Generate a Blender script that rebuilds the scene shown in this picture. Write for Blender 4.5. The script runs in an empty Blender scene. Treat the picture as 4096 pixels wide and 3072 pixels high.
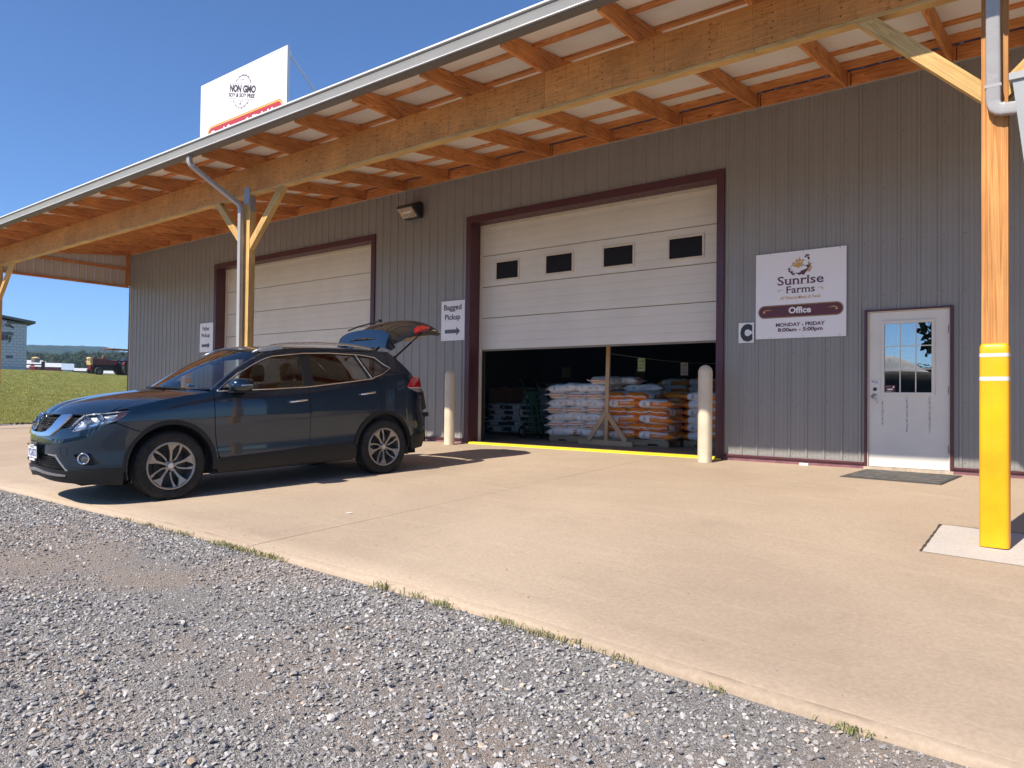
import bpy, bmesh, math, random
from mathutils import Vector, Matrix, Euler
from mathutils.geometry import delaunay_2d_cdt
R=math.radians; PI=math.pi
rnd=random.Random(7)
sc=bpy.context.scene; COL=sc.collection
# ------------------------------------------------------------------ camera, sky, sun, exposure
def cam_axes(yaw,pitch,roll):
    f=Vector((math.sin(yaw)*math.cos(pitch),math.cos(yaw)*math.cos(pitch),math.sin(pitch)))
    r=Vector((math.cos(yaw),-math.sin(yaw),0)); u=r.cross(f)
    return r*math.cos(roll)-u*math.sin(roll), r*math.sin(roll)+u*math.cos(roll), f
cr,cu,cf=cam_axes(-0.6590505,0.0195072,-0.0124155)
CAM=Vector((0,-10.4572,.8713))
cd=bpy.data.cameras.new('camera'); cam=bpy.data.objects.new('camera',cd); COL.objects.link(cam)
m=Matrix.Identity(4)
for i in range(3): m[i][0]=cr[i]; m[i][1]=cu[i]; m[i][2]=-cf[i]; m[i][3]=CAM[i]
cam.matrix_world=m; cd.sensor_width=36; cd.lens=2906.535/4096*36; cd.clip_start=.05; cd.clip_end=8000
sc.camera=cam
SUN_EL=R(44.3); SUN_AZ=R(188.5)     # azimuth clockwise from +Y
W=bpy.data.worlds.new('World'); sc.world=W; W.use_nodes=True
nt=W.node_tree; nt.nodes.clear()
sky=nt.nodes.new('ShaderNodeTexSky'); sky.sky_type='NISHITA'; sky.sun_disc=False
sky.sun_elevation=SUN_EL; sky.sun_rotation=SUN_AZ; sky.altitude=300; sky.air_density=.8; sky.dust_density=0; sky.ozone_density=10
bg=nt.nodes.new('ShaderNodeBackground'); bg.inputs['Strength'].default_value=.12
wo=nt.nodes.new('ShaderNodeOutputWorld')
nt.links.new(sky.outputs[0],bg.inputs[0]); nt.links.new(bg.outputs[0],wo.inputs[0])
sd=bpy.data.lights.new('sun','SUN'); sd.energy=4.6; sd.angle=R(.53); sd.color=(1,.92,.80)
so=bpy.data.objects.new('sun',sd); COL.objects.link(so)
sdir=Vector((math.sin(SUN_AZ)*math.cos(SUN_EL),math.cos(SUN_AZ)*math.cos(SUN_EL),math.sin(SUN_EL)))
so.rotation_euler=sdir.to_track_quat('Z','Y').to_euler(); so.location=(-8,-30,25)
sc.view_settings.view_transform='Standard'; sc.view_settings.look='None'; sc.view_settings.gamma=1; sc.view_settings.exposure=.66
sc.view_settings.use_curve_mapping=False
sc.render.engine='CYCLES'
sc.cycles.max_bounces=10; sc.cycles.diffuse_bounces=5; sc.cycles.glossy_bounces=5; sc.cycles.transparent_max_bounces=24; sc.cycles.transmission_bounces=8
SL=[(-30,.032),(-6,.034),(-4.5,.037),(-2.4,.0425),(-1.1,.051),(-.1,.056),(3,.060),(12,.060)]  # fall of the concrete apron
def tabl(x,T):
    if x<=T[0][0]: return T[0][1]
    for a,b in zip(T,T[1:]):
        if x<=b[0]: return a[1]+(b[1]-a[1])*(x-a[0])/(b[0]-a[0])
    return T[-1][1]
def sstep(a,b,x):
    t=max(0,min(1,(x-a)/(b-a))); return t*t*(3-2*t)
def gz(x,y):
    t=max(0,min(1,-y/7.36)); k=sstep(-3.5,-.8,x)
    return tabl(x,SL)*y*(1+k*.8*t*(1-t)*1.3)
# ------------------------------------------------------------------ materials
MATS={}
def nodes(name):
    m=bpy.data.materials.new(name); m.use_nodes=True; nt=m.node_tree
    return m,nt,nt.nodes['Principled BSDF']
def lk(nt,a,b): nt.links.new(a,b)
def nd(nt,t,**k):
    n=nt.nodes.new(t)
    for a,b in k.items():
        if a in n.inputs.keys() if hasattr(n.inputs,'keys') else False: n.inputs[a].default_value=b
        else: setattr(n,a,b)
    return n
def noise(nt,vec,scale,detail=4,rough=.55,dist=0):
    n=nt.nodes.new('ShaderNodeTexNoise'); n.inputs['Scale'].default_value=scale; n.inputs['Detail'].default_value=detail
    n.inputs['Roughness'].default_value=rough; n.inputs['Distortion'].default_value=dist
    if vec: lk(nt,vec,n.inputs['Vector'])
    return n
def ramp(nt,fac,stops):
    n=nt.nodes.new('ShaderNodeValToRGB'); e=n.color_ramp.elements
    while len(e)<len(stops): e.new(.5)
    for i,(p,c) in enumerate(stops):
        e[i].position=p; e[i].color=(c[0],c[1],c[2],1) if hasattr(c,'__len__') else (c,c,c,1)
    lk(nt,fac,n.inputs[0]); return n
def mapr(nt,fac,a,b,c,d):
    n=nt.nodes.new('ShaderNodeMapRange'); 
    for i,v in zip((1,2,3,4),(a,b,c,d)): n.inputs[i].default_value=v
    lk(nt,fac,n.inputs[0]); return n
def mixc(nt,fac,a,b,mode='MIX'):
    n=nt.nodes.new('ShaderNodeMix'); n.data_type='RGBA'; n.blend_type=mode
    for s,v in ((n.inputs[0],fac),(n.inputs[6],a),(n.inputs[7],b)):
        if isinstance(v,(int,float)): s.default_value=v
        elif isinstance(v,tuple): s.default_value=(v[0],v[1],v[2],1)
        else: lk(nt,v,s)
    return n
def mth(nt,op,a,b=0,c=None):
    n=nt.nodes.new('ShaderNodeMath'); n.operation=op
    for i,v in enumerate((a,b,c)):
        if v is None: continue
        if isinstance(v,(int,float)): n.inputs[i].default_value=v
        else: lk(nt,v,n.inputs[i])
    return n.outputs[0]
def coords(nt,kind='Object',scale=(1,1,1),jitter=False):
    tc=nt.nodes.new('ShaderNodeTexCoord'); mp=nt.nodes.new('ShaderNodeMapping'); mp.inputs['Scale'].default_value=scale
    if jitter:
        oi=nt.nodes.new('ShaderNodeObjectInfo'); v=nt.nodes.new('ShaderNodeVectorMath'); v.operation='MULTIPLY_ADD'
        cx=nt.nodes.new('ShaderNodeCombineXYZ')
        for i in range(3): lk(nt,oi.outputs['Random'],cx.inputs[i])
        lk(nt,cx.outputs[0],v.inputs[0]); v.inputs[1].default_value=(37,11,5); lk(nt,tc.outputs[kind],v.inputs[2]); lk(nt,v.outputs[0],mp.inputs[0])
    else: lk(nt,tc.outputs[kind],mp.inputs[0])
    return mp.outputs[0]
def bump(nt,b,h,strength,dist=.01):
    n=nt.nodes.new('ShaderNodeBump'); n.inputs['Strength'].default_value=strength; n.inputs['Distance'].default_value=dist
    lk(nt,h,n.inputs['Height']); lk(nt,n.outputs[0],b.inputs['Normal']); return n
def M(name,c,rough=.6,metal=0,var=.12,vs=3,bmp=0,bs=80,bd=.003,coat=0,spec=.5,scale=(1,1,1),rvar=.08,c2=None,kind='Object',jit=False):
    if name in MATS: return MATS[name]
    m,nt,b=nodes(name); v=coords(nt,kind,scale,jit)
    n=noise(nt,v,vs,6,.6)
    lo=tuple(x*(1-var) for x in c); hi=tuple(min(1,x*(1+var)) for x in (c2 or c))
    r=ramp(nt,n.outputs[0],[(.3,lo),(.7,hi)]); lk(nt,r.outputs[0],b.inputs['Base Color'])
    b.inputs['Metallic'].default_value=metal; b.inputs['Specular IOR Level'].default_value=spec
    n2=noise(nt,v,vs*3.7,3); q=mapr(nt,n2.outputs[0],.3,.7,max(.02,rough-rvar),min(1,rough+rvar)); lk(nt,q.outputs[0],b.inputs['Roughness'])
    if coat: b.inputs['Coat Weight'].default_value=coat; b.inputs['Coat Roughness'].default_value=.03
    if bmp: n3=noise(nt,v,bs,5,.65); bump(nt,b,n3.outputs[0],bmp,bd)
    MATS[name]=m; return m
def wood(name,c1,c2,dark,grain=1,knots=.5,rough=.7,stain=False,st=(.55,9,9)):
    m,nt,b=nodes(name); v=coords(nt,'Object',(1,1,1),True)
    mp=nt.nodes.new('ShaderNodeMapping'); mp.inputs['Scale'].default_value=st; lk(nt,v,mp.inputs[0])
    big=noise(nt,mp.outputs[0],1.1*grain,2,.5,.6)
    rings=mth(nt,'FRACT',mth(nt,'MULTIPLY',big.outputs[0],11))
    rr=ramp(nt,rings,[(0,1),(.55,.55),(.85,0),(1,1)])
    mp2=nt.nodes.new('ShaderNodeMapping'); mp2.inputs['Scale'].default_value=(3,90,90); lk(nt,v,mp2.inputs[0])
    fine=noise(nt,mp2.outputs[0],1,3,.6)
    col=mixc(nt,rr.outputs[0],c2,c1)
    f2=mapr(nt,fine.outputs[0],.3,.7,.82,1.1); col=mixc(nt,1.0,col.outputs[2],f2.outputs[0],'MULTIPLY')
    blot=noise(nt,v,1.7,3); bl=mapr(nt,blot.outputs[0],.3,.7,.8,1.15); col=mixc(nt,1.0,col.outputs[2],bl.outputs[0],'MULTIPLY')
    if knots:
        mp3=nt.nodes.new('ShaderNodeMapping'); mp3.inputs['Scale'].default_value=(1,2.3,2.3); lk(nt,v,mp3.inputs[0])
        vo=nt.nodes.new('ShaderNodeTexVoronoi'); vo.inputs['Scale'].default_value=2.3; lk(nt,mp3.outputs[0],vo.inputs['Vector'])
        k=ramp(nt,vo.outputs['Distance'],[(0,1),(.045*knots*2,.9),(.08*knots*2,.25),(.16,0)])
        col=mixc(nt,k.outputs[0],col.outputs[2],dark)
    if stain:
        tc=nt.nodes.new('ShaderNodeTexCoord')
        m4=nt.nodes.new('ShaderNodeMapping'); m4.inputs['Scale'].default_value=(9,1,1.6); lk(nt,tc.outputs['Object'],m4.inputs[0])
        s1=noise(nt,m4.outputs[0],2.2,5,.7,.3); m5=nt.nodes.new('ShaderNodeMapping'); m5.inputs['Scale'].default_value=(6,1,26); lk(nt,tc.outputs['Object'],m5.inputs[0])
        s2=noise(nt,m5.outputs[0],1.3,4,.7,.8)
        a=ramp(nt,s2.outputs[0],[(.49,0),(.66,1)]); bb=ramp(nt,s1.outputs[0],[(.46,0),(.60,1)])
        f=mth(nt,'MULTIPLY',a.outputs[0],bb.outputs[0]); f=mth(nt,'MULTIPLY',f,.62)
        col=mixc(nt,f,col.outputs[2],dark)
        sx=nt.nodes.new('ShaderNodeSeparateXYZ'); lk(nt,tc.outputs['Object'],sx.inputs[0])
        w=noise(nt,m4.outputs[0],.35,1); ln=mth(nt,'FRACT',mth(nt,'MULTIPLY_ADD',sx.outputs[0],3.28,0.0))
        l2=ramp(nt,ln,[(0,1),(.02,0),(1,0)]); s3=ramp(nt,s1.outputs[0],[(.4,0),(.55,1)])
        col=mixc(nt,mth(nt,'MULTIPLY',mth(nt,'MULTIPLY',l2.outputs[0],s3.outputs[0]),.8),col.outputs[2],dark)
    lk(nt,col.outputs[2],b.inputs['Base Color']); b.inputs['Roughness'].default_value=rough; b.inputs['Specular IOR Level'].default_value=.3
    bump(nt,b,fine.outputs[0],.25,.002); MATS[name]=m; return m
def glass(name,tint,clear=.8,rough=.0,refl=1.0):
    m,nt,b=nodes(name); nt.nodes.remove(b); out=nt.nodes['Material Output']
    t=nt.nodes.new('ShaderNodeBsdfTransparent'); t.inputs[0].default_value=(*[x*clear for x in tint],1)
    g=nt.nodes.new('ShaderNodeBsdfGlossy'); g.inputs['Roughness'].default_value=rough; g.inputs[0].default_value=(1,1,1,1)
    fr=nt.nodes.new('ShaderNodeFresnel'); fr.inputs[0].default_value=1.52
    geo=nt.nodes.new('ShaderNodeNewGeometry')   # same IOR seen from either side
    f=mth(nt,'MULTIPLY',fr.outputs[0],refl*1.7); 
    mx=nt.nodes.new('ShaderNodeMixShader'); lk(nt,f,mx.inputs[0]); lk(nt,t.outputs[0],mx.inputs[1]); lk(nt,g.outputs[0],mx.inputs[2]); lk(nt,mx.outputs[0],out.inputs[0])
    nt.nodes.remove(geo); MATS[name]=m; return m
def paint(name,c,c2=None,rough=.32,metal=.55):
    m,nt,b=nodes(name); v=coords(nt,'Object')
    lw=nt.nodes.new('ShaderNodeLayerWeight'); lw.inputs[0].default_value=.35
    r=ramp(nt,lw.outputs['Facing'],[(0,c2 or c),(.8,c)]); 
    fl=nt.nodes.new('ShaderNodeTexVoronoi'); fl.inputs['Scale'].default_value=900; lk(nt,v,fl.inputs['Vector'])
    f2=mapr(nt,fl.outputs['Color'],0,1,.8,1.25); col=mixc(nt,1.0,r.outputs[0],f2.outputs[0],'MULTIPLY')
    du=noise(nt,v,2.2,5,.65); d=ramp(nt,du.outputs[0],[(.45,0),(.8,.07)]); col=mixc(nt,d.outputs[0],col.outputs[2],(.10,.085,.07))
    lk(nt,col.outputs[2],b.inputs['Base Color']); b.inputs['Metallic'].default_value=metal; b.inputs['Roughness'].default_value=rough
    b.inputs['Coat Weight'].default_value=1; n=noise(nt,v,6,4); q=mapr(nt,n.outputs[0],.3,.8,.015,.07); lk(nt,q.outputs[0],b.inputs['Coat Roughness'])
    MATS[name]=m; return m
SIDING=M('grey_siding',(.262,.250,.232),.42,0,.05,1.2,.05,3,.02,spec=.45)
MAROON=M('maroon_trim',(.075,.022,.028),.4,0,.12,3)
MAROONL=M('faded_maroon',(.20,.085,.10),.7,0,.3,9,.3,60)
CREAM=M('cream_trim',(.62,.54,.43),.5,0,.08,5)
WHITEM=M('white_door_steel',(.68,.65,.585),.42,0,.05,2.5,.04,300,.001)
DOORW=M('white_sectional',(.66,.615,.535),.45,0,.05,1.5,.12,420,.0008)
SIGNW=M('sign_white',(.80,.77,.77),.35,0,.02,2)
SIGNR=M('sign_red',(.42,.045,.05),.4,0,.05,4)
SIGNM=M('sign_maroon',(.11,.022,.026),.45,0,.05,4)
SIGNG=M('sign_gold',(.56,.33,.09),.45,0,.05,4)
SIGNY=M('sign_yellow',(.95,.52,.06),.45,0,.05,4)
SIGNK=M('sign_black',(.03,.03,.034),.5,0,.05,4)
SIGNGR=M('sign_grey',(.22,.18,.20),.5,0,.05,4)
LINEN=M('dark_ink',(.055,.035,.04),.5,0,.05,4)
WOOD=wood('pine',(.68,.30,.100),(.42,.14,.036),(.07,.02,.008))
WOODP=wood('treated_pine',(.62,.40,.15),(.48,.27,.085),(.14,.06,.02),knots=.35)
WOODPOST=wood('post_pine',(.60,.29,.095),(.44,.165,.04),(.24,.085,.03),knots=.35,st=(.16,13,13))
WOODB=wood('beam_pine',(.64,.275,.072),(.55,.215,.052),(.07,.022,.008),knots=.3,stain=True)
WOODL=wood('stud_pine',(.60,.42,.25),(.5,.32,.17),(.2,.1,.05),knots=.4)
WOODPAL=wood('pallet_wood',(.42,.30,.18),(.32,.22,.13),(.1,.06,.03),knots=.4)
WRAP=M('white_roof_liner',(.74,.70,.64),.55,0,.05,2,.25,4,.03)
GUT=M('grey_gutter',(.33,.315,.295),.24,0,.05,2,rvar=.03)
DSP=M('grey_downspout',(.34,.325,.32),.3,0,.06,4)
STEEL=M('galvanised',(.32,.33,.34),.45,.6,.1,20)
ROOFM=M('roof_metal',(.30,.31,.32),.35,.3,.05,2)
YEL=M('yellow_sleeve',(.78,.345,.004),.36,0,.09,2.2,c2=(.88,.43,.005))
BAND=M('reflective_band',(.60,.60,.60),.4,0,.04,9)
CREAMB=M('cream_bollard',(.60,.52,.39),.45,0,.14,3)
BLACKP=M('black_plastic',(.009,.009,.0095),.5,0,.15,20,.1,300,.0006,spec=.35)
BLK=M('matt_black',(.006,.006,.006),.9,0,.1,5)
RUB=M('tyre_rubber',(.010,.010,.0105),.7,0,.3,14,.15,120,.001,c2=(.022,.021,.019),spec=.3)
CHROME=M('chrome',(.75,.75,.76),.08,1,.02,5,rvar=.03)
SATIN=M('satin_silver',(.55,.55,.56),.3,.9,.03,5)
ALLOY=M('machined_alloy',(.30,.285,.27),.36,.7,.12,16)
ALLOYD=M('alloy_dark',(.09,.09,.095),.45,.6,.1,16)
CARP=paint('blue_car_paint',(.0025,.008,.018),(.005,.023,.047),rough=.26)
GLC=glass('clear_car_glass',(.86,.93,.90),.86)
GLD=glass('privacy_glass',(.35,.36,.37),.55)
GLW=glass('window_glass',(.8,.85,.85),.75,refl=3.6)
GLH=glass('headlight_lens',(.95,.96,.97),.93)
SEAT=M('seat_fabric',(.025,.024,.024),.8,0,.2,30)
INT=M('grey_trim',(.06,.058,.055),.8,0,.2,10)
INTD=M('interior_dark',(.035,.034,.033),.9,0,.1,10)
AMB=M('amber_lens',(.62,.13,.01),.12,0,.05,4,coat=1)
REDL=M('red_lens',(.42,.008,.012),.1,0,.08,30,coat=1)
PINKW=M('clear_lens',(.62,.50,.50),.12,0,.05,30,coat=1)
# ------------------------------------------------------------------ mesh helpers
class MB:
    def __init__(s): s.v=[]; s.f=[]; s.mi=[]; s.cur=0
    def add(s,vs,fs,mx=None):
        o=len(s.v)
        for p in vs:
            p=Vector(p)
            if mx is not None: p=mx@p
            s.v.append(p[:])
        for f in fs: s.f.append([o+i for i in f]); s.mi.append(s.cur)
        return s
    def box(s,x0,x1,y0,y1,z0,z1,mx=None):
        vs=[(x,y,z) for x in (x0,x1) for y in (y0,y1) for z in (z0,z1)]
        return s.add(vs,[(0,1,3,2),(4,6,7,5),(0,4,5,1),(2,3,7,6),(0,2,6,4),(1,5,7,3)],mx)
    def bar(s,p0,p1,w,h,up=(0,0,1)):
        p0=Vector(p0);p1=Vector(p1);d=(p1-p0);L=d.length;d.normalize();up=Vector(up)
        sd=d.cross(up); 
        if sd.length<1e-5: sd=d.cross(Vector((1,0,0)))
        sd.normalize(); u=sd.cross(d)
        mx=Matrix.Translation(p0)@Matrix((d,sd,u)).transposed().to_4x4()
        return s.box(0,L,-w/2,w/2,-h/2,h/2,mx)
    def prism(s,poly,z0,z1,mx=None,caps=True):
        n=len(poly); vs=[(x,y,z0) for x,y in poly]+[(x,y,z1) for x,y in poly]
        fs=[(i,(i+1)%n,n+(i+1)%n,n+i) for i in range(n)]
        if caps: fs+=[tuple(range(n))[::-1],tuple(range(n,2*n))]
        return s.add(vs,fs,mx)
    def tube(s,pts,r,n=10,close=False,caps=True,sq=None):
        pts=[Vector(p) for p in pts]; rings=[];N=len(pts); prev=None
        for i,p in enumerate(pts):
            if close: d=pts[(i+1)%N]-pts[i-1]
            else: d=pts[min(i+1,N-1)]-pts[max(i-1,0)]
            d.normalize()
            if prev is None:
                a=Vector((0,0,1)) if abs(d.z)<.9 else Vector((1,0,0)); x=d.cross(a).normalized()
            else: x=(prev-d*prev.dot(d)).normalized()
            prev=x; y=d.cross(x); rr=r[i] if hasattr(r,'__len__') else r
            ring=[]
            for k in range(n):
                a=2*PI*k/n+PI/n
                ca,sa=math.cos(a),math.sin(a)
                if sq:
                    e=.35; ca=math.copysign(abs(ca)**e,ca)*sq[0]; sa=math.copysign(abs(sa)**e,sa)*sq[1]
                ring.append(p+x*ca*rr+y*sa*rr)
            rings.append(ring)
        vs=[q for g in rings for q in g]; fs=[]
        for i in range(N if close else N-1):
            j=(i+1)%N
            for k in range(n): fs.append((i*n+k,i*n+(k+1)%n,j*n+(k+1)%n,j*n+k))
        if caps and not close: fs+=[tuple(range(n))[::-1],tuple(range((N-1)*n,N*n))]
        return s.add(vs,fs)
    def lathe(s,prof,n=24,mx=None,caps=True):
        vs=[(r*math.cos(2*PI*k/n),r*math.sin(2*PI*k/n),z) for r,z in prof for k in range(n)]
        fs=[(i*n+k,i*n+(k+1)%n,(i+1)*n+(k+1)%n,(i+1)*n+k) for i in range(len(prof)-1) for k in range(n)]
        if caps: fs+=[tuple(range(n))[::-1],tuple(range((len(prof)-1)*n,len(prof)*n))]
        return s.add(vs,fs,mx)
    def grid(s,fn,nu,nv,mx=None):
        vs=[fn(i/nu,j/nv) for i in range(nu+1) for j in range(nv+1)]
        fs=[(i*(nv+1)+j,(i+1)*(nv+1)+j,(i+1)*(nv+1)+j+1,i*(nv+1)+j+1) for i in range(nu) for j in range(nv)]
        return s.add(vs,fs,mx)
    def build(s,name,mat=None,parent=None,smooth=False,bev=0,kind=None,loc=None,label=None,auto=None):
        me=bpy.data.meshes.new(name); me.from_pydata(s.v,[],s.f); me.validate(); me.update()
        mats=mat if isinstance(mat,(list,tuple)) else [mat]
        for q in mats:
            if q: me.materials.append(q)
        if len(mats)>1:
            for p,i in zip(me.polygons,s.mi): p.material_index=i
        bm=bmesh.new(); bm.from_mesh(me); bmesh.ops.recalc_face_normals(bm,faces=bm.faces)
        if auto is not None:
            for e in bm.edges:
                e.smooth=not(len(e.link_faces)==2 and e.calc_face_angle(0)>R(auto))
        bm.to_mesh(me); bm.free()
        if smooth or auto is not None:
            for p in me.polygons: p.use_smooth=True
        return link(name,me,parent,bev,kind,loc,label)
def link(name,me,parent=None,bev=0,kind=None,loc=None,label=None):
    o=bpy.data.objects.new(name,me); COL.objects.link(o)
    if parent is not None: o.parent=parent
    if loc is not None: o.location=loc
    if bev:
        b=o.modifiers.new('bevel','BEVEL'); b.width=bev; b.segments=2; b.limit_method='ANGLE'; b.angle_limit=R(40)
    if kind: o['kind']=kind
    if label: o['label']=label
    return o
def thing(name,label,cat,loc=(0,0,0),rz=0,group=None):
    o=bpy.data.objects.new(name,None); COL.objects.link(o); o.location=loc; o.rotation_euler=(0,0,rz); o.empty_display_size=.1
    o['label']=label;o['category']=cat
    if group: o['group']=group
    return o
def tag(o,label,cat,group=None):
    o['label']=label;o['category']=cat
    if group:o['group']=group
    return o
def dup(root,loc,rz=0,label=None,group=None,par=None,rot=None,scale=None):
    r=root.copy(); COL.objects.link(r); r.location=loc; r.rotation_euler=rot if rot else (0,0,rz)
    if scale: r.scale=scale
    if label: r['label']=label
    if group: r['group']=group
    kids=[c for c in bpy.data.objects if c.parent==root] if not hasattr(root,'_k') else root._k
    for ch in kids:
        c=ch.copy(); COL.objects.link(c); c.parent=r
        for g in [q for q in bpy.data.objects if q.parent==ch]:
            d=g.copy(); COL.objects.link(d); d.parent=c
    return r
def box(name,x0,x1,y0,y1,z0,z1,mat,parent=None,bev=0,kind=None,label=None):
    """box with its origin at the centre and its long axis on local X, so wood grain runs along it"""
    c=Vector(((x0+x1)/2,(y0+y1)/2,(z0+z1)/2)); d=Vector((abs(x1-x0),abs(y1-y0),abs(z1-z0)))/2
    ax=max(range(3),key=lambda i:d[i])
    rot={0:Euler((0,0,0)),1:Euler((0,0,R(90))),2:Euler((0,R(90),0))}[ax]
    dd={0:d,1:Vector((d.y,d.x,d.z)),2:Vector((d.z,d.y,d.x))}[ax]
    o=MB().box(-dd.x,dd.x,-dd.y,dd.y,-dd.z,dd.z).build(name,mat,parent,bev=bev,kind=kind,label=label)
    o.location=c; o.rotation_euler=rot; return o
def bar(name,p0,p1,w,h,mat,parent=None,bev=0,up=(0,0,1),label=None):
    p0=Vector(p0);p1=Vector(p1);d=p1-p0;L=d.length;d.normalize();sd=d.cross(Vector(up)).normalized();u=sd.cross(d)
    o=MB().box(0,L,-w/2,w/2,-h/2,h/2).build(name,mat,parent,bev=bev,label=label)
    o.matrix_local=Matrix.Translation(p0)@Matrix((d,-sd,u)).transposed().to_4x4(); return o
# ---- lettering: built-in font turned into thin mesh; optional slab serifs
FONTC={}
def text_polys(t,bold=0,serif=0):
    k=(t,bold,serif)
    if k in FONTC: return FONTC[k]
    cu_=bpy.data.curves.new('t','FONT'); cu_.body=t; cu_.size=1; cu_.offset=bold; cu_.resolution_u=3; cu_.fill_mode='FRONT'
    ob=bpy.data.objects.new('t',cu_); COL.objects.link(ob); bpy.context.view_layer.update()
    me=bpy.data.meshes.new_from_object(ob.evaluated_get(bpy.context.evaluated_depsgraph_get()))
    vs=[v.co[:2] for v in me.vertices]; fs=[tuple(p.vertices) for p in me.polygons]
    if serif:
        cnt={}
        for f in fs:
            for i in range(len(f)):
                e=tuple(sorted((f[i],f[(i+1)%len(f)]))); cnt[e]=cnt.get(e,0)+1
        levels=(0,.51,.53,.69,.72)
        for e,c in cnt.items():
            if c!=1: continue
            a,b=vs[e[0]],vs[e[1]]
            if abs(a[1]-b[1])>.012: continue
            w=abs(a[0]-b[0]); y=(a[1]+b[1])/2
            if .03<w<.26 and (abs(y)<.03 or .44<y<.58 or .64<y<.76):
                s=1 if y<.1 else -1; n=len(vs); x0=min(a[0],b[0])-serif; x1=max(a[0],b[0])+serif; h=serif*.75*s
                vs+= [(x0,y),(x1,y),(x1,y+h),(x0,y+h)]; fs.append((n,n+1,n+2,n+3))
    bpy.data.objects.remove(ob); bpy.data.meshes.remove(me); bpy.data.curves.remove(cu_)
    xs=[v[0] for v in vs]; ys=[v[1] for v in vs]
    FONTC[k]=(vs,fs,min(xs),max(xs),min(ys),max(ys)); return FONTC[k]
def lettering(t,x0,x1,z0,cap,y,mat,parent,bold=.0,serif=0,name='lettering',slant=0,zend=None,face=-1,th=.0012,label=None):
    """text on a plane y=const facing -Y, from x0 to x1 with its baseline at z0 and capital height cap"""
    vs,fs,a,b,c,d=text_polys(t,bold,serif); sx=(x1-x0)/(b-a); sz=cap/.70; m=MB(); ze=z0 if zend is None else zend
    P=[]
    for v in vs:
        q=(v[0]-a)*sx; P.append((x0+q+slant*v[1]*sz, y, z0+(ze-z0)*q/(x1-x0)+v[1]*sz))
    m.add(P,fs); return m.build(name,mat,parent,label=label)
def decal(name,polys,y,mat,parent,ox=0,oz=0,label=None):
    """flat print: polygons in the (x,z) plane"""
    m=MB()
    for poly in polys:
        pts=[Vector((p[0],p[1])) for p in poly]; n=len(pts)
        vs,_,fs,_,_,_=delaunay_2d_cdt(pts,[(i,(i+1)%n) for i in range(n)],[],1,1e-6)
        m.add([(v[0]+ox,y,v[1]+oz) for v in vs],[tuple(f) for f in fs])
    return m.build(name,mat,parent,label=label)
def rrect(x0,x1,z0,z1,r,n=6):
    P=[]
    for cx,cz,a in ((x1-r,z1-r,0),(x0+r,z1-r,90),(x0+r,z0+r,180),(x1-r,z0+r,270)):
        for k in range(n+1): t=R(a+90*k/n); P.append((cx+r*math.cos(t),cz+r*math.sin(t)))
    return P
def circ(cx,cz,r,n=24,rz=None): return [(cx+r*math.cos(2*PI*k/n),cz+(rz or r)*math.sin(2*PI*k/n)) for k in range(n)]
# ================================================================== GROUND
GREYS=[(.30,.31,.33),(.40,.40,.41),(.22,.225,.24)]
def gravel_mat(name,scale):
    m,nt,b=nodes(name); v=coords(nt,'Object')
    vo=nt.nodes.new('ShaderNodeTexVoronoi'); vo.inputs['Scale'].default_value=scale; lk(nt,v,vo.inputs['Vector'])
    sp=nt.nodes.new('ShaderNodeSeparateColor'); lk(nt,vo.outputs['Color'],sp.inputs[0])
    c=ramp(nt,sp.outputs[0],[(0,(.10,.10,.11)),(.5,(.24,.24,.25)),(1,(.42,.41,.40))])
    n=noise(nt,v,.5,5,.6); d=ramp(nt,n.outputs[0],[(.52,0),(.68,1)]); col=mixc(nt,mth(nt,'MULTIPLY',d.outputs[0],.6),c.outputs[0],(.30,.25,.20))
    lk(nt,col.outputs[2],b.inputs['Base Color']); b.inputs['Roughness'].default_value=.9
    bump(nt,b,mth(nt,'SUBTRACT',1,vo.outputs['Distance']),1,.02); MATS[name]=m; return m
GRAV=gravel_mat('crushed_stone_ground',42)
m,nt,b=nodes('stone_fines'); v=coords(nt,'Object'); vo=nt.nodes.new('ShaderNodeTexVoronoi'); vo.inputs['Scale'].default_value=170; lk(nt,v,vo.inputs['Vector'])
sp=nt.nodes.new('ShaderNodeSeparateColor'); lk(nt,vo.outputs['Color'],sp.inputs[0]); c=ramp(nt,sp.outputs[0],[(0,(.12,.115,.11)),(.6,(.26,.24,.225)),(1,(.42,.39,.36))])
n=noise(nt,v,.8,5,.6); d=ramp(nt,n.outputs[0],[(.46,0),(.6,1)]); col=mixc(nt,mth(nt,'MULTIPLY',d.outputs[0],.7),c.outputs[0],(.31,.24,.19)); lk(nt,col.outputs[2],b.inputs['Base Color'])
b.inputs['Roughness'].default_value=.95; bump(nt,b,mth(nt,'SUBTRACT',1,vo.outputs['Distance']),1,.006); FINES=m
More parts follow.
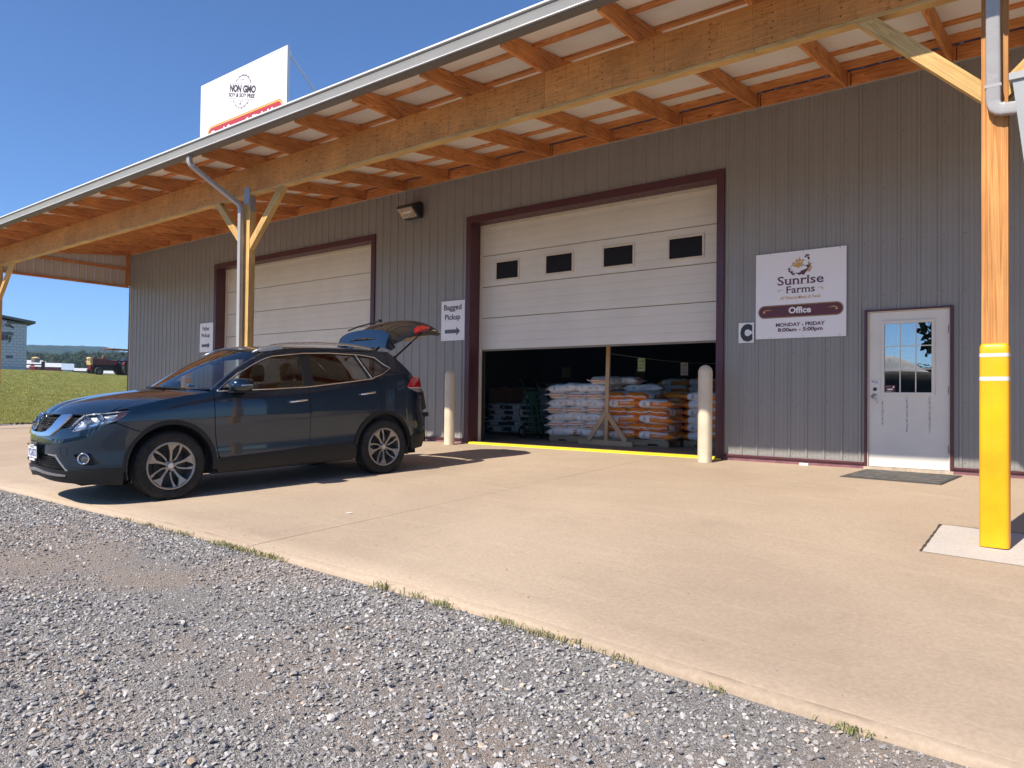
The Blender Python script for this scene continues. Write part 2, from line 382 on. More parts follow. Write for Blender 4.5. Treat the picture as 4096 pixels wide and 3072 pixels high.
def stone_mat():
    m,nt,b=nodes('grey_stone'); oi=nt.nodes.new('ShaderNodeObjectInfo')
    c=ramp(nt,oi.outputs['Random'],[(0,(.14,.136,.137)),(.25,(.24,.23,.228)),(.6,(.35,.335,.325)),(.88,(.48,.455,.44)),(.955,(.62,.58,.54)),(.985,(.50,.36,.24)),(1,(.68,.67,.65))])
    v=coords(nt,'Object'); n=noise(nt,v,2.5,4); q=mapr(nt,n.outputs[0],.3,.7,.75,1.2); col=mixc(nt,1.0,c.outputs[0],q.outputs[0],'MULTIPLY')
    g=nt.nodes.new('ShaderNodeNewGeometry'); w=noise(nt,g.outputs['Position'],.75,4,.6); d=ramp(nt,w.outputs[0],[(.50,0),(.66,1)])
    col=mixc(nt,mth(nt,'MULTIPLY',d.outputs[0],.35),col.outputs[2],(.40,.33,.27))
    lk(nt,col.outputs[2],b.inputs['Base Color']); b.inputs['Roughness'].default_value=.85; b.inputs['Specular IOR Level'].default_value=.3; return m
STONE=stone_mat()
def concrete(name,c1,c2,dust=True):
    m,nt,b=nodes(name); v=coords(nt,'Object'); a=noise(nt,v,.35,6,.62,.3); c=ramp(nt,a.outputs[0],[(.3,c1),(.7,c2)])
    f=noise(nt,v,38,6,.75); q=mapr(nt,f.outputs[0],.25,.75,.80,1.17); col=mixc(nt,1.0,c.outputs[0],q.outputs[0],'MULTIPLY')
    mp=nt.nodes.new('ShaderNodeMapping'); mp.inputs['Scale'].default_value=(.55,4.5,1); mp.inputs['Rotation'].default_value=(0,0,R(12)); lk(nt,v,mp.inputs[0])
    st=noise(nt,mp.outputs[0],1.6,6,.7); s2=ramp(nt,st.outputs[0],[(.55,0),(.75,1)]); col=mixc(nt,mth(nt,'MULTIPLY',s2.outputs[0],.28),col.outputs[2],(.60,.49,.37))
    dk=noise(nt,v,1.3,6,.7); s3=ramp(nt,dk.outputs[0],[(.56,0),(.72,1)]); col=mixc(nt,mth(nt,'MULTIPLY',s3.outputs[0],.22),col.outputs[2],(.24,.19,.145))
    vo=nt.nodes.new('ShaderNodeTexVoronoi'); vo.inputs['Scale'].default_value=5; lk(nt,v,vo.inputs['Vector']); sp=ramp(nt,vo.outputs['Distance'],[(0,1),(.022,1),(.04,0)])
    sc_=nt.nodes.new('ShaderNodeSeparateColor'); lk(nt,vo.outputs['Color'],sc_.inputs[0]); pick=ramp(nt,sc_.outputs[0],[(.80,0),(.82,1)])
    col=mixc(nt,mth(nt,'MULTIPLY',mth(nt,'MULTIPLY',sp.outputs[0],pick.outputs[0]),.75),col.outputs[2],(.13,.09,.06))
    lk(nt,col.outputs[2],b.inputs['Base Color']); b.inputs['Roughness'].default_value=.82; b.inputs['Specular IOR Level'].default_value=.35
    f2=noise(nt,v,150,3,.6); bump(nt,b,f2.outputs[0],.35,.0015); MATS[name]=m; return m
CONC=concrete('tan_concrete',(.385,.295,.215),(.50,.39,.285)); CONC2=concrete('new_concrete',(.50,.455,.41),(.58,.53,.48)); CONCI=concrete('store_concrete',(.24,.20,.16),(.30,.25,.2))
EDGE=-7.325
def slab(name,x0,x1,nx,ny,k0=0,k1=0):
    mb=MB(); rs=random.Random(int(x0*10)+99)
    ys=[0.04,-.4,-1,-1.7,-2.4,-3,-3.6,-4.2,-4.8,-5.4,-6,-6.5,-7,EDGE+.085,EDGE+.075,EDGE+.065,EDGE+.02,EDGE+.006,EDGE,EDGE]
    dz=[0]*13+[0,-.005,0,-.002,-.010,-.025,-.16]
    V=[];n=len(ys)
    for i in range(nx+1):
        x=x0+(x1-x0)*i/nx; jy=rs.uniform(-.007,.007); jz=rs.uniform(-.005,0)
        for j,(y,d) in enumerate(zip(ys,dz)):
            yy=y+(jy if j>=16 else 0); xx=x+(k0*(-y) if i==0 else k1*(-y) if i==nx else 0)
            V.append((xx,yy,gz(x,y)+d+(jz if 16<=j<19 else 0)))
    F=[(i*n+j,(i+1)*n+j,(i+1)*n+j+1,i*n+j+1) for i in range(nx) for j in range(n-1)]
    for i in (0,nx):      # joint faces
        a=len(V)
        for j in range(n): V.append((V[i*n+j][0],V[i*n+j][1],-.6))
        F+=[(i*n+j,i*n+j+1,a+j+1,a+j) for j in range(n-1)]
    mb.add(V,F); return mb.build(name,CONC,kind='structure',auto=30)
slab('concrete_slab',-24.2,-14.105,100,0)
slab('concrete_slab',-14.1,-5.103,110,0,0,.0255)
slab('concrete_slab',-5.097,4.0,120,0,.0255,0)
slab('concrete_slab',4.006,10,20,0)
# dark crack filler at the joint bottom is the gravel base below
# pale pad round the right post
mb=MB(); px0,px1,py0,py1=-.93,.75,-4.10,-3.05
def padpt(x,y,dz=0): return (x,y,gz(x,y)+.004+dz)
n=12; V=[padpt(px0+(px1-px0)*i/n,py0+(py1-py0)*j/n) for i in range(n+1) for j in range(n+1)]
mb.add(V,[(i*(n+1)+j,(i+1)*(n+1)+j,(i+1)*(n+1)+j+1,i*(n+1)+j+1) for i in range(n) for j in range(n)])
mb.build('concrete_pad',CONC2,kind='structure')
for a,b in (((px0-.008,py0),(px0-.008,py1)),((px0,py1+.008),(px1,py1+.008))):
    mb=MB(); k=14; 
    for i in range(k):
        t0,t1=i/k,(i+1)/k; w=rnd.uniform(.006,.015); P=[(a[0]+(b[0]-a[0])*t,a[1]+(b[1]-a[1])*t) for t in (t0,t1)]
        dx,dy=(w,0) if a[0]==b[0] else (0,w)
        mb.add([(P[0][0]-dx,P[0][1]-dy,gz(*P[0])+.006),(P[1][0]-dx,P[1][1]-dy,gz(*P[1])+.006),(P[1][0]+dx,P[1][1]+dy,gz(*P[1])+.006),(P[0][0]+dx,P[0][1]+dy,gz(*P[0])+.006)],[(0,1,2,3)])
    mb.build('crack_in_slab',M('crack_dirt',(.07,.05,.035),.95),kind='structure')
# gravel yard (one sheet, out to the far distance) ; lawn rises to the left; fields behind it
def yard_z(x,y):
    e=gz(max(-24,min(6,x)),EDGE)-.045
    d=max(0,EDGE-y); z=e-.012*min(d,1.2)-.004*max(0,d-1.2)
    return max(z,-.55)
mb=MB(); xs=[-60,-45,-36,-30,-27,-25]+[-24+.75*i for i in range(40)]+[8,12,20,40,80,200]; ys=[-220,-120,-70,-45,-30,-22,-17,-14,-12.5,-11.5,-10.8,-10.2,-9.7,-9.2,-8.7,-8.3,-8,-7.8,-7.6,-7.45,-7.30]
V=[(x,y,yard_z(x,y)) for x in xs for y in ys];n=len(ys)
mb.add(V,[(i*n+j,(i+1)*n+j,(i+1)*n+j+1,i*n+j+1) for i in range(len(xs)-1) for j in range(n-1)])
mb.build('gravel_yard',GRAV,kind='structure',smooth=True)
mb=MB(); mb.grid(lambda a,b:(-13+14.5*a,-11.2+3.87*b,yard_z(-13+14.5*a,-11.2+3.87*b)+.004),58,16); mb.build('gravel_bed',FINES,kind='structure',smooth=True)
mb=MB(); mb.grid(lambda a,b:(-25.6+3.0*a,-7.5+30*b,-.13+.06*b),8,40); mb.build('gravel_verge',M('pale_gravel',(.42,.38,.35),.9,0,.3,60,.6,60,.02),kind='structure')
# instanced crushed stone (stuff)
ROCKS=bpy.data.collections.new('stone_shapes')
rr=random.Random(3)
for k in range(9):
    bm=bmesh.new(); sx,sy,sz=rr.uniform(.8,1.2),rr.uniform(.55,.95),rr.uniform(.35,.7)
    for i in range(13):
        d=Vector((rr.gauss(0,1),rr.gauss(0,1),rr.gauss(0,1))).normalized()*rr.uniform(.42,.5)
        bm.verts.new((d.x*sx,d.y*sy,d.z*sz))
    r=bmesh.ops.convex_hull(bm,input=bm.verts); bmesh.ops.delete(bm,geom=[g for g in r['geom_interior'] if isinstance(g,bmesh.types.BMVert)],context='VERTS')
    bmesh.ops.recalc_face_normals(bm,faces=bm.faces)
    me=bpy.data.meshes.new('stone'); bm.to_mesh(me); bm.free(); me.materials.append(STONE)
    ROCKS.objects.link(bpy.data.objects.new('stone',me))
def scatter(name,pts,col,kind='stuff'):
    """pts: (x,y,z,size,rx,ry,rz) ; geometry-nodes instances of the shapes in col"""
    me=bpy.data.meshes.new(name); me.vertices.add(len(pts)); me.vertices.foreach_set('co',[c for p in pts for c in p[:3]])
    a=me.attributes.new('sz','FLOAT','POINT'); a.data.foreach_set('value',[p[3] for p in pts])
    a=me.attributes.new('rt','FLOAT_VECTOR','POINT'); a.data.foreach_set('vector',[c for p in pts for c in p[4:7]])
    o=bpy.data.objects.new(name,me); COL.objects.link(o); o['kind']=kind
    ng=bpy.data.node_groups.new(name,'GeometryNodeTree'); ng.interface.new_socket('Geometry',in_out='INPUT',socket_type='NodeSocketGeometry'); ng.interface.new_socket('Geometry',in_out='OUTPUT',socket_type='NodeSocketGeometry')
    N=ng.nodes; gi=N.new('NodeGroupInput'); go=N.new('NodeGroupOutput'); ip=N.new('GeometryNodeInstanceOnPoints'); ci=N.new('GeometryNodeCollectionInfo')
    ci.inputs['Collection'].default_value=col; ci.inputs['Separate Children'].default_value=True; ci.inputs['Reset Children'].default_value=True
    ip.inputs['Pick Instance'].default_value=True
    s=N.new('GeometryNodeInputNamedAttribute'); s.data_type='FLOAT'; s.inputs[0].default_value='sz'
    r=N.new('GeometryNodeInputNamedAttribute'); r.data_type='FLOAT_VECTOR'; r.inputs[0].default_value='rt'
    ri=N.new('FunctionNodeRandomValue'); ri.data_type='INT'; ri.inputs[4].default_value=0; ri.inputs[5].default_value=len(col.objects)-1
    L=ng.links; L.new(gi.outputs[0],ip.inputs['Points']); L.new(ci.outputs[0],ip.inputs['Instance']); L.new(ri.outputs[2],ip.inputs['Instance Index'])
    L.new(s.outputs[0],ip.inputs['Scale']); er=N.new('FunctionNodeEulerToRotation'); L.new(r.outputs[0],er.inputs[0]); L.new(er.outputs[0],ip.inputs['Rotation']); L.new(ip.outputs[0],go.inputs[0])
    md=o.modifiers.new('scatter','NODES'); md.node_group=ng; return o
from mathutils import noise as mnoise
def vn(x,y,s,o=0): return mnoise.noise(Vector((x*s+o,y*s-o,o*.37)))
def in_view(x,y,mg=.5):
    P=Vector((x,y,-.3))-CAM; z=P.dot(cf)
    if z<.3: return False
    u=P.dot(cr)/z*2906.5; w=-P.dot(cu)/z*2906.5
    return -2048-mg*2906/z*1.0<u<2048+mg*2906/z and w<1536+mg*2906/z
pts=[]; rg=random.Random(11)
def sprinkle(N,lo,hi,y0=-10.3,x0=-12.5,x1=1.4,fn=None,edge=None,lift=.25):
    for _ in range(N):
        y=EDGE-.012-(rg.random()**1.0)*(EDGE-y0); x=rg.uniform(x0,x1)
        if not in_view(x,y): continue
        if fn and rg.random()>fn(x,y): continue
        s=lo+(hi-lo)*rg.random()**1.8
        if EDGE-y<.03 and s>.02: y-=.02
        pts.append((x,y,yard_z(x,y)+s*lift*rg.uniform(.5,1.6),s,rg.uniform(-.6,.6),rg.uniform(-.6,.6),rg.uniform(0,6.28)))
def cover(x,y):   # compacted dusty patches carry few stones
    a=vn(x,y,.75,3)+.45*vn(x,y,2.2,8); tr=math.exp(-((x+5.0)/1.5)**2-((y+8.12+.12*(x+5))/.30)**2)+math.exp(-((x+5.7)/.6)**2-((y+8.65)/.3)**2)+.5*math.exp(-((x+2.9)/.7)**2-((y+8.75)/.25)**2)
    return max(.05,min(1,.95-1.1*tr+.9*min(0,a+.12)*1.0))
sprinkle(105000,.014,.030,fn=cover)
sprinkle(11000,.026,.042,fn=lambda x,y:cover(x,y)*.8,lift=.3)
sprinkle(80000,.008,.017,fn=lambda x,y:.75,lift=.35)
scatter('crushed_stone_gravel',pts,ROCKS)
pts2=[]
for _ in range(2600):
    x=rg.uniform(-25.5,-24.25); y=rg.uniform(-7,3); pts2.append((x,y,-.11+rg.uniform(0,.02),rg.uniform(.03,.07),rg.random(),rg.random(),rg.random()*6))
scatter('verge_stones',pts2,ROCKS)
# stray chips and litter specks on the slab
pts3=[]
for _ in range(330):
    y=EDGE+abs(rg.gauss(0,.9)) if rg.random()<.6 else rg.uniform(-7,-.1); x=rg.uniform(-12,1)
    if y>-.1: continue
    s=rg.uniform(.004,.013); pts3.append((x,y,gz(x,y)+s*.2,s,rg.random(),rg.random(),rg.random()*6))
scatter('stone_chips_on_slab',pts3,ROCKS)
# ------------------------------------------------------------------ lawn and far land, laid out by distance from the yard
def land_z(x,y):
    d=math.hypot(x,y+10.46); 
    z=-.22*sstep(-71,-66,math.degrees(math.atan2(x,y+10.46)))*sstep(35,58,d)*(1-sstep(75,140,d)) if d>35 else 0
    z+=tabl(d,[(0,-.3),(24,-.16),(26,-.10),(29,.10),(38,.95),(50,1.85),(60,2.36),(66,2.50),(80,2.55),(130,3.0),(250,6.6),(450,11.5),(900,22),(1500,30),(3000,40)])
    return z
def lawn_mat():
    m,nt,b=nodes('lawn_grass'); v=coords(nt,'Object'); a=noise(nt,v,.22,5,.65); c=ramp(nt,a.outputs[0],[(.3,(.24,.25,.06)),(.7,(.38,.36,.11))])
    f=noise(nt,v,9,6,.8); q=mapr(nt,f.outputs[0],.25,.75,.55,1.35); col=mixc(nt,1.0,c.outputs[0],q.outputs[0],'MULTIPLY')
    lk(nt,col.outputs[2],b.inputs['Base Color']); b.inputs['Roughness'].default_value=.9; b.inputs['Specular IOR Level'].default_value=.2; bump(nt,b,f.outputs[0],1,.08); return m
LAWN=lawn_mat()
mb=MB(); az0,az1=R(-112),R(-38)
ds=[26.0,27,28,30,32,35,38,42,46,50,54,58,62,66,72,80,95,130,190,250,350,450,700,900,1500,3000]
def lp(i,a):
    d=ds[i]
    x=d*math.sin(a); y=-10.46+d*math.cos(a)
    if i==0:
        x=-25.2; y=-10.46+25.2/math.tan(-a) if abs(math.tan(a))>.05 else 15
    if x>-25.2: x=-25.2
    return (x,y,land_z(x,y)+(.06*vn(x,y,.06) if d<100 else 0)+(-.0 if i else .02))
NA=90; V=[lp(i,az0+(az1-az0)*k/NA) for i in range(len(ds)) for k in range(NA+1)]
mb.add(V,[(i*(NA+1)+k,(i+1)*(NA+1)+k,(i+1)*(NA+1)+k+1,i*(NA+1)+k+1) for i in range(len(ds)-1) for k in range(NA)])
mb.build('lawn',LAWN,kind='structure',smooth=True)
mb=MB(); mb.lathe([(.01,-.62),(60,-.62),(300,-1.2),(1500,-4),(4200,-10)],48,caps=False); o=mb.build('far_fields',M('field_green',(.10,.13,.04),.95,0,.3,.02),kind='structure')
# grass blades on the lawn (stuff)
GRC=bpy.data.collections.new('grass_shapes')
m,nt,b=nodes('grass_blade'); oi=nt.nodes.new('ShaderNodeObjectInfo'); c=ramp(nt,oi.outputs['Random'],[(0,(.20,.23,.05)),(.5,(.36,.36,.10)),(.85,(.50,.46,.16)),(1,(.58,.50,.26))]); lk(nt,c.outputs[0],b.inputs['Base Color'])
b.inputs['Roughness'].default_value=.7; b.inputs['Specular IOR Level'].default_value=.2; GRASSM=m
for k in range(4):
    mb=MB()
    for i in range(26):
        a=rg.uniform(0,6.28); x,y=rg.uniform(-.5,.5),rg.uniform(-.5,.5); h=rg.uniform(.35,1.0)*.34; w=.028; l=rg.uniform(0,.14)
        dx,dy=math.cos(a),math.sin(a); mb.add([(x-dy*w,y+dx*w,0),(x+dy*w,y-dx*w,0),(x+dx*l,y+dy*l,h)],[(0,1,2)])
    me=bpy.data.meshes.new('grass_clump'); me.from_pydata(mb.v,[],mb.f); me.materials.append(GRASSM); GRC.objects.link(bpy.data.objects.new('grass_clump',me))
pts=[]
for _ in range(80000):
    a=R(rg.uniform(-76,-62)); d=25.5+40*rg.random()**1.25; x=d*math.sin(a); y=-10.46+d*math.cos(a)
    if x>-25.15: continue
    dens=.55+.5*vn(x,y,.35,4)+.35*vn(x,y,1.3,9)
    if rg.random()>dens+.25: continue
    pts.append((x,y,land_z(x,y)+.06*vn(x,y,.06),rg.uniform(.13,.24)*(1+.45*vn(x,y,.8,2)),rg.uniform(-.1,.1),rg.uniform(-.1,.1),rg.uniform(0,6.28)))
scatter('lawn_grass',pts,GRC)
# hills
def hill_mat():
    m,nt,b=nodes('wooded_hill'); v=coords(nt,'Object'); a=noise(nt,v,.035,6,.75); c=ramp(nt,a.outputs[0],[(.35,(.020,.040,.022)),(.65,(.055,.085,.035))]); lk(nt,c.outputs[0],b.inputs['Base Color'])
    b.inputs['Roughness'].default_value=.95; b.inputs['Specular IOR Level'].default_value=.1; bump(nt,b,a.outputs[0],1,14); return m
HD=1500
mb=MB(); NA=220
def hp(i,k):
    a=-84+44*k/NA; t=i/14; d=HD-620+620*t
    top=tabl(a,[(-84,72),(-76,77),(-73.5,76),(-72.2,76),(-71.5,78),(-70.3,80),(-69.5,80.5),(-68.8,80),(-67.6,82),(-67,81),(-66.5,77),(-65.5,70),(-64,66),(-60,64),(-52,72),(-40,66)])
    h=20+(top-20)*(math.sin(t*PI/2)**1.5)+ (5*vn(k*.11,i*.5,.8,3)+1.6*vn(k*.7,i*1.3,1.2,5))*t
    return (d*math.sin(R(a)),-10.46+d*math.cos(R(a)),h)
V=[hp(i,k) for i in range(15) for k in range(NA+1)]
mb.add(V,[(i*(NA+1)+k,(i+1)*(NA+1)+k,(i+1)*(NA+1)+k+1,i*(NA+1)+k+1) for i in range(14) for k in range(NA)])
mb.build('hills',hill_mat(),kind='structure',smooth=True)
# ================================================================== FEED STORE BUILDING
WX0,WX1,WZ0,WZ1=-23.05,7.0,.09,5.125
BLD=thing('feed_store_building','long grey ribbed metal feed store with maroon trim and white overhead doors','building',(-8,0,0))
def at0(o):    # keep world coordinates under a parent that is not at the origin
    o.location=Vector(o.location)-Vector(o.parent.location); return o
OPEN=[(-18.2,-11.83,4.35),(-9.23,-4.12,4.335),(-2.196,-1.184,2.09)]
PH=-2.2515; MOD=.2286
def wall_profile(xa,xb):
    pts=[(xa,0)]; k0=math.floor((xa-PH)/MOD)-1; k1=math.ceil((xb-PH)/MOD)+1
    for k in range(k0,k1+1):
        c=PH+k*MOD
        for dx,d in ((-.024,0),(-.011,-.019),(.011,-.019),(.024,0),(.082,0),(.086,-.0035),(.090,0),(.138,0),(.142,-.0035),(.146,0)):
            x=c+dx
            if xa+.001<x<xb-.001: pts.append((x,d))
    pts.append((xb,0)); return pts
def wall_sheet(xa,xb,parent=None):
    cuts=[xa,xb]+[o[i] for o in OPEN for i in (0,1) if xa<o[i]<xb]; cuts=sorted(set(cuts)); mb=MB()
    for a,b in zip(cuts,cuts[1:]):
        z0=WZ0; mid=(a+b)/2
        for o in OPEN:
            if o[0]<mid<o[1]: z0=o[2]
        p=wall_profile(a,b); n=len(p)
        mb.add([(x,y,z) for z in (z0,WZ1) for x,y in p],[(i,i+1,n+i+1,n+i) for i in range(n-1)])
    o=mb.build('wall_sheet',SIDING,parent); at0(o); return o
x=PH-.04-4*MOD*23; 
x=WX0
edges=[WX0]; k=math.ceil((WX0-(PH-.03))/(4*MOD))
while PH-.03+k*4*MOD<WX1: 
    if PH-.03+k*4*MOD>WX0+.1: edges.append(PH-.03+k*4*MOD)
    k+=1
edges.append(WX1)
for a,b in zip(edges,edges[1:]): wall_sheet(a,b-.0012,BLD)
def bb(name,x0,x1,y0,y1,z0,z1,mat,bev=0,label=None,parent=BLD): 
    o=box(name,x0,x1,y0,y1,z0,z1,mat,parent,bev,None,label)
    if parent is BLD: at0(o)
    return o
# fasteners: one part, thousands
mb=MB(); zs=[.144,.882,1.561,2.273,2.98,3.69,4.40,5.05]
k=math.ceil((WX0-PH)/MOD)
while PH+k*MOD<WX1:
    for z in zs:
        x=PH+k*MOD+.046+rnd.uniform(-.004,.004); zz=z+rnd.uniform(-.006,.006)
        if any(o[0]-.02<x<o[1]+.02 and zz<o[2]+.02 for o in OPEN): continue
        mb.lathe([(.0085,0),(.0085,-.003),(.005,-.0055)],6,Matrix.Translation((x,-.0005,zz))@Matrix.Rotation(R(-90),4,'X')@Matrix.Scale(-1,4,(0,0,1)))
    k+=1
o=mb.build('wall_screws',M('screw_heads',(.13,.125,.12),.4,.3,.2,9),BLD); o['kind']='stuff'; at0(o)
# foundation curb, base trim, top channel, corner trim
for a,b in ((WX0,-18.2),(-11.83,-9.23),(-4.12,-2.196),(-1.184,WX1)):
    bb('foundation_curb',a,b,-.012,.15,-.08,.062,MAROONL); bb('base_trim',a,b,-.040,-.002,.058,.092,MAROON,.004); 
bb('top_channel',WX0,WX1,-.030,.0,5.118,5.142,GUT,.003)
bb('corner_trim',WX0-.03,WX0+.055,-.026,.01,.02,4.17,MAROON,.004); bb('corner_trim',WX0-.032,WX0-.004,-.02,.12,.02,4.17,MAROON,.004)
bb('corner_strip',WX0+.056,WX0+.085,-.024,-.002,.02,4.17,CREAM,.002)
# end wall, rear wall, roof, interior lining
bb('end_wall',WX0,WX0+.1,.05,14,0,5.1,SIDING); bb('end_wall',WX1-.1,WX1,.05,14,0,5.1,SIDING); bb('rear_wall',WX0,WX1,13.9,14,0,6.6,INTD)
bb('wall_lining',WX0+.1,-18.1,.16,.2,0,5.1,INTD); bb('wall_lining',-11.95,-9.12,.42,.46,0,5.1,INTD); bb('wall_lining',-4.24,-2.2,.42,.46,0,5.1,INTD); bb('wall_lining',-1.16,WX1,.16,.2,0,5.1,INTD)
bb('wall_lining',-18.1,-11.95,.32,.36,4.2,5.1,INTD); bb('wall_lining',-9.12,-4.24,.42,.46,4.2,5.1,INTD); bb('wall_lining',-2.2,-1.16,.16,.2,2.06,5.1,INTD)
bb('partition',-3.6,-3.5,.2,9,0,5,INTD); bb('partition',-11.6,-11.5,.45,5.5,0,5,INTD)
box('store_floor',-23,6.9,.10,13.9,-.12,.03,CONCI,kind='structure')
mb=MB(); mb.add([(WX0,.15,5.38),(WX1,.15,5.38),(WX1,14.2,7.0),(WX0,14.2,7.0),(WX0,.15,5.32),(WX1,.15,5.32),(WX1,14.2,6.94),(WX0,14.2,6.94)],[(0,1,2,3),(4,5,6,7),(0,1,5,4),(2,3,7,6),(0,3,7,4),(1,2,6,5)]); at0(mb.build('roof',ROOFM,BLD))
# ---- overhead door surrounds and doors
def surround(x0,x1,zt,ix0,ix1,izt,yj,stop=True):
    for a,b in ((x0,ix0),(ix1,x1)):
        bb('door_trim',a,b,-.036,-.004,-.04,zt,MAROON,.004)
    bb('door_trim',ix0,ix1,-.034,-.004,izt,zt,MAROON,.004)
    bb('door_jamb',ix0-.02,ix0,-.003,yj,-.04,izt+.02,MAROON); bb('door_jamb',ix1,ix1+.02,-.003,yj,-.04,izt+.02,MAROON); bb('door_jamb',ix0,ix1,-.003,yj,izt,izt+.02,MAROON)
    if stop:
        bb('door_stop',ix0,ix0+.055,yj-.035,yj,.02,izt-.06,CREAM,.003); bb('door_stop',ix1-.055,ix1,yj-.035,yj,.02,izt-.06,CREAM,.003); bb('door_stop',ix0,ix1,yj-.037,yj,izt-.060,izt,CREAM,.003)
def section(x0,x1,z0,z1,y,parent,wins=()):
    # embossed sheet: shallow horizontal grooves
    zs=[z0]; h=z1-z0
    prof=[(z0,.012),(z0+.006,.0)]
    for k in range(1,4):
        zc=z0+h*k/4; prof+=[(zc-.006,0),(zc-.002,.0045),(zc+.002,.0045),(zc+.006,0)]
    prof+=[(z1-.006,0),(z1,.012)]
    mb=MB(); n=len(prof)
    V=[(x,y+d,z) for x in (x0,x1) for z,d in prof]; mb.add(V,[(i,i+1,n+i+1,n+i) for i in range(n-1)])
    mb.box(x0,x1,y+.013,y+.045,z0,z1)
    return mb.build('door_section',DOORW,parent)
surround(-9.23,-4.12,4.335,-9.115,-4.235,4.205,.285)
GD=thing('overhead_door','x','door'); del GD['label']; del GD['category']; GD.parent=BLD; GD.location=(8,0,0)
for z0,z1 in ((1.80,2.402),(2.410,3.004),(3.012,3.606),(3.614,4.21)): section(-9.062,-4.29,z0,z1,.288,GD)
box('door_bottom_seal',-9.06,-4.29,.290,.33,1.772,1.798,M('grey_rubber_seal',(.22,.19,.16),.7),GD)
def ring(mb,x0,x1,z0,z1,t,ya,yb):
    mb.box(x0,x1,ya,yb,z0,z0+t); mb.box(x0,x1,ya,yb,z1-t,z1); mb.box(x0,x0+t,ya,yb,z0+t,z1-t); mb.box(x1-t,x1,ya,yb,z0+t,z1-t)
DARKGL=M('dark_door_glass',(.014,.010,.008),.35,0,.1,3,spec=.12,rvar=.02)
for a,b in ((-8.76,-8.176),(-7.602,-6.979),(-6.40,-5.775),(-5.186,-4.557)):
    mb=MB(); ring(mb,a,b,3.10,3.488,.036,.272,.2875); f=mb.build('window_frame',CREAM,GD,bev=.006); box('window_pane',a+.036,b-.036,.280,.2872,3.136,3.452,DARKGL,GD)
# yellow painted threshold lip and the bare strip behind it
mb=MB(); nx=60
V=[];rs=random.Random(5)
for i in range(nx+1):
    x=-9.22+(5.08)*i/nx; j=rs.uniform(-.006,.006)
    V+=[(x,-.045+j,-.034),(x,-.040+j,.012),(x,-.02,.030),(x,.075+j,.034)]
mb.add(V,[(i*4+k,(i+1)*4+k,(i+1)*4+k+1,i*4+k+1) for i in range(nx) for k in range(3)]); at0(mb.build('threshold_edge',M('yellow_floor_paint',(.85,.62,.01),.55,0,.15,7,.3,60),BLD))
box('door_sill',-9.2,-4.15,.06,.115,-.1,.0335,CONC,kind='structure')
surround(-18.2,-11.83,4.35,-18.08,-11.95,4.225,.265,True)
LD=thing('overhead_door','x','door'); del LD['label']; del LD['category']; LD.parent=BLD; LD.location=(8,0,0)
for i in range(7): section(-18.03,-12.0,.03+.598*i,.03+.598*(i+1)-.008,.268,LD)
# ---- office door
for a,b in ((-2.196,-2.160),(-1.220,-1.184)): bb('door_trim',a,b,-.036,.0,-.03,2.09,MAROON,.003)
bb('door_trim',-2.160,-1.220,-.034,.0,2.068,2.09,MAROON,.003)
bb('door_frame',-2.160,-2.148,-.020,.05,-.02,2.066,CREAM,.002); bb('door_frame',-1.232,-1.220,-.020,.05,-.02,2.066,CREAM,.002); bb('door_frame',-2.148,-1.232,-.018,.05,2.057,2.067,CREAM,.002)
bb('door_sill_plate',-2.2,-1.18,-.05,.1,-.03,.035,M('worn_sill',(.42,.34,.26),.7,0,.3,20))
OD=thing('office_door','x','door'); del OD['label']; del OD['category']; OD.parent=BLD; OD.location=(8,0,0)
mb=MB(); gx0,gx1,gz0,gz1=-1.965,-1.421,1.008,1.903
mb.box(-2.145,-1.235,.012,.052,.040,gz0); mb.box(-2.145,-1.235,.012,.052,gz1,2.054); mb.box(-2.145,gx0,.012,.052,gz0,gz1); mb.box(gx1,-1.235,.012,.052,gz0,gz1); mb.build('door_leaf',WHITEM,OD)
mb=MB(); ring(mb,-2.0,-1.387,.971,1.937,.037,-.004,.0115); mb.build('window_frame',WHITEM,OD,bev=.004)
box('window_pane',gx0,gx1,.020,.024,gz0,gz1,GLW,OD)
for x in (-1.781,-1.602): box('glazing_bar',x-.006,x+.006,.010,.0195,gz0,gz1,WHITEM,OD)
for z in (1.306,1.606): box('glazing_bar',gx0,gx1,.008,.0185,z-.006,z+.006,WHITEM,OD)
mb=MB(); mb.lathe([(.038,0),(.038,-.012),(.03,-.018),(.016,-.022),(.016,-.05)],24,Matrix.Translation((-2.082,.011,.955))@Matrix.Rotation(R(-90),4,'X')@Matrix.Scale(-1,4,(0,0,1)))
mb.tube([(-2.082,-.036,.955),(-2.078,-.046,.945),(-2.062,-.05,.905),(-2.045,-.048,.875),(-2.032,-.044,.862)],[.014,.015,.013,.011,.008],10); mb.build('door_handle',SATIN,OD,smooth=True)
mb=MB(); mb.prism(circ(-2.075,1.048,.0235),0,1,Matrix(((1,0,0,0),(0,0,.006,.004),(0,1,0,0),(0,0,0,1)))); mb.build('lock_rose',M('dark_brown_lock',(.035,.012,.01),.3),OD)
ps=box('pull_plate',-2.127,-2.013,.006,.0115,1.114,1.173,SIGNW,OD)
lettering('PULL',-2.113,-2.027,1.130,.030,.0050,SIGNK,OD,bold=.02); decal('plate_border',[[(-2.124,1.117),(-2.016,1.117),(-2.016,1.119),(-2.124,1.119)],[(-2.124,1.168),(-2.016,1.168),(-2.016,1.170),(-2.124,1.170)]],.0050,SIGNK,OD)
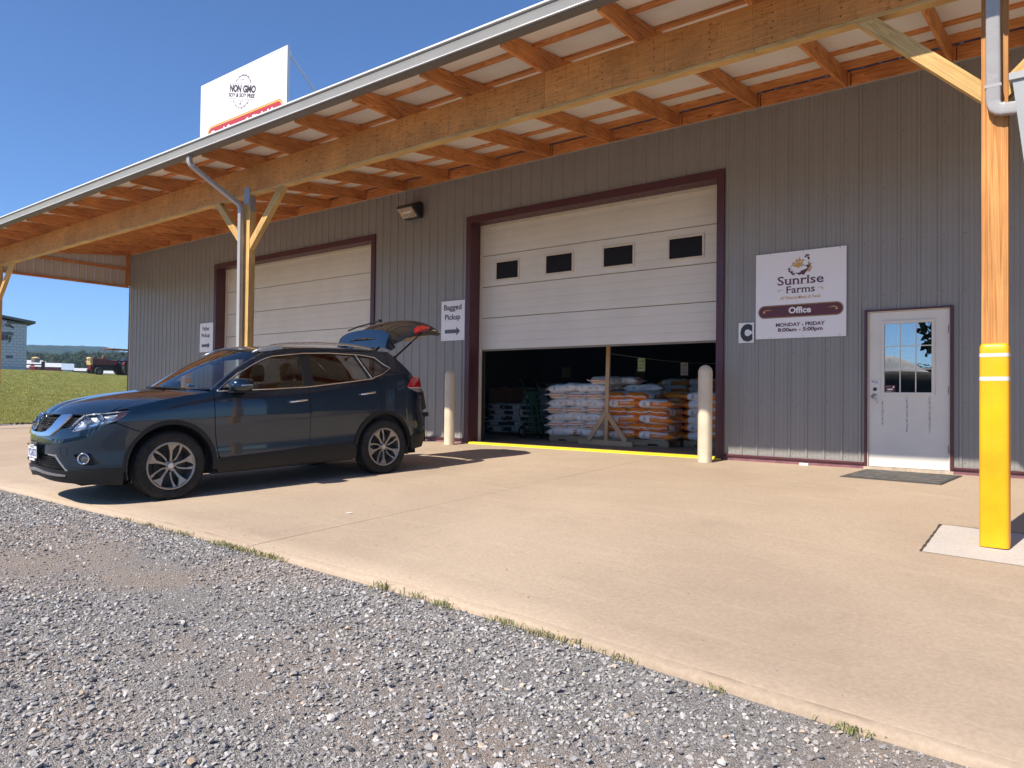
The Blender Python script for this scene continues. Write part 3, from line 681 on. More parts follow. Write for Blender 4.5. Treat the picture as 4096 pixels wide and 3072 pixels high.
for z in (.30,1.04,1.80):
    mb=MB(); mb.lathe([(.008,-.05),(.008,.05)],10,Matrix.Translation((-1.233,.002,z)))
    for k in range(5): mb.lathe([(.0092,-.05+k*.02+.002),(.0092,-.05+k*.02+.017)],10,Matrix.Translation((-1.233,.002,z)))
    mb.build('door_hinge',M('aged_bronze',(.10,.055,.035),.4,.6),OD)
# tape residue on the leaf
m,nt,b=nodes('tape_residue'); v=coords(nt,'Object'); n=noise(nt,v,55,5,.8); c=ramp(nt,n.outputs[0],[(.47,(.60,.58,.54)),(.56,(.27,.24,.22))]); lk(nt,c.outputs[0],b.inputs['Base Color']); TAPE=m
for x,z0,z1 in ((-1.985,.58,.90),(-1.70,.50,.95),(-1.445,.50,.96)):
    P=[];k=14
    for i in range(k+1): P.append((x-.010+rnd.uniform(-.004,.003),z0+(z1-z0)*i/k))
    for i in range(k,-1,-1): P.append((x+.010+rnd.uniform(-.003,.004),z0+(z1-z0)*i/k))
    decal('tape_residue',[P],.0105,TAPE,OD)
dc=box('door_sticker',-1.956,-1.839,.0165,.0195,1.013,1.10,SIGNM,OD)
lettering('Sunrise Farms',-1.950,-1.885,1.084,.006,.0160,SIGNW,OD); decal('sticker_print',[rrect(-1.93,-1.865,1.037,1.056,.004),[(-1.95,1.018),(-1.88,1.018),(-1.88,1.022),(-1.95,1.022)],[(-1.87,1.066),(-1.85,1.066),(-1.846,1.09),(-1.862,1.088)]],.0158,SIGNW,OD)
nt_=tag(box('paper_notice',-1.837,-1.554,.034,.0345,1.393,1.612,M('white_paper',(.75,.75,.73),.8)),'white paper notice reading Feed Store Office behind the door glass','notice')
def world_child(o,par):
    o.parent=par; o.matrix_parent_inverse=par.matrix_basis.inverted() if False else Matrix.Identity(4)
    return o
def place(par): # children given in world coordinates under a rotated/translated box thing
    bpy.context.view_layer.update()
    for c in bpy.data.objects:
        if c.parent==par and not c.get('_pl'):
            pass
def sub(o,par):
    """attach o (built in world coordinates) to par"""
    o.parent=par; M0=Matrix.LocRotScale(par.location,par.rotation_euler,par.scale)
    o.matrix_parent_inverse=M0.inverted(); return o
sub(lettering('Feed Store',-1.820,-1.566,1.535,.040,.0330,SIGNK,None,bold=.0),nt_); sub(lettering('Office',-1.765,-1.615,1.435,.040,.0330,SIGNK,None,bold=.0),nt_)
# ================================================================== CANOPY
CAN=thing('porch_canopy','open timber canopy with orange pine rafters and deep beam along the store front','canopy',(-11,-3.6,0))
def cbox(*a,**k):
    o=box(*a,CAN,**k) if False else box(*a[:8],CAN,*a[8:],**k); return atc(o)
def atc(o): o.location=Vector(o.location)-Vector(CAN.location); return o
RX=[1.2138+1.21666*k for k in range(-20,5)]     # 4 ft rafter spacing
RX=[x for x in RX if -23.3<x<6]
prof=[(-.002,5.13),(-3.53,4.70),(-3.53,4.668),(-3.655,4.655),(-4.43,4.648),(-4.43,4.815),(-.002,5.35)]
mb=MB(); n=len(prof); w=.019
V=[(p[0]+3.6,s*w,p[1]-4.9) for s in (-1,1) for p in prof]
mb.add(V,[tuple(range(n))[::-1],tuple(range(n,2*n))]+[(i,(i+1)%n,n+(i+1)%n,n+i) for i in range(n)])
raf=mb.build('rafter',WOOD,CAN); me=raf.data; bpy.data.objects.remove(raf)
for x in RX:
    o=link('rafter',me,CAN); o.rotation_euler=(0,0,R(90)); o.location=(x-CAN.location.x+rnd.uniform(-.006,.006),0,4.9+rnd.uniform(-.002,.002))
# beam of three plies in long lengths, bottom lamination, nails
bx=[-24.4,-19.1,-13.0,-10.9,-4.86,1.2,6.9]
for a,b in ((-24.4,-17.0),(-17.0,-10.91),(-10.91,-4.85),(-4.85,1.22),(1.22,6.9)):
    atc(box('beam',a,b-.003,-3.65,-3.54,4.232,4.662,WOODB,CAN,.003))
for a,b in ((-24.4,-14.6),(-14.6,-8.5),(-8.5,-2.4),(-2.4,6.9)): atc(box('beam_sole_plate',a,b-.003,-3.652,-3.538,4.196,4.2305,WOODP,CAN,.003))
mb=MB(); x=-24.2
while x<6.5:
    for k in range(5):
        xx=x+rnd.uniform(-.008,.008); z=4.29+k*.078+rnd.uniform(-.01,.01)
        if rnd.random()<.93: mb.lathe([(.0085,0),(.0085,-.0022)],7,Matrix.Translation((xx,-3.6502,z))@Matrix.Rotation(R(-90),4,'X')@Matrix.Scale(-1,4,(0,0,1)))
    x+=.61
o=atc(mb.build('beam_nails',M('dark_nail_head',(.03,.02,.015),.5,.4),CAN)); o['kind']='stuff'
# ledger blocks between rafters, dark end blocks, purlins
for a,b in zip(RX,RX[1:]):
    atc(box('ledger_board',a+.075,b-.021,-.045,-.006,5.128,5.318,WOOD,CAN,.002))
    atc(box('spacer_block',a+.022,a+.062,-.05,-.004,5.135,5.31,WOOD,CAN,.002))
def roofz(y): return 5.365+.122*y
for y in (-3.86,-3.25,-2.10,-.88,-.36,-.27,-.18):
    for a,b in zip([-24.5]+RX,RX+[6.9]):
        pass
        o=box('purlin',a+.0205,b-.0205,-.044,.044,-.019,.019,WOOD,CAN,.002); o.location=((a+b)/2+11,y+3.6,roofz(y)-.020); o.rotation_euler=(math.atan(.122),0,0)
atc(box('wall_plate',-24.4,6.9,-.004,.15,5.143,5.345,WOOD,CAN)); atc(box('edge_board',-24.5,6.9,-4.452,-4.432,4.700,4.83,GUT,CAN,.002))
# white liner and metal roof
mb=MB(); nx,ny=200,40
def liner(a,b):
    x=-24.5+31.4*a; y=-4.45+4.44*b
    sag=-.004*abs(math.sin(PI*(x-1.2138)/1.21666))**.6*abs(math.sin(PI*(y+.1)/.6)); return (x,y,roofz(y)+.004+sag-.002)
mb.grid(liner,nx,ny); atc(mb.build('roof_liner',WRAP,CAN,smooth=True))
mb=MB(); p=[(-24.55,roofz(-4.57)+.02)]; V=[]
xs=[];x=-24.55
while x<6.95: xs+=[(x,0),(x+.10,0),(x+.11,.02),(x+.13,.02),(x+.14,0)]; x+=.2286
V=[(xx,y,roofz(y)+.014+d) for y in (-4.50,.2) for xx,d in xs]; n=len(xs)
mb.add(V,[(i,i+1,n+i+1,n+i) for i in range(n-1)]); atc(mb.build('roof_sheet',ROOFM,CAN))
# gutter: K-style profile
g=[(-4.455,4.835),(-4.455,4.690),(-4.530,4.690),(-4.568,4.693),(-4.578,4.700),(-4.576,4.708),(-4.548,4.724),(-4.552,4.742),(-4.566,4.790),(-4.574,4.812),(-4.570,4.822),(-4.566,4.826),(-4.592,4.832),(-4.592,4.852),(-4.570,4.852)]
mb=MB(); n=len(g); V=[(x,y,z) for x in (-24.5,6.95) for y,z in g]; mb.add(V,[(i,i+1,n+i+1,n+i) for i in range(n-1)]+[tuple(range(n))])
o=atc(mb.build('gutter',GUT,CAN)); sd_=o.modifiers.new('thick','SOLIDIFY'); sd_.thickness=.0015
GLINT=M('gutter_glint_tone',(.78,.77,.75),.25,0,.03,4)  # sun highlight painted in: bead and lip much paler than the gutter
mb=MB(); mb.tube([(-24.5,-4.577,4.701),(6.95,-4.577,4.701)],.0065,8); atc(mb.build('gutter_bead',GLINT,CAN,smooth=True))
mb=MB(); mb.box(-24.5,6.95,-4.597,-4.588,4.838,4.856); atc(mb.build('gutter_lip',GLINT,CAN))
atc(box('gutter_shade_strip',-24.5,6.95,-4.556,-4.432,4.680,4.6875,M('gutter_shade_tone',(.13,.115,.10),.5),CAN))  # dark strip that paints the shade on the gutter's underside
# gable end at the left
for k,yy in enumerate([ -4.43+.2286*i for i in range(20)]):
    y1=min(yy+.2270,.04)
    if yy>-.02: break
    mb=MB(); P=[]
    zt=lambda y: roofz(y)-.012
    pr_=[(yy,0),(yy+.018,0),(yy+.022,.012),(yy+.03,.012),(yy+.034,0),(y1,0)]
    V=[(-23.145-d,y,z) for y,d in pr_ for z in (4.19,zt(y))]; mb.add(V,[(2*i,2*i+1,2*i+3,2*i+2) for i in range(len(pr_)-1)])
    atc(mb.build('gable_sheet',M('gable_steel',(.50,.45,.41),.5,0,.05,2),CAN))
atc(box('gable_bottom_rail',-23.14,-23.10,-4.43,-.03,4.150,4.19,WOOD,CAN,.002)); atc(box('gable_bottom_rail',-23.17,-23.10,-4.43,0.06,4.128,4.1495,WOOD,CAN,.002))
atc(box('gable_girt',-23.138,-23.10,-3.5,-.12,4.66,4.74,WOOD,CAN,.002)); atc(box('gable_post',-23.138,-23.075,-.118,.03,4.19,5.12,WOOD,CAN,.002))
# posts with knee braces, brackets
def post(xc,brL=True,brR=True):
    g0=gz(min(xc,3),-3.6)
    for i,(a,b) in enumerate(((-3.652,-3.6145),(-3.613,-3.5755),(-3.574,-3.5365))):
        atc(box('post',xc-.089,xc+.089,a,b,g0-.1,4.194,WOODPOST if xc>-5 else WOODP,CAN,.0025))
    for s,on in ((-1,brL),(1,brR)):
        if not on: continue
        p0=Vector((xc+s*.089,-3.60,3.365)); p1=Vector((xc+s*.885,-3.60,4.145))
        mb=MB(); d=(p1-p0).normalized(); nrm=Vector((-d.z*1,0,d.x))*(1 if s>0 else -1); h=.062
        # quad trimmed against post face and beam soffit
        def hit_x(off): t=(xc+s*.0895-(p0+nrm*off).x)/d.x; return p0+nrm*off+d*t
        def hit_z(off): t=(4.1955-(p0+nrm*off).z)/d.z; return p0+nrm*off+d*t
        q=[hit_x(-h),hit_z(-h),hit_z(h),hit_x(h)]; c=(p0+p1)/2; L=(p1-p0).length
        ang=math.atan2(d.z,d.x); MX=Matrix.Translation(c)@Matrix.Rotation(-ang,4,'Y'); inv=MX.inverted()
        loc=[inv@v_ for v_ in q]
        mb.add([(v_.x,y,v_.z) for y in (-.045,.045) for v_ in loc],[(0,1,2,3),(7,6,5,4),(0,4,5,1),(1,5,6,2),(2,6,7,3),(3,7,4,0)])
        o=mb.build('knee_brace',WOODP,CAN,bev=.003); o.matrix_local=Matrix.Translation(-Vector(CAN.location))@MX
post(-.494,True,True); post(-10.91); post(-22.6,False,True)
mb=MB(); mb.box(-10.99,-10.83,-3.658,-3.6535,4.05,4.33); mb.box(-10.8208,-10.818,-3.645,-3.545,3.93,4.19); mb.build('x',STEEL).name='post_bracket'
o=bpy.data.objects['post_bracket']; o.parent=CAN; atc(o)
mb=MB()
for i in range(4):
    for j in range(2): mb.lathe([(.006,0),(.006,.003)],7,Matrix.Translation((-10.8178,-3.62+.04*j,3.97+.045*i))@Matrix.Rotation(R(90),4,'Y'))
atc(mb.build('bracket_nails',SATIN,CAN))
# ---- downspouts
def elbow(mb,pts,w,h,corr=True,up=None):
    """rectangular pipe with crimped bends"""
    P=[Vector(p) for p in pts]; rings=[]
    path=[];scl=[]
    for i,p in enumerate(P):
        if 0<i<len(P)-1:
            a=(P[i-1]-p).normalized();b=(P[i+1]-p).normalized(); r=.075; n=9
            for k in range(n+1):
                t=k/n; q=(p+a*r)*(1-t)**2+p*2*t*(1-t)+(p+b*r)*t*t; path.append(q); scl.append(1.0 if k%2==0 else .93)
        else: path.append(p); scl.append(1)
    prev=None; nn=16
    for i,q in enumerate(path):
        d=(path[min(i+1,len(path)-1)]-path[max(i-1,0)]).normalized()
        x=Vector((1,0,0)) if prev is None else prev
        if up is not None: x=Vector(up)
        x=(x-d*x.dot(d)).normalized(); y=d.cross(x); prev=x; ring=[]
        for k in range(nn):
            a=2*PI*(k+.5)/nn; e=.3; ca=math.copysign(abs(math.cos(a))**e,math.cos(a)); sa=math.copysign(abs(math.sin(a))**e,math.sin(a))
            ring.append(q+x*ca*w/2*scl[i]+y*sa*h/2*scl[i])
        rings.append(ring)
    V=[v for r_ in rings for v in r_]; mb.add(V,[(i*nn+k,i*nn+(k+1)%nn,(i+1)*nn+(k+1)%nn,(i+1)*nn+k) for i in range(len(rings)-1) for k in range(nn)])
mb=MB(); elbow(mb,[(-11.21,-4.50,4.70),(-11.21,-4.50,4.56),(-10.97,-3.73,4.02),(-10.945,-3.705,0-.12)],.092,.07,up=(1,0,0)); atc(mb.build('downspout',DSP,CAN,auto=35))
mb=MB(); elbow(mb,[(-.505,-4.50,4.70),(-.505,-4.48,4.60),(-.500,-3.735,4.30),(-.497,-3.705,3.17),(-.25,-3.705,3.145)],.100,.075,up=(1,0,0)); ds=mb.build('downspout',DSP,CAN,auto=35); atc(ds)
for z0,z1 in ((3.30,4.2),):
    mb=MB()
    for dx in (-.03,-.016,-.002,.012,.026): mb.box(-.498+dx-.003,-.498+dx+.003,-3.749,-3.738,z0+.1,z1)
    o=mb.build('downspout_ribs',DSP,CAN); atc(o)
mb=MB(); mb.box(-.553,-.443,-3.7475,-3.655,3.34,3.365); atc(mb.build('downspout_strap',DSP,CAN,bev=.001))
# rain hopper hanging beyond the post
HP=thing('rain_hopper','pale grey sheet metal rain hopper at the end of the right downspout','hopper',(-.2,-3.62,2.9))
mb=MB(); 
top=[(-.385,-3.78,3.39),(.12,-3.78,3.39),(.12,-3.42,3.39),(-.385,-3.42,3.39)]; low=[(-.29,-3.74,2.62),(.05,-3.74,2.62),(.05,-3.48,2.62),(-.29,-3.48,2.62)]
lip=[(-.395,-3.79,3.35),(.13,-3.79,3.35),(.13,-3.41,3.35),(-.395,-3.41,3.35)]; lt=[(a,b,3.405) for a,b,_ in lip]; mid=[(-.372,-3.77,3.35),(.11,-3.77,3.35),(.11,-3.43,3.35),(-.372,-3.43,3.35)]
mb.add(mid+low,[(0,1,5,4),(1,2,6,5),(2,3,7,6),(3,0,4,7),(4,5,6,7)]); b_=mb.build('body',M('pale_sheet_metal',(.33,.34,.34),.4,0,.05,5),HP); b_.location=(.2,3.62,-2.9)
mb=MB(); mb.add(lip+lt,[(0,1,5,4),(1,2,6,5),(2,3,7,6),(3,0,4,7),(0,1,2,3)]); b_=mb.build('rim',MATS['pale_sheet_metal'],HP,bev=.004); b_.location=(.2,3.62,-2.9)
# ================================================================== SIGNS
def sign(name,label,x0,x1,z0,z1,y,t,mat,frame=None,cat='sign'):
    o=thing(name,label,cat,((x0+x1)/2,y,z0)); b=box('panel',x0,x1,y-t,y,z0,z1,mat,None,.001); sub(b,o); return o
def put(o,par): return sub(o,par)
OS=sign('office_sign','square white office sign with rooster and sunrise logo, left of the office door',-3.64,-2.42,1.762,2.98,-.021,.008,SIGNW)
ox,oz,yy=-3.64,1.764,-.0305
L_SUN1=[(0.505, 1.005), (0.489, 1.021), (0.512, 1.026), (0.51, 1.061), (0.552, 1.054), (0.559, 1.104), (0.59, 1.086), (0.606, 1.13), (0.63, 1.08), (0.661, 1.095), (0.676, 1.073), (0.664, 1.06), (0.621, 1.067), (0.573, 1.056), (0.531, 1.028)]
L_SUN2=[(0.512, 1.004), (0.542, 1.03), (0.587, 1.054), (0.628, 1.057), (0.659, 1.051), (0.653, 1.026), (0.632, 0.999), (0.596, 0.973), (0.58, 0.983), (0.545, 0.996)]
L_SUN3=[(0.728, 1.048), (0.745, 1.054), (0.743, 1.029), (0.782, 1.027), (0.757, 0.995), (0.781, 0.979), (0.762, 0.954), (0.774, 0.939), (0.759, 0.926), (0.754, 0.959), (0.749, 0.98), (0.75, 1.009), (0.738, 1.031)]
L_SUN4=[(0.715, 0.914), (0.738, 0.964), (0.749, 0.973), (0.754, 0.937), (0.752, 0.91)]
L_COMB=[(0.673, 1.131), (0.69, 1.138), (0.678, 1.152), (0.702, 1.138), (0.693, 1.163), (0.71, 1.148), (0.713, 1.162), (0.724, 1.147), (0.727, 1.157), (0.741, 1.145), (0.745, 1.132), (0.721, 1.131), (0.704, 1.124), (0.693, 1.111), (0.678, 1.116)]
L_FACE=[(0.709, 1.113), (0.724, 1.125), (0.741, 1.113), (0.748, 1.084), (0.731, 1.073), (0.719, 1.094)]
L_BREAST=[(0.721, 1.069), (0.735, 1.032), (0.748, 1.009), (0.747, 0.981), (0.732, 0.961), (0.718, 0.93), (0.691, 0.904), (0.674, 0.877), (0.657, 0.872), (0.636, 0.886), (0.615, 0.873), (0.588, 0.885), (0.577, 0.903), (0.574, 0.885), (0.563, 0.909), (0.546, 0.897), (0.539, 0.876), (0.528, 0.887), (0.525, 0.873), (0.5, 0.897), (0.483, 0.921), (0.453, 0.934), (0.463, 0.948), (0.456, 0.97), (0.503, 0.982), (0.475, 0.968), (0.493, 0.968), (0.479, 0.95), (0.486, 0.931), (0.518, 0.95), (0.507, 0.922), (0.53, 0.938), (0.518, 0.903), (0.56, 0.911), (0.615, 0.908), (0.632, 0.935), (0.656, 0.94), (0.691, 0.951), (0.713, 0.959), (0.711, 0.977), (0.69, 0.999), (0.666, 1.003), (0.642, 0.995), (0.622, 0.982), (0.656, 1.015), (0.684, 1.007), (0.701, 0.999), (0.711, 1.013), (0.725, 1.001), (0.73, 1.018)]
L_TAIL=[(0.428, 0.944), (0.44, 0.961), (0.461, 0.988), (0.493, 1.003), (0.505, 1.004), (0.482, 0.993), (0.461, 0.975), (0.444, 0.962)]
put(decal('sun_emblem',[L_SUN1,L_SUN2,L_SUN3,L_SUN4],yy,SIGNG,None,ox,oz),OS)
put(decal('rooster_emblem',[L_COMB,L_FACE,L_BREAST,L_TAIL],yy-.0008,SIGNM,None,ox,oz),OS)
put(lettering('Sunrise',ox+.308,ox+.930,oz+.752,.120,yy,SIGNM,None,bold=.012,serif=.05),OS)
put(lettering('Farms',ox+.424,ox+.816,oz+.633,.095,yy,SIGNM,None,bold=.012,serif=.05),OS)
put(lettering('All Natural Meats & Feeds',ox+.342,ox+.886,oz+.546,.046,yy,SIGNG,None,bold=.01,slant=.25),OS)
put(decal('pill_border',[rrect(.037,1.186,.288,.472,.091,10)],yy,SIGNM,None,ox,oz),OS)
put(decal('pill_line',[rrect(.043,1.180,.294,.466,.085,10)],yy-.0006,SIGNG,None,ox,oz),OS)
put(decal('pill',[rrect(.049,1.174,.300,.460,.079,10)],yy-.0012,SIGNM,None,ox,oz),OS)
put(lettering('Office',ox+.465,ox+.766,oz+.348,.083,yy-.0018,SIGNW,None,bold=.035),OS)
put(lettering('MONDAY - FRIDAY',ox+.285,ox+.951,oz+.166,.048,yy,SIGNM,None,bold=.035,serif=.03),OS)
put(lettering('8:00am - 5:00pm',ox+.314,ox+.921,oz+.094,.050,yy,SIGNM,None,bold=.035,serif=.03),OS)
def scroll(cx,cz,w,s,col,y):
    P=[]
    for o_,k in ((0,1),):
        pts=[(0,.10),(.1,.36),(.35,.46),(.7,.38),(1.0,.28),(.7,.33),(.4,.36),(.22,.28),(.18,.1),(.26,0),(.22,-.14),(.1,-.16),(.02,-.05)]
        P.append([(cx+s*(a-.5)*w,cz+b*w*.5) for a,b in pts]); P.append([(cx+s*(a-.5)*w,cz+(b+.12)*w*.5) for a,b in ((.25,.42),(.6,.40),(.95,.2),(.6,.34),(.28,.34))])
    return decal('scroll',P,y,col,None,ox,oz)
put(scroll(.175,.375,.145,1,SIGNG,yy-.0018),OS); put(scroll(1.045,.375,.145,-1,SIGNG,yy-.0018),OS); put(scroll(.355,.665,.085,1,SIGNG,yy),OS); put(scroll(.883,.665,.085,-1,SIGNG,yy),OS)
put(decal('sign_screws',[circ(x_,z_,.006,8) for x_ in (.21,.66,1.14) for z_ in (.02,1.196)],yy-.0005,SIGNK,None,ox,oz),OS)
CS=thing('letter_sheet','paper sheet with a bold black letter C taped beside the office sign','sign',(-3.78,-.02,1.72))
sub(box('sheet',-3.893,-3.666,-.0215,-.0205,1.718,2.012,M('laminated_paper',(.72,.72,.70),.25),None),CS); sub(lettering('C',-3.868,-3.690,1.765,.205,-.0222,SIGNK,None,bold=.09),CS)
PS=sign('pallet_pickup_sign','small white sign reading Pallet Pickup with an arrow, by the left door',-18.877,-18.214,2.014,2.80,-.021,.006,SIGNW)
for a,b,z,t in ((-18.74,-18.40,2.60,'Pallet'),(-18.78,-18.36,2.42,'Pickup')): put(lettering(t,a,b,z,.10,-.0285,LINEN,None,bold=.025),PS)
ARW=lambda x0,x1,z,h:[[(x0,z-h*.5),(x1-h*1.3,z-h*.5),(x1-h*1.3,z-h*1.15),(x1,z),(x1-h*1.3,z+h*1.15),(x1-h*1.3,z+h*.5),(x0,z+h*.5)]]
put(decal('arrow',ARW(-18.77,-18.36,2.19,.075),-.0285,M('arrow_grey',(.09,.10,.11),.5),None),PS)
BS=sign('bagged_pickup_sign','tall white sign reading Bagged Pickup with an arrow, by the open door',-9.86,-9.248,1.977,2.752,-.021,.006,SIGNW)
for a,b,z,t in ((-9.79,-9.33,2.575,'Bagged'),(-9.76,-9.36,2.385,'Pickup')): put(lettering(t,a,b,z,.105,-.0285,LINEN,None,bold=.025),BS)
put(decal('arrow',ARW(-9.76,-9.36,2.155,.075),-.0285,MATS['arrow_grey'],None),BS)
for s_,x0_,x1_,z0_,z1_ in ((PS,-18.877,-18.214,2.014,2.80),(BS,-9.86,-9.248,1.977,2.752)):
    put(decal('sign_screws',[circ(x_,z_,.007,8) for x_ in (x0_+.05,x1_-.05) for z_ in (z0_+.03,z1_-.03)],-.0284,SIGNGR,None),s_)
R_SEAL1=[(1.049, 1.021), (1.071, 1.066), (1.123, 1.066), (1.165, 1.106), (1.212, 1.094), (1.258, 1.113), (1.302, 1.083), (1.356, 1.084), (1.381, 1.047), (1.431, 1.032), (1.456, 0.975), (1.499, 0.946), (1.499, 0.899), (1.477, 0.906), (1.445, 0.969), (1.365, 1.04), (1.287, 1.07), (1.201, 1.079), (1.115, 1.055), (1.069, 1.018)]
R_ARC1=[(1.141, 0.995), (1.195, 1.016), (1.281, 1.011), (1.36, 0.973), (1.404, 0.925), (1.392, 0.926), (1.348, 0.974), (1.282, 1.007), (1.203, 1.01), (1.151, 0.992)]
R_SEAL2=[(0.991, 0.757), (0.989, 0.711), (1.042, 0.676), (1.059, 0.625), (1.115, 0.609), (1.145, 0.562), (1.18, 0.574), (1.236, 0.538), (1.274, 0.565), (1.336, 0.548), (1.358, 0.587), (1.419, 0.585), (1.445, 0.634), (1.433, 0.637), (1.38, 0.608), (1.304, 0.577), (1.227, 0.572), (1.164, 0.582), (1.083, 0.639), (1.025, 0.707), (1.003, 0.755)]
R_RL1=[(0.884, 1.057), (1.653, 0.845), (1.653, 0.841), (0.884, 1.051)]
R_RL2=[(0.834, 0.817), (1.607, 0.605), (1.607, 0.599), (0.834, 0.811)]
R_ROO=[(1.154, 0.644), (1.193, 0.653), (1.224, 0.641), (1.217, 0.616), (1.178, 0.623)]
R_RTAIL=[(1.176, 0.666), (1.187, 0.685), (1.2, 0.669), (1.211, 0.688), (1.224, 0.652)]
R_RHEAD=[(1.246, 0.675), (1.266, 0.686), (1.282, 0.671), (1.271, 0.643), (1.262, 0.667)]
RSX,RSZ,RSY=-11.893,4.957,-3.94
RS=sign('roof_sign','large white roof sign reading NON GMO SOY & SOY FREE above a red band',-11.893,-9.453,4.957,6.177,RSY+.03,.03,SIGNW)
ry=RSY-.0015
put(decal('seal',[R_SEAL1,R_SEAL2,R_ARC1,R_ROO,R_RTAIL,R_RHEAD],ry,SIGNGR,None,RSX,RSZ),RS); put(decal('rule',[R_RL1,R_RL2],ry,SIGNK,None,RSX,RSZ),RS)
put(lettering('NON',RSX+.868,RSX+1.222,RSZ+.921,.108,ry,LINEN,None,bold=.055,serif=.05,slant=.12,zend=RSZ+.823),RS)
put(lettering('GMO',RSX+1.262,RSX+1.628,RSZ+.810,.106,ry,LINEN,None,bold=.055,serif=.05,slant=.12,zend=RSZ+.712),RS)
put(lettering('SOY & SOY FREE',RSX+.845,RSX+1.602,RSZ+.842,.060,ry,LINEN,None,bold=.04,serif=.03,slant=.12,zend=RSZ+.633),RS)
put(lettering('All natural feeds',RSX+1.155,RSX+1.385,RSZ+1.035,.028,ry,SIGNGR,None,bold=-.01,slant=.3,zend=RSZ+.985),RS)
put(decal('band_outline',[rrect(.215,2.360,.10,.456,.12,8)],ry,SIGNR,None,RSX,RSZ),RS); put(decal('band_line',[rrect(.228,2.348,.112,.444,.11,8)],ry-.0006,SIGNY,None,RSX,RSZ),RS); put(decal('band',[rrect(.246,2.330,.130,.427,.10,8)],ry-.0012,SIGNR,None,RSX,RSZ),RS)
put(lettering('Feed Store & Pick Up',RSX+.340,RSX+2.215,RSZ+.210,.155,ry-.002,SIGNW,None,bold=.035),RS)
mb=MB()
for x0_,x1_,z0_,z1_ in ((RSX-.02,RSX+2.46,6.165,6.19),(RSX-.02,RSX+2.46,4.94,4.965),(RSX-.022,RSX+.002,4.965,6.165),(RSX+2.438,RSX+2.462,4.965,6.165)): mb.box(x0_,x1_,RSY-.006,RSY+.045,z0_,z1_)
put(mb.build('frame',M('white_frame',(.72,.72,.71),.4,0,.03,4),None,bev=.003),RS)
for x_ in (RSX+.03,RSX+2.40):
    mb=MB(); mb.bar((x_+.04,RSY+.04,6.08),(x_+.04,RSY+1.15,5.16),.022,.022); mb.box(x_+.02,x_+.06,RSY+.03,RSY+.07,6.04,6.12); put(mb.build('stay',MATS['white_frame'],None),RS)
    put(box('leg',x_-.02,x_+.02,RSY+.035,RSY+.075,4.88,6.1,MATS['white_frame'],None),RS)

# ================================================================== CAR (blue crossover, tailgate up)
def lerp_tab(t,tab,k=1):
    # monotone-ish cubic (finite difference hermite) through tab rows (x, y...)
    n=len(tab)
    if t<=tab[0][0]: return tab[0][k]
    if t>=tab[-1][0]: return tab[-1][k]
    i=0
    while t>tab[i+1][0]: i+=1
    x0,x1=tab[i][0],tab[i+1][0]; y0,y1=tab[i][k],tab[i+1][k]
    h=x1-x0; d=(y1-y0)/h
    m0=d if i==0 else ((tab[i][k]-tab[i-1][k])/(x0-tab[i-1][0])+d)/2
    m1=d if i==n-2 else ((tab[i+2][k]-y1)/(tab[i+2][0]-x1)+d)/2
    if d==0: m0=m1=0
    else:
        if m0/d<0: m0=0
        if m1/d<0: m1=0
        if m0/d>3: m0=3*d
        if m1/d>3: m1=3*d
    s=(t-x0)/h
    return (2*s**3-3*s*s+1)*y0+(s**3-2*s*s+s)*h*m0+(-2*s**3+3*s*s)*y1+(s**3-s*s)*h*m1
PLAN=[(-1.66,-.992,0),(-1.3,-.968,.36),(-1.08,-.905,.57),(-.88,-.785,.735),(-.66,-.615,.845),(-.45,-.44,.893),(-.2,-.2,.912),(.3,.3,.92),(1.3,1.3,.925),(2.3,2.3,.922),(2.9,2.885,.908),(3.15,3.13,.888),(3.4,3.365,.845),(3.6,3.52,.75),(3.85,3.64,.54),(4.15,3.70,.25),(4.4,3.715,0)]
BELT=[(-.4,.97),(0,1.05),(.3,1.095),(.48,1.113),(1.6,1.15),(2.55,1.25),(3.2,1.30)]
WT=[(-1.66,.905),(-.9,.91),(-.66,.93),(-.4,.97),(0,1.05),(.3,1.095),(.48,1.113)]
VREL=[(.18,-.045),(.28,-.022),(.40,-.014),(.55,-.018),(.70,-.006),(.84,0)]
VUP=[(0,0),(.5,-.008),(.8,-.024),(1.0,-.048)]
FRU=[(.15,.06),(.25,.03),(.36,0),(.55,.0),(.68,.012),(.78,.045),(.86,.09),(.92,.14)]
RRU=[(.2,-.1),(.4,-.03),(.55,0),(.7,-.02),(.8,-.05),(1.0,-.06),(1.3,-.09)]
def sm(a,b,x):
    t=max(0,min(1,(x-a)/(b-a)));return t*t*(3-2*t)
def side(s,w):
    """body side wrap: s runs front centre -> side -> rear centre, w height"""
    u=lerp_tab(s,PLAN,1);v=lerp_tab(s,PLAN,2)
    wb=lerp_tab(s,BELT) if s>-.4 else .97-.07*sm(-.4,-.9,s) if False else lerp_tab(s,WT) if s<.48 else lerp_tab(s,BELT)
    if w<.84: dv=lerp_tab(w,VREL)
    elif w<=wb: dv=lerp_tab((w-.84)/max(.02,wb-.84),VUP)
    else:
        # greenhouse: tumblehome
        t=(w-wb)/max(.05,1.60-wb); dv=-.048-.19*t-.015*t*t
        if s>2.7: dv-=0
    v=v*(1+dv/.92)
    fb=sm(-.35,-1.25,-abs(s)) if False else (sm(.35,1.25,-s) if s<0 else 0)
    u+=lerp_tab(w,FRU)*fb
    rb=sm(2.9,3.5,s)
    u+=lerp_tab(w,RRU)*rb
    return (u,v,w)
ZC=[(-.86,.905),(-.80,.955),(-.66,1.02),(-.45,1.075),(-.1,1.13),(.12,1.150)]
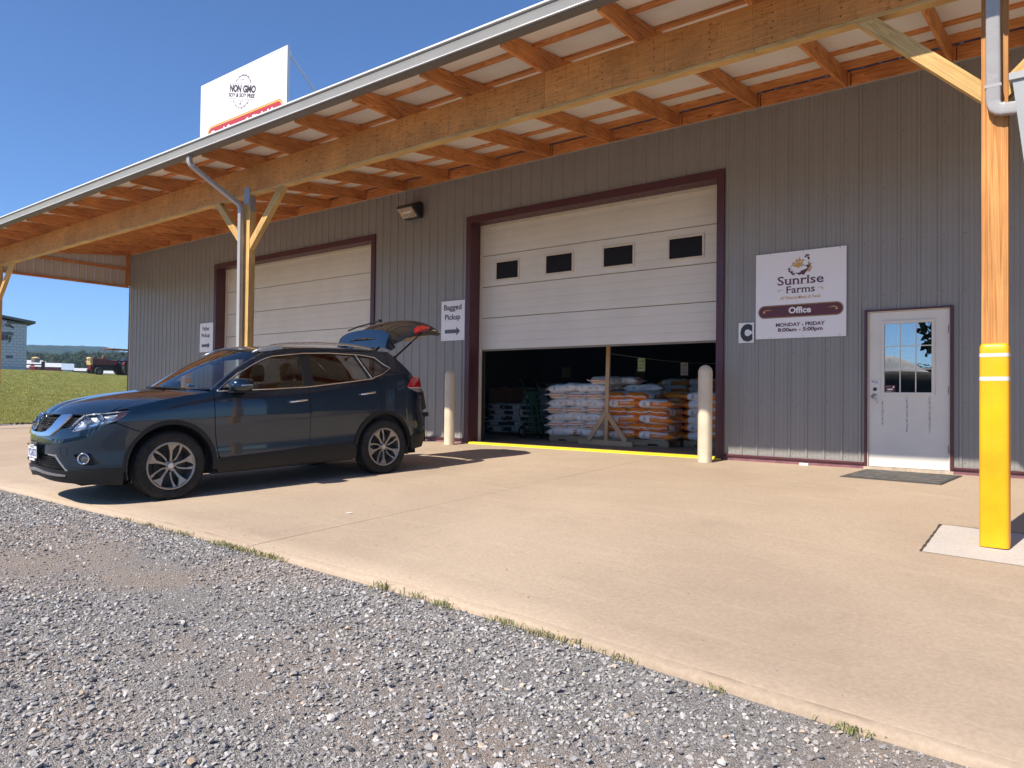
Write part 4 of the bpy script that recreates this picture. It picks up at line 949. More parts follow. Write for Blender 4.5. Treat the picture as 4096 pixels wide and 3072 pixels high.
def hood(s,r):
    ub,vb,zb=side(s,lerp_tab(s,WT))
    q=(s+1.66)/(.48+1.66)
    uc=-.86+(.12+.86)*q**1.15
    u=ub+(uc-ub)*r; v=vb*(1-r)
    z=zb+(lerp_tab(uc,ZC)-zb)*(1-(1-r)**2.4)
    return (u,v,z)
def wind(a,b):
    """windscreen: a 0 base..1 top, b -1..1 across"""
    hv=.720+(.585-.720)*a
    ub=.14+.33*abs(b)**2.2; ut=.99+.16*abs(b)**2.4
    wb=1.150-.03*abs(b)**2; wt=1.612-.052*abs(b)**2.2
    u=ub+(ut-ub)*a; w=wb+(wt-wb)*a+.028*math.sin(math.pi*a)
    return (u,hv*b,w)
RC=[(.98,1.61),(1.4,1.655),(1.9,1.672),(2.4,1.668),(2.95,1.635)]
RE=[(1.08,1.555),(1.3,1.60),(1.8,1.63),(2.4,1.632),(2.95,1.60)]
def roof(q,b):
    """q 0 front..1 rear; b -1..1"""
    uf=.99+.16*abs(b)**2.4; ur=2.93-.06*abs(b)**2
    u=uf+(ur-uf)*q; hv=.585+.06*min(1,q*4)-.02*sm(.75,1,q)
    zc=lerp_tab(u,RC);ze=lerp_tab(u,RE)
    w=zc-(zc-ze)*abs(b)**2.6
    return (u,hv*b,w)
TH=1.46839; CU=Vector((math.cos(TH),math.sin(TH),.0339*math.sin(TH))).normalized(); CV=Vector((math.sin(TH),-math.cos(TH),0)); CW=CU.cross(CV)*-1
if CW.z<0: CW=-CW
# local frame: x = toward the rear, y = toward the far side (-v), z up  (right handed)
CARM=Matrix((CU,-CV,CW)).transposed().to_4x4(); CARM.translation=Vector((-8.298,-6.541,-.225))
CAR=thing('parked_car','dark blue crossover car backed up with its tailgate open','car'); CAR.matrix_world=CARM
def L(p,side=1): return (p[0],-p[1]*side,p[2])      # (u,v,w) -> local
def normal(fn,a,b,side=1):
    e=1e-3; p=Vector(L(fn(a,b),side)); pa=Vector(L(fn(a+e,b),side))-Vector(L(fn(a-e,b),side)); pb=Vector(L(fn(a,b+e),side))-Vector(L(fn(a,b-e),side))
    n=pa.cross(pb)
    if n.length<1e-12: return Vector((0,0,1))
    n.normalize(); c=Vector((min(max(p.x,-.3),3.0),0,.75))
    if n.dot(p-c)<0: n=-n
    return n
def inpoly(x,y,P):
    c=False;n=len(P)
    for i in range(n):
        x1,y1=P[i];x2,y2=P[i-1]
        if (y1>y)!=(y2>y) and x<(x2-x1)*(y-y1)/(y2-y1)+x1: c=not c
    return c
def dens(P,h):
    Q=[]
    for i in range(len(P)):
        a=P[i];b=P[(i+1)%len(P)]; d=math.hypot(b[0]-a[0],b[1]-a[1]); k=max(1,int(math.ceil(d/h)))
        for j in range(k): Q.append((a[0]+(b[0]-a[0])*j/k,a[1]+(b[1]-a[1])*j/k))
    return Q
def tri2d(P,h,holes=()):
    P=dens(P,h); H=[dens(q,h) for q in holes]
    pts=[Vector(p) for p in P]; ed=[(i,(i+1)%len(P)) for i in range(len(P))]
    for q in H:
        o=len(pts); pts+=[Vector(p) for p in q]; ed+=[(o+i,o+(i+1)%len(q)) for i in range(len(q))]
    bd=list(pts); x0=min(p[0] for p in P);x1=max(p[0] for p in P);y0=min(p[1] for p in P);y1=max(p[1] for p in P)
    y=y0+h*.5;r=0
    while y<y1:
        x=x0+h*.5*(1+(r%2))
        while x<x1:
            if inpoly(x,y,P) and not any(inpoly(x,y,q) for q in H) and min((x-b[0])**2+(y-b[1])**2 for b in bd)>(h*.42)**2: pts.append(Vector((x,y)))
            x+=h
        y+=h*.87;r+=1
    vs,es,fs,_,_,_=delaunay_2d_cdt(pts,ed,[],1,1e-7)
    out=[]
    for f in fs:
        cx=sum(vs[i][0] for i in f)/len(f); cy=sum(vs[i][1] for i in f)/len(f)
        if inpoly(cx,cy,P) and not any(inpoly(cx,cy,q) for q in H): out.append(tuple(f))
    return [(v[0],v[1]) for v in vs],out
class Patch:
    """surface panels with exact normals and an inward return along their edges"""
    def __init__(s): s.v=[];s.n=[];s.f=[]
    def add(s,fn,P,h=.035,off=0,holes=(),rim=.018,side=1,both=False):
        vs,fs=tri2d(P,h,holes)
        for sd in ((1,-1) if both else (side,)):
            o=len(s.v); N=[normal(fn,a,b,sd) for a,b in vs]; Q=[Vector(L(fn(a,b),sd)) for a,b in vs]
            for q,n in zip(Q,N): s.v.append(q+n*off); s.n.append(n)
            cnt={}
            for f in fs:
                a,b,c=[Q[i] for i in f[:3]]; g=(b-a).cross(c-a); ff=f if g.dot(N[f[0]])>0 else f[::-1]
                s.f.append([o+i for i in ff])
                for i in range(len(ff)):
                    e=(ff[i],ff[(i+1)%len(ff)]); cnt[e]=cnt.get(e,0)+1
            if rim:
                for e in [e for e in cnt if (e[1],e[0]) not in cnt]:
                    a,b=e; k=len(s.v); d=(Q[b]-Q[a]); out=d.cross(N[a]); out=out.normalized() if out.length>1e-9 else N[a]
                    for idx,dd in ((a,0),(b,0),(b,-rim),(a,-rim)):
                        s.v.append(Q[idx]+N[idx]*(off+dd)); s.n.append((out*.8+N[idx]*.35).normalized() if dd==0 else out)
                    s.f.append([k+1,k,k+3,k+2])
        return s
    def grid(s,fn,nu,nv,off=0,both=True,a0=0,a1=1,b0=0,b1=1):
        for sd in ((1,-1) if both else (1,)):
            o=len(s.v)
            for i in range(nu+1):
                for j in range(nv+1):
                    a=a0+(a1-a0)*i/nu;b=b0+(b1-b0)*j/nv; n=normal(fn,a,b,sd); s.v.append(Vector(L(fn(a,b),sd))+n*off); s.n.append(n)
            for i in range(nu):
                for j in range(nv):
                    f=[o+i*(nv+1)+j,o+(i+1)*(nv+1)+j,o+(i+1)*(nv+1)+j+1,o+i*(nv+1)+j+1]
                    g=(s.v[f[1]]-s.v[f[0]]).cross(s.v[f[3]]-s.v[f[0]]); s.f.append(f if g.dot(s.n[f[0]])>0 else f[::-1])
        return s
    def build(s,name,mat,parent=None,label=None):
        me=bpy.data.meshes.new(name); me.from_pydata([v[:] for v in s.v],[],s.f); me.materials.append(mat)
        for p in me.polygons: p.use_smooth=True
        me.update(); me.normals_split_custom_set_from_vertices([n[:] for n in s.n])
        return link(name,me,parent or CAR,label=label)
def cmb(mb,name,mat,parent=None,**k): return mb.build(name,mat,parent or CAR,**k)
def arc(cx,Rr,a0,a1,n=18,cz=.352): return [(cx+Rr*math.cos(R(a0+(a1-a0)*i/n)),cz+Rr*math.sin(R(a0+(a1-a0)*i/n))) for i in range(n+1)]
RO,RI=.470,.430
# outlines in (s,w)
top=lambda s:lerp_tab(s,WT)-.0015
GR=[(-1.66,.893),(-1.284,.897),(-.955,.903),(-.994,.862),(-1.043,.788),(-1.188,.764),(-1.30,.700),(-1.66,.697)]
HL=[(-1.042,.780),(-.979,.747),(-.875,.766),(-.681,.807),(-.571,.833),(-.514,.853),(-.450,.893),(-.397,.928),(-.412,.938),(-.548,.930),(-.799,.916),(-.948,.902),(-.994,.862)]
LG=[(-1.66,.505),(-1.175,.508),(-1.021,.362),(-1.20,.373),(-1.66,.395)]
FOG=[(-.956,.519),(-.887,.534),(-.797,.533),(-.768,.507),(-.693,.423),(-.778,.412),(-.872,.418),(-.910,.452)]
fa=arc(0,RO,180-3,129,12)
bump_=[(-1.66,.694),(-1.303,.697),(-1.19,.761),(-1.046,.785),(-1.047,.778),(-.980,.744),(-.875,.763),(-.680,.804),(-.548,.818)]+[p for p in fa[::-1] if p[1]<.74]+[(-.462,.374),(-.822,.377),(-1.018,.364),(-1.178,.512),(-1.66,.509)]
Patch().add(side,bump_,.034,holes=[FOG],both=True).build('front_bumper',CARP)
# front fender incl. strip on top
fen=[(-.392,.930),(-.446,.893),(-.511,.852),(-.544,.824)]+arc(0,RO,128,6,24)+[(.497,.39),(.465,.60),(.452,.75),(.453,.95),(.456,top(.456))]+[(s_,top(s_)) for s_ in (.40,.3,.2,.1,0,-.1,-.2,-.3,-.37,-.42)]+[(-.402,.940)]
seam=[(-.58,0.0),(-.45,.07),(-.30,.128),(-.05,.160),(.113,.12),(.30,.085),(.456,.07)]
for sd in (1,-1):
    fp=Patch().add(side,fen,.034,side=sd)
    fp.add(hood,[(-.56,.0005)]+seam[1:]+[(.456,.0005)],.03,side=sd,rim=.012); fp.build('front_fender',CARP)
hp_=[(-1.655,.003),(-1.3,.003),(-.95,.003),(-.60,.003)]+[(a,b+.007) for a,b in seam[1:]]+[(.456,.35),(.456,.985),(-.2,.985),(-1.0,.985),(-1.62,.98)]
Patch().add(hood,hp_,.05,both=True,rim=.02).build('bonnet',CARP)
# doors
fd=[(.462,top(.45)+.001),(.50,1.112),(1.604,1.1425),(1.609,1.04),(1.609,.80),(1.607,.437),(1.02,.413),(.520,.394),(.498,.43),(.473,.60),(.460,.75),(.4605,.95)]
rd=[(1.614,1.1430),(1.9,1.168),(2.25,1.203),(2.562,1.236),(2.606,1.185),(2.645,1.131),(2.667,1.06),(2.667,.98),(2.648,.86),(2.640,.822)]+arc(2.705,RO+.004,96,168,16)+[(2.252,.452),(1.613,.437)]
d1=Patch().add(side,fd,.034,both=False,rim=.02).build('front_door',CARP); d1b=Patch().add(side,fd,.05,side=-1,rim=.02).build('front_door',CARP)
d2=Patch().add(side,rd,.034,both=False,rim=.02).build('rear_door',CARP); d2b=Patch().add(side,rd,.05,side=-1,rim=.02).build('rear_door',CARP)
# quarter panel, pillars
TL=[(3.159,1.124),(3.30,1.235),(3.375,1.262),(3.52,1.250),(3.64,1.235),(3.74,1.165),(3.74,1.06),(3.60,1.045),(3.43,1.046),(3.293,1.079)]
DL_top=[(2.463,1.552),(2.698,1.518),(2.79,1.462),(2.905,1.378)]
qp=[(2.566,1.238),(2.612,1.187),(2.651,1.133),(2.673,1.06),(2.673,.98),(2.654,.86),(2.643,.8265)]+arc(2.705,RO,97,12,24)+[(3.20,.470),(3.45,.500),(3.80,.525),(4.40,.53),(4.40,.80),(3.90,.795),(3.80,.85),(3.785,1.0),(3.75,1.05),(3.745,1.062),(3.60,1.043),(3.43,1.0445),(3.292,1.0765),(3.156,1.1235),(3.298,1.238),(3.36,1.267),(3.30,1.325),(3.20,1.42),(3.10,1.505),(3.04,1.55),(2.96,1.595),(2.7,1.604),(2.466,1.6)]+DL_top+[(2.90,1.368),(2.60,1.258)]
for sd in (1,-1): Patch().add(side,qp,.034,side=sd,rim=.02).build('rear_quarter',CARP)
# roof side rail band + A pillar: lofts between curves
SP=[(.40,1.100),(.56,1.215),(.73,1.325),(.90,1.420),(1.08,1.497),(1.25,1.548),(1.36,1.565)]
SPT=[(0,.445,1.108),(.2,.60,1.222),(.4,.755,1.326),(.6,.925,1.420),(.8,1.11,1.502),(1,1.30,1.556)]
def pillar(t,q):
    a=side(lerp_tab(t,SPT,1)-.012,lerp_tab(t,SPT,2)+.016); b=wind(t*.985+.01,1.0); m_=[(a[i]+b[i])/2 for i in range(3)]
    bl=.016*4*q*(1-q); return (a[0]+(b[0]-a[0])*q-bl*.4,a[1]+(b[1]-a[1])*q+bl*.6,a[2]+(b[2]-a[2])*q+bl*.7)
def pillar2(t,q):      # outer strip from window chrome to pillar crest lies on the side surface
    s_=lerp_tab(t,SPT,1)+.010*(1-q)-.012*q; w_=lerp_tab(t,SPT,2)-.012*(1-q)+.016*q; return side(s_,w_)
Patch().grid(pillar,24,6).grid(pillar2,24,2).build('windscreen_pillar',CARP)
def rband(t,q):
    s_=1.285+(2.985-1.285)*t; a=side(s_,lerp_tab(s_,[(1.285,1.563),(1.45,1.575),(1.66,1.583),(2.0,1.590),(2.4,1.589),(2.75,1.582),(2.985,1.573)])); 
    b=roof((s_-1.14)/(2.90-1.14),1.0); bl=.010*4*q*(1-q); return (a[0]+(b[0]-a[0])*q,a[1]+(b[1]-a[1])*q+bl*.5,a[2]+(b[2]-a[2])*q+bl)
def cant(t,q):
    s_=1.285+(2.47-1.285)*t; w1=lerp_tab(s_,[(1.285,1.563),(1.45,1.575),(1.66,1.583),(2.0,1.590),(2.4,1.589),(2.75,1.582),(2.985,1.573)]); w0=lerp_tab(s_,[(1.24,1.522),(1.375,1.533),(1.66,1.562),(2.0,1.570),(2.47,1.556)])
    return side(s_,w0+(w1-w0)*q)
Patch().grid(rband,30,4).grid(cant,24,2).grid(lambda q,b:roof(q,b),34,14,b0=0,b1=1).build('roof',CARP)
# black lower cladding: front lip, sills, arch rings, rear valance
clad=Patch()
clad.add(side,[(-1.66,.392),(-1.20,.370),(-1.018,.360),(-.822,.373),(-.462,.370),(-.466,.34),(-.47,.20),(-.783,.222),(-1.026,.240),(-1.272,.255),(-1.555,.277),(-1.66,.285)],.04,off=.008,both=True,rim=.03)
clad.add(side,[(.476,.393),(.52,.3905),(1.02,.410),(1.607,.433),(2.250,.448),(2.262,.30),(2.262,.235),(1.5,.245),(.49,.235),(.47,.30)],.04,off=.006,both=True,rim=.03)
clad.add(side,[(3.19,.463),(3.45,.493),(3.80,.518),(4.40,.522),(4.40,.30),(3.9,.30),(3.5,.295),(3.26,.285),(3.175,.33)],.05,off=.004,both=True,rim=.03)
for cx,a0,a1 in ((0,-9,183),(2.705,-4,172)):
    o_=arc(cx,RO+.006,a0,a1,30); i_=arc(cx,RI,a0,a1,30); clad.add(side,o_+i_[::-1],.035,off=.014,both=True,rim=.045)
clad.build('lower_cladding',BLACKP)
Patch().add(side,[(-1.66,.368),(-1.33,.344),(-1.046,.323),(-1.051,.308),(-1.237,.312),(-1.66,.336)],.04,off=.016,both=True,rim=.012).build('bumper_trim',SATIN)
Patch().add(side,[(-1.316,.522),(-1.172,.516),(-1.016,.361),(-1.040,.361),(-1.183,.499),(-1.312,.508)],.04,off=.004,both=True,rim=.012).build('bumper_trim',SATIN)
for sd in (1,-1):
    gb=Patch().add(side,[(.524,.373),(1.606,.402),(1.606,.378),(.524,.348)],.05,off=.011,side=sd,rim=.008); gb.add(side,[(1.615,.402),(2.24,.415),(2.24,.392),(1.615,.378)],.05,off=.011,side=sd,rim=.008); gb.build('door_moulding',BLACKP)
# grille pieces
MESHM=M('grille_black',(.010,.010,.011),.35,0,.1,20)
Patch().add(side,GR,.05,off=-.035,both=True,rim=0).add(side,LG,.05,off=-.035,both=True,rim=0).build('grille_backing',BLK)
mb=MB()
def wav(s0,s1,w,off,amp,n=26,both=True):
    for sd in (1,-1):
        for i in range(n):
            a,b=s0+(s1-s0)*i/n,s0+(s1-s0)*(i+1)/n
            P=[Vector(L(side(x_,w+amp*math.sin(x_*70)),sd))+normal(side,x_,w,sd)*off for x_ in (a,b)]
            mb.bar(P[0],P[1],.012,.0065)
for w,s1 in ((.88,-.98),(.86,-1.0),(.84,-1.01),(.82,-1.03),(.80,-1.04),(.78,-1.14)): wav(-1.26 if w>.8 else -1.3,s1,w,-.012,.004,18)
for w in (.87,.845,.82): wav(-1.63,-1.40,w,-.012,.004,10)
for w,s1 in ((.485,-1.19),(.465,-1.16),(.445,-1.14),(.425,-1.12),(.405,-1.10),(.388,-1.08)): wav(-1.64,s1,w,-.012,.004,24)
cmb(mb,'grille_mesh',MESHM)['kind']='stuff'
VC=[(-1.275,.894),(-1.106,.901),(-1.135,.826),(-1.190,.762),(-1.300,.697),(-1.457,.690),(-1.66,.688),(-1.66,.722),(-1.50,.724),(-1.408,.736),(-1.328,.783)]
Patch().add(side,VC,.03,off=.016,both=True,rim=.03).build('grille_chrome',CHROME)
# round badge with bar
def side0(a,b): return side(a,b)
mb=MB(); c=Vector((-.985,0,.822)); 
for k in range(36):
    a=2*PI*k/36;b=2*PI*(k+1)/36; mb.bar(c+Vector((.006*math.sin(a)*3,.075*math.cos(a),.062*math.sin(a))),c+Vector((.006*math.sin(b)*3,.075*math.cos(b),.062*math.sin(b))),.013,.013)
mb.box(-1.000,-.988,-.092,.092,.808,.836); cmb(mb,'badge',CHROME)
vs_,fs_,a_,b_,c_,d_=text_polys('NISSAN',.02,0); mb=MB(); sx=.15/(b_-a_); mb.add([(-1.0015,.075-(v_[0]-a_)*sx,.813+v_[1]*.026) for v_ in vs_],fs_); cmb(mb,'badge_lettering',SIGNK)
# headlamps
for sd in (1,-1):
    hl=Patch().add(side,HL,.03,off=-.045,side=sd,rim=0).build('headlight',M('lamp_bowl',(.62,.62,.63),.30,.45,.35,16,.35,30,.01))
    Patch().add(side,[(a,b) for a,b in HL],.03,off=.001,side=sd,rim=.02).build('lens',GLH,hl)
    mb=MB()
    for s_,w_,r_ in ((-.90,.835,.040),(-.76,.862,.036)):
        p=Vector(L(side(s_,w_),sd)); n_=Vector((-.93,-.36*sd,0)).normalized(); mx=Matrix.Translation(p-n_*.035)@n_.to_track_quat('Z','Y').to_matrix().to_4x4()
        mb.lathe([(r_*1.15,-.01),(r_*1.15,.012),(r_,.012),(r_*.9,.0),(r_*.5,.008),(.001,.018)],20,mx,caps=False)
    cmb(mb,'lamp_projector',CHROME,hl,smooth=True)
    Patch().add(side,[(-.975,.765),(-.68,.820),(-.60,.838),(-.60,.845),(-.70,.832),(-.975,.778)],.03,off=-.012,side=sd,rim=.01).build('lamp_chrome_strip',CHROME,hl)
    Patch().add(side,[(-.590,.837),(-.554,.882),(-.519,.914),(-.409,.932),(-.451,.896),(-.514,.858)],.03,off=-.004,side=sd,rim=.01).build('turn_signal',AMB,hl)
    fg=Patch().add(side,FOG,.03,off=-.018,side=sd,rim=.0).build('fog_lamp',BLACKP)
    p=Vector(L(side(-.859,.479),sd)); n_=normal(side,-.859,.479,sd); mx=Matrix.Translation(p)@n_.to_track_quat('Z','Y').to_matrix().to_4x4(); mb=MB()
    mb.lathe([(.056,-.02),(.058,.004),(.051,.010),(.043,.0),(.042,-.02)],28,mx,caps=False); cmb(mb,'fog_ring',CHROME,fg,smooth=True)
    mb=MB(); mb.lathe([(.042,-.016),(.03,-.008),(.001,-.004)],24,mx,caps=False); cmb(mb,'fog_glass',M('fog_glass',(.10,.10,.10),.1,.3,.05,5,coat=1),fg,smooth=True)
    Patch().add(side,[(-1.055,.392),(-.70,.402),(-.66,.410),(-.80,.409),(-1.03,.402)],.03,off=.006,side=sd,rim=.01).build('bumper_crease',CARP,fg)
# tow cover outline
tc=[(-1.105,.587),(-1.025,.589),(-1.023,.507),(-1.083,.506),(-1.105,.527)]
mb=MB()
for i in range(5):
    a,b=tc[i],tc[(i+1)%5]; P=[Vector(L(side(*q)))+normal(side,*q)*.0005 for q in (a,b)]; mb.bar(P[0],P[1],.003,.003)
cmb(mb,'tow_cover_gap',BLK)
# number plate
PL=Matrix.Translation((-1.012,0,.522)); mb=MB(); mb.box(-.012,0,-.165,.165,-.085,.085,PL); pl=cmb(mb,'number_plate',BLACKP)
mb=MB(); mb.box(-.0145,-.0115,-.152,.152,-.074,.070,PL); cmb(mb,'plate_face',M('plate_white',(.68,.69,.72),.4,0,.03,8),pl)
def ptxt(t,y0,y1,z,h,mat,bold=.0,nm='plate_lettering'):
    vs_,fs_,a_,b_,c_,d_=text_polys(t,bold,0); s_=(y1-y0)/(b_-a_); mb=MB(); mb.add([(-1.0275,-(y0+(v_[0]-a_)*s_),.522+z+v_[1]*h/.7) for v_ in vs_],fs_); cmb(mb,nm,mat,pl)
PINK=M('plate_blue',(.05,.07,.22),.5,0,.05,5)
ptxt('YCJ-8573',-.142,.142,-.035,.070,PINK,.03); ptxt('VIRGINIA',-.07,.07,.045,.016,PINK,.01)
mb=MB(); mb.box(-.0150,-.0144,.10,.140,.045,.066,PL); cmb(mb,'plate_sticker',SIGNY,pl)
mb=MB(); mb.box(-.019,-.0120,-.165,.165,.070,.085,PL); mb.box(-.019,-.0120,-.165,.165,-.085,-.055,PL); cmb(mb,'plate_frame',BLACKP,pl)
mb=MB(); mb.box(-.0196,-.0188,-.10,.10,-.082,-.060,PL); mb.box(-.0196,-.0188,-.09,.09,.074,.082,PL); cmb(mb,'frame_print',SIGNW,pl)
# glass and window trim on both sides
FG=[(.535,1.128),(.613,1.190),(.782,1.298),(.955,1.394),(1.130,1.470),(1.234,1.502),(1.375,1.516),(1.50,1.528),(1.585,1.534),(1.575,1.30),(1.562,1.155),(1.2,1.139)]
RG=[(1.70,1.166),(1.704,1.3),(1.728,1.543),(2.0,1.553),(2.33,1.545),(2.372,1.535),(2.44,1.40),(2.492,1.246),(2.2,1.210)]
QG=[(2.462,1.531),(2.60,1.516),(2.69,1.492),(2.785,1.412),(2.812,1.375),(2.72,1.325),(2.574,1.268)]
DLO=[(.498,1.116),(.613,1.203),(.782,1.310),(.955,1.406),(1.130,1.482),(1.234,1.514),(1.375,1.529),(1.66,1.557),(2.0,1.566),(2.463,1.551),(2.62,1.532),(2.698,1.516),(2.80,1.430),(2.895,1.376),(2.74,1.300),(2.584,1.256),(2.559,1.241),(2.2,1.203),(1.618,1.148),(1.2,1.131)]
for sd in (1,-1):
    Patch().add(side,DLO,.035,off=-.004,holes=[FG,RG,QG],side=sd,rim=.02).build('window_frame',BLACKP)
    Patch().add(side,FG,.05,off=-.008,side=sd,rim=0).build('front_side_glass',GLC); Patch().add(side,RG,.05,off=-.008,side=sd,rim=0).build('rear_side_glass',GLD); Patch().add(side,QG,.05,off=-.008,side=sd,rim=0).build('quarter_glass',GLD)
    mb=MB(); D_=dens(DLO,.03); P=[Vector(L(side(a,b),sd))+normal(side,a,b,sd)*.003 for a,b in D_]; mb.tube(P,.0075,6,close=True); cmb(mb,'window_chrome',CHROME,smooth=True)
    mb=MB(); P=[Vector(L(side(a,b),sd))+normal(side,a,b,sd)*.0 for a,b in ((2.405,1.545),(2.47,1.40),(2.540,1.25))]; mb.tube(P,.0075,6); cmb(mb,'window_bar',SATIN)
    # handles
    for s_,w_,dw in ((1.447,.982,.010),(2.437,1.052,.012)):
        mb=MB(); P=[]
        for k,(t,o_) in enumerate(((-1,.012),(-.8,.030),(-.4,.038),(.1,.040),(.6,.036),(.9,.028),(1,.012))):
            P.append(Vector(L(side(s_+t*.115,w_+dw*t),sd))+normal(side,s_,w_,sd)*o_)
        mb.tube(P,[.012,.016,.018,.018,.018,.018,.014],10,sq=(1,.62)); h_=cmb(mb,'door_handle',CHROME,(d1 if s_<2 else d2) if sd==1 else (d1b if s_<2 else d2b),smooth=True)
    # mirror
    mb=MB(); base=Vector(L(side(.60,1.14),sd)); cx=Vector((.66,-(.985)*sd,1.175))
    prof=[(-.125,.02,.02),(-.11,.060,.062),(-.06,.078,.085),(.02,.082,.088),(.08,.078,.082),(.10,.070,.074)]
    # housing: lofted along u
    rings=[]
    for du,rv,rw in prof:
        ring=[]
        for k in range(16):
            a=2*PI*k/16; e=.75; ca=math.copysign(abs(math.cos(a))**e,math.cos(a)); sa=math.copysign(abs(math.sin(a))**e,math.sin(a))
            ring.append((.725+du,cx.y+ca*rv*1.35,cx.z+.005+sa*rw*.88+du*.05))
        rings.append(ring)
    V=[p for r_ in rings for p in r_]; F=[(i*16+k,i*16+(k+1)%16,(i+1)*16+(k+1)%16,(i+1)*16+k) for i in range(len(rings)-1) for k in range(16)]+[tuple(range(16))]
    mb.add(V,F); mr=cmb(mb,'wing_mirror',CARP,smooth=True)
    mb=MB(); mb.add([(.8245,p[1],p[2]) for p in rings[-1]],[tuple(range(16))]); cmb(mb,'mirror_glass',CHROME,mr)
    mb=MB(); mb.tube([(.70,cx.y-.0,1.118),(.68,cx.y+.05*sd,1.118),(.64,cx.y+.10*sd,1.125)],[.022,.024,.028],8); mb.box(.60,.82,cx.y-.07,cx.y+.07,1.098,1.118); cmb(mb,'mirror_foot',BLACKP,mr)
    mb=MB(); mb.tube([(.607,cx.y-.085*sd*k_,1.185+.0) for k_ in (-.7,0,.7)],.005,6); P=[(.605+ .0,cx.y+.06*sd,1.17),(.62,cx.y-.07*sd,1.172),(.70,cx.y-.112*sd,1.178),(.80,cx.y-.112*sd,1.182)]; mb.tube(P,.007,6); cmb(mb,'mirror_signal',GLH if False else SATIN,mr)
    # roof rails
    RP=[(1.02,1.558,.66),(1.14,1.608,.655),(1.30,1.650,.65),(1.50,1.672,.645),(1.9,1.690,.642),(2.3,1.682,.64),(2.50,1.664,.64),(2.66,1.636,.638),(2.76,1.618,.636)]
    mb=MB(); mb.tube([(u_,-v_*sd,w_) for u_,w_,v_ in RP],[.010,.018,.021,.020,.019,.019,.021,.019,.010],10,sq=(1.1,.8)); 
    cmb(mb,'roof_rail',SATIN,smooth=True)
    mb=MB(); mb.add([(u_,-.64*sd+dy,w_) for dy in (-.008,.008) for u_,w_ in ((1.10,1.578),(1.28,1.630),(1.42,1.648),(1.40,1.59),(1.28,1.585),(1.12,1.568))],[(0,1,2,3,4,5),(11,10,9,8,7,6),(0,6,7,1),(1,7,8,2),(2,8,9,3)]); mb.add([(u_,-.64*sd+dy,w_) for dy in (-.008,.008) for u_,w_ in ((2.42,1.655),(2.64,1.625),(2.72,1.60),(2.38,1.61))],[(0,1,2,3),(7,6,5,4),(0,4,5,1)]); cmb(mb,'rail_foot',SATIN)
# windscreen, cowl, wipers, dark sunband
wp=Patch().grid(wind,20,14,both=True,a0=.02,a1=.985,b0=0,b1=.985,off=-.004).build('windscreen',GLC)
mb=MB(); mb.grid(lambda a,b:(.02+.16*a+.36*abs(2*b-1)**2.2,.76*(2*b-1),1.128-.03*abs(2*b-1)**2+.006*a),4,16); cmb(mb,'cowl_panel',BLK)
mb=MB(); mb.tube([(.30,-.52,1.15),(.16,-.15,1.165),(.155,.15,1.168)],.008,6); mb.tube([(.20,.05,1.165),(.21,.35,1.16),(.30,.60,1.15)],.008,6); mb.tube([(.13,-.35,1.150),(.20,-.20,1.168)],.010,6); cmb(mb,'wiper',BLK)
mb=MB(); 
for i in range(24):
    b0_,b1_=-1+i/12,-1+(i+1)/12; P=[Vector(L(wind(.985,abs(b)),1 if b>0 else -1)) for b in (b0_,b1_)]; mb.bar(P[0],P[1],.012,.012)
cmb(mb,'windscreen_edge',BLK)
# underbody, liners, wheel wells
mb=MB(); mb.box(-.75,3.45,-.60,.60,.20,.30); mb.box(.45,2.25,-.86,.86,.22,.30); mb.box(.40,.47,-.80,.80,.25,1.10); mb.box(3.45,3.62,-.62,.62,.35,.74); mb.box(-.80,-.55,-.70,.70,.25,.70); cmb(mb,'underbody',BLK)
mb=MB()
for cx in (0,2.705):
    for sd in (1,-1):
        A=arc(cx,RI+.004,-14,194,24); V=[(a,-v_*sd,b) for v_ in (.905,.56) for a,b in A]; n_=len(A); mb.add(V,[(i,i+1,n_+i+1,n_+i) for i in range(n_-1)]+[tuple(range(n_,2*n_))])
cmb(mb,'wheel_arch_liner',BLK)
mb=MB()
for sd in (1,-1):
    mb.box(.50,2.55,*sorted((-.80*sd,-.815*sd)),.30,1.10); mb.box(.44,.52,*sorted((-.78*sd,-.84*sd)),.22,.36); mb.box(3.10,3.14,*sorted((-.70*sd,-.84*sd)),.22,.38); mb.box(2.55,3.30,*sorted((-.74*sd,-.76*sd)),.5,1.20)
cmb(mb,'inner_lining',INTD)
mb=MB(); mb.box(-.40,.40,-.55,.55,.45,.85); cmb(mb,'engine_block',BLK)
mb=MB(); mb.box(.40,.98,-.78,.78,.62,.98); mb.tube([(.62,-.70,1.02),(.70,-.35,1.04),(.62,0,1.04),(.70,.35,1.04),(.62,.70,1.02)],.06,8); cmb(mb,'dashboard',INT,bev=.01)
mb=MB(); mb.box(.5,3.4,-.80,.80,.30,.34); mb.box(2.35,3.35,-.72,.72,.60,.64); cmb(mb,'cabin_floor',INTD)
mb=MB(); cw=Vector((.98,-.37,.98)); P=[cw+Vector((.09*math.sin(a)*.5,.185*math.cos(a),.17*math.sin(a)*.95)) for a in [2*PI*k/28 for k in range(28)]]; mb.tube(P,.014,8,close=True); mb.bar(cw+Vector((0,-.17,0)),cw+Vector((0,.17,0)),.02,.05); mb.bar(cw,cw+Vector((-.15,0,-.05)),.05,.05); cmb(mb,'steering_wheel',INT,smooth=True)
mb=MB(); mb.box(.86,.89,-.10,.10,1.42,1.48); cmb(mb,'rear_view_mirror',BLACKP,bev=.008)
mb=MB(); mb.box(.36,.42,-.47,-.42,1.165,1.19); st=cmb(mb,'dash_tag',M('blue_tag',(.05,.22,.55),.5),bev=.004)
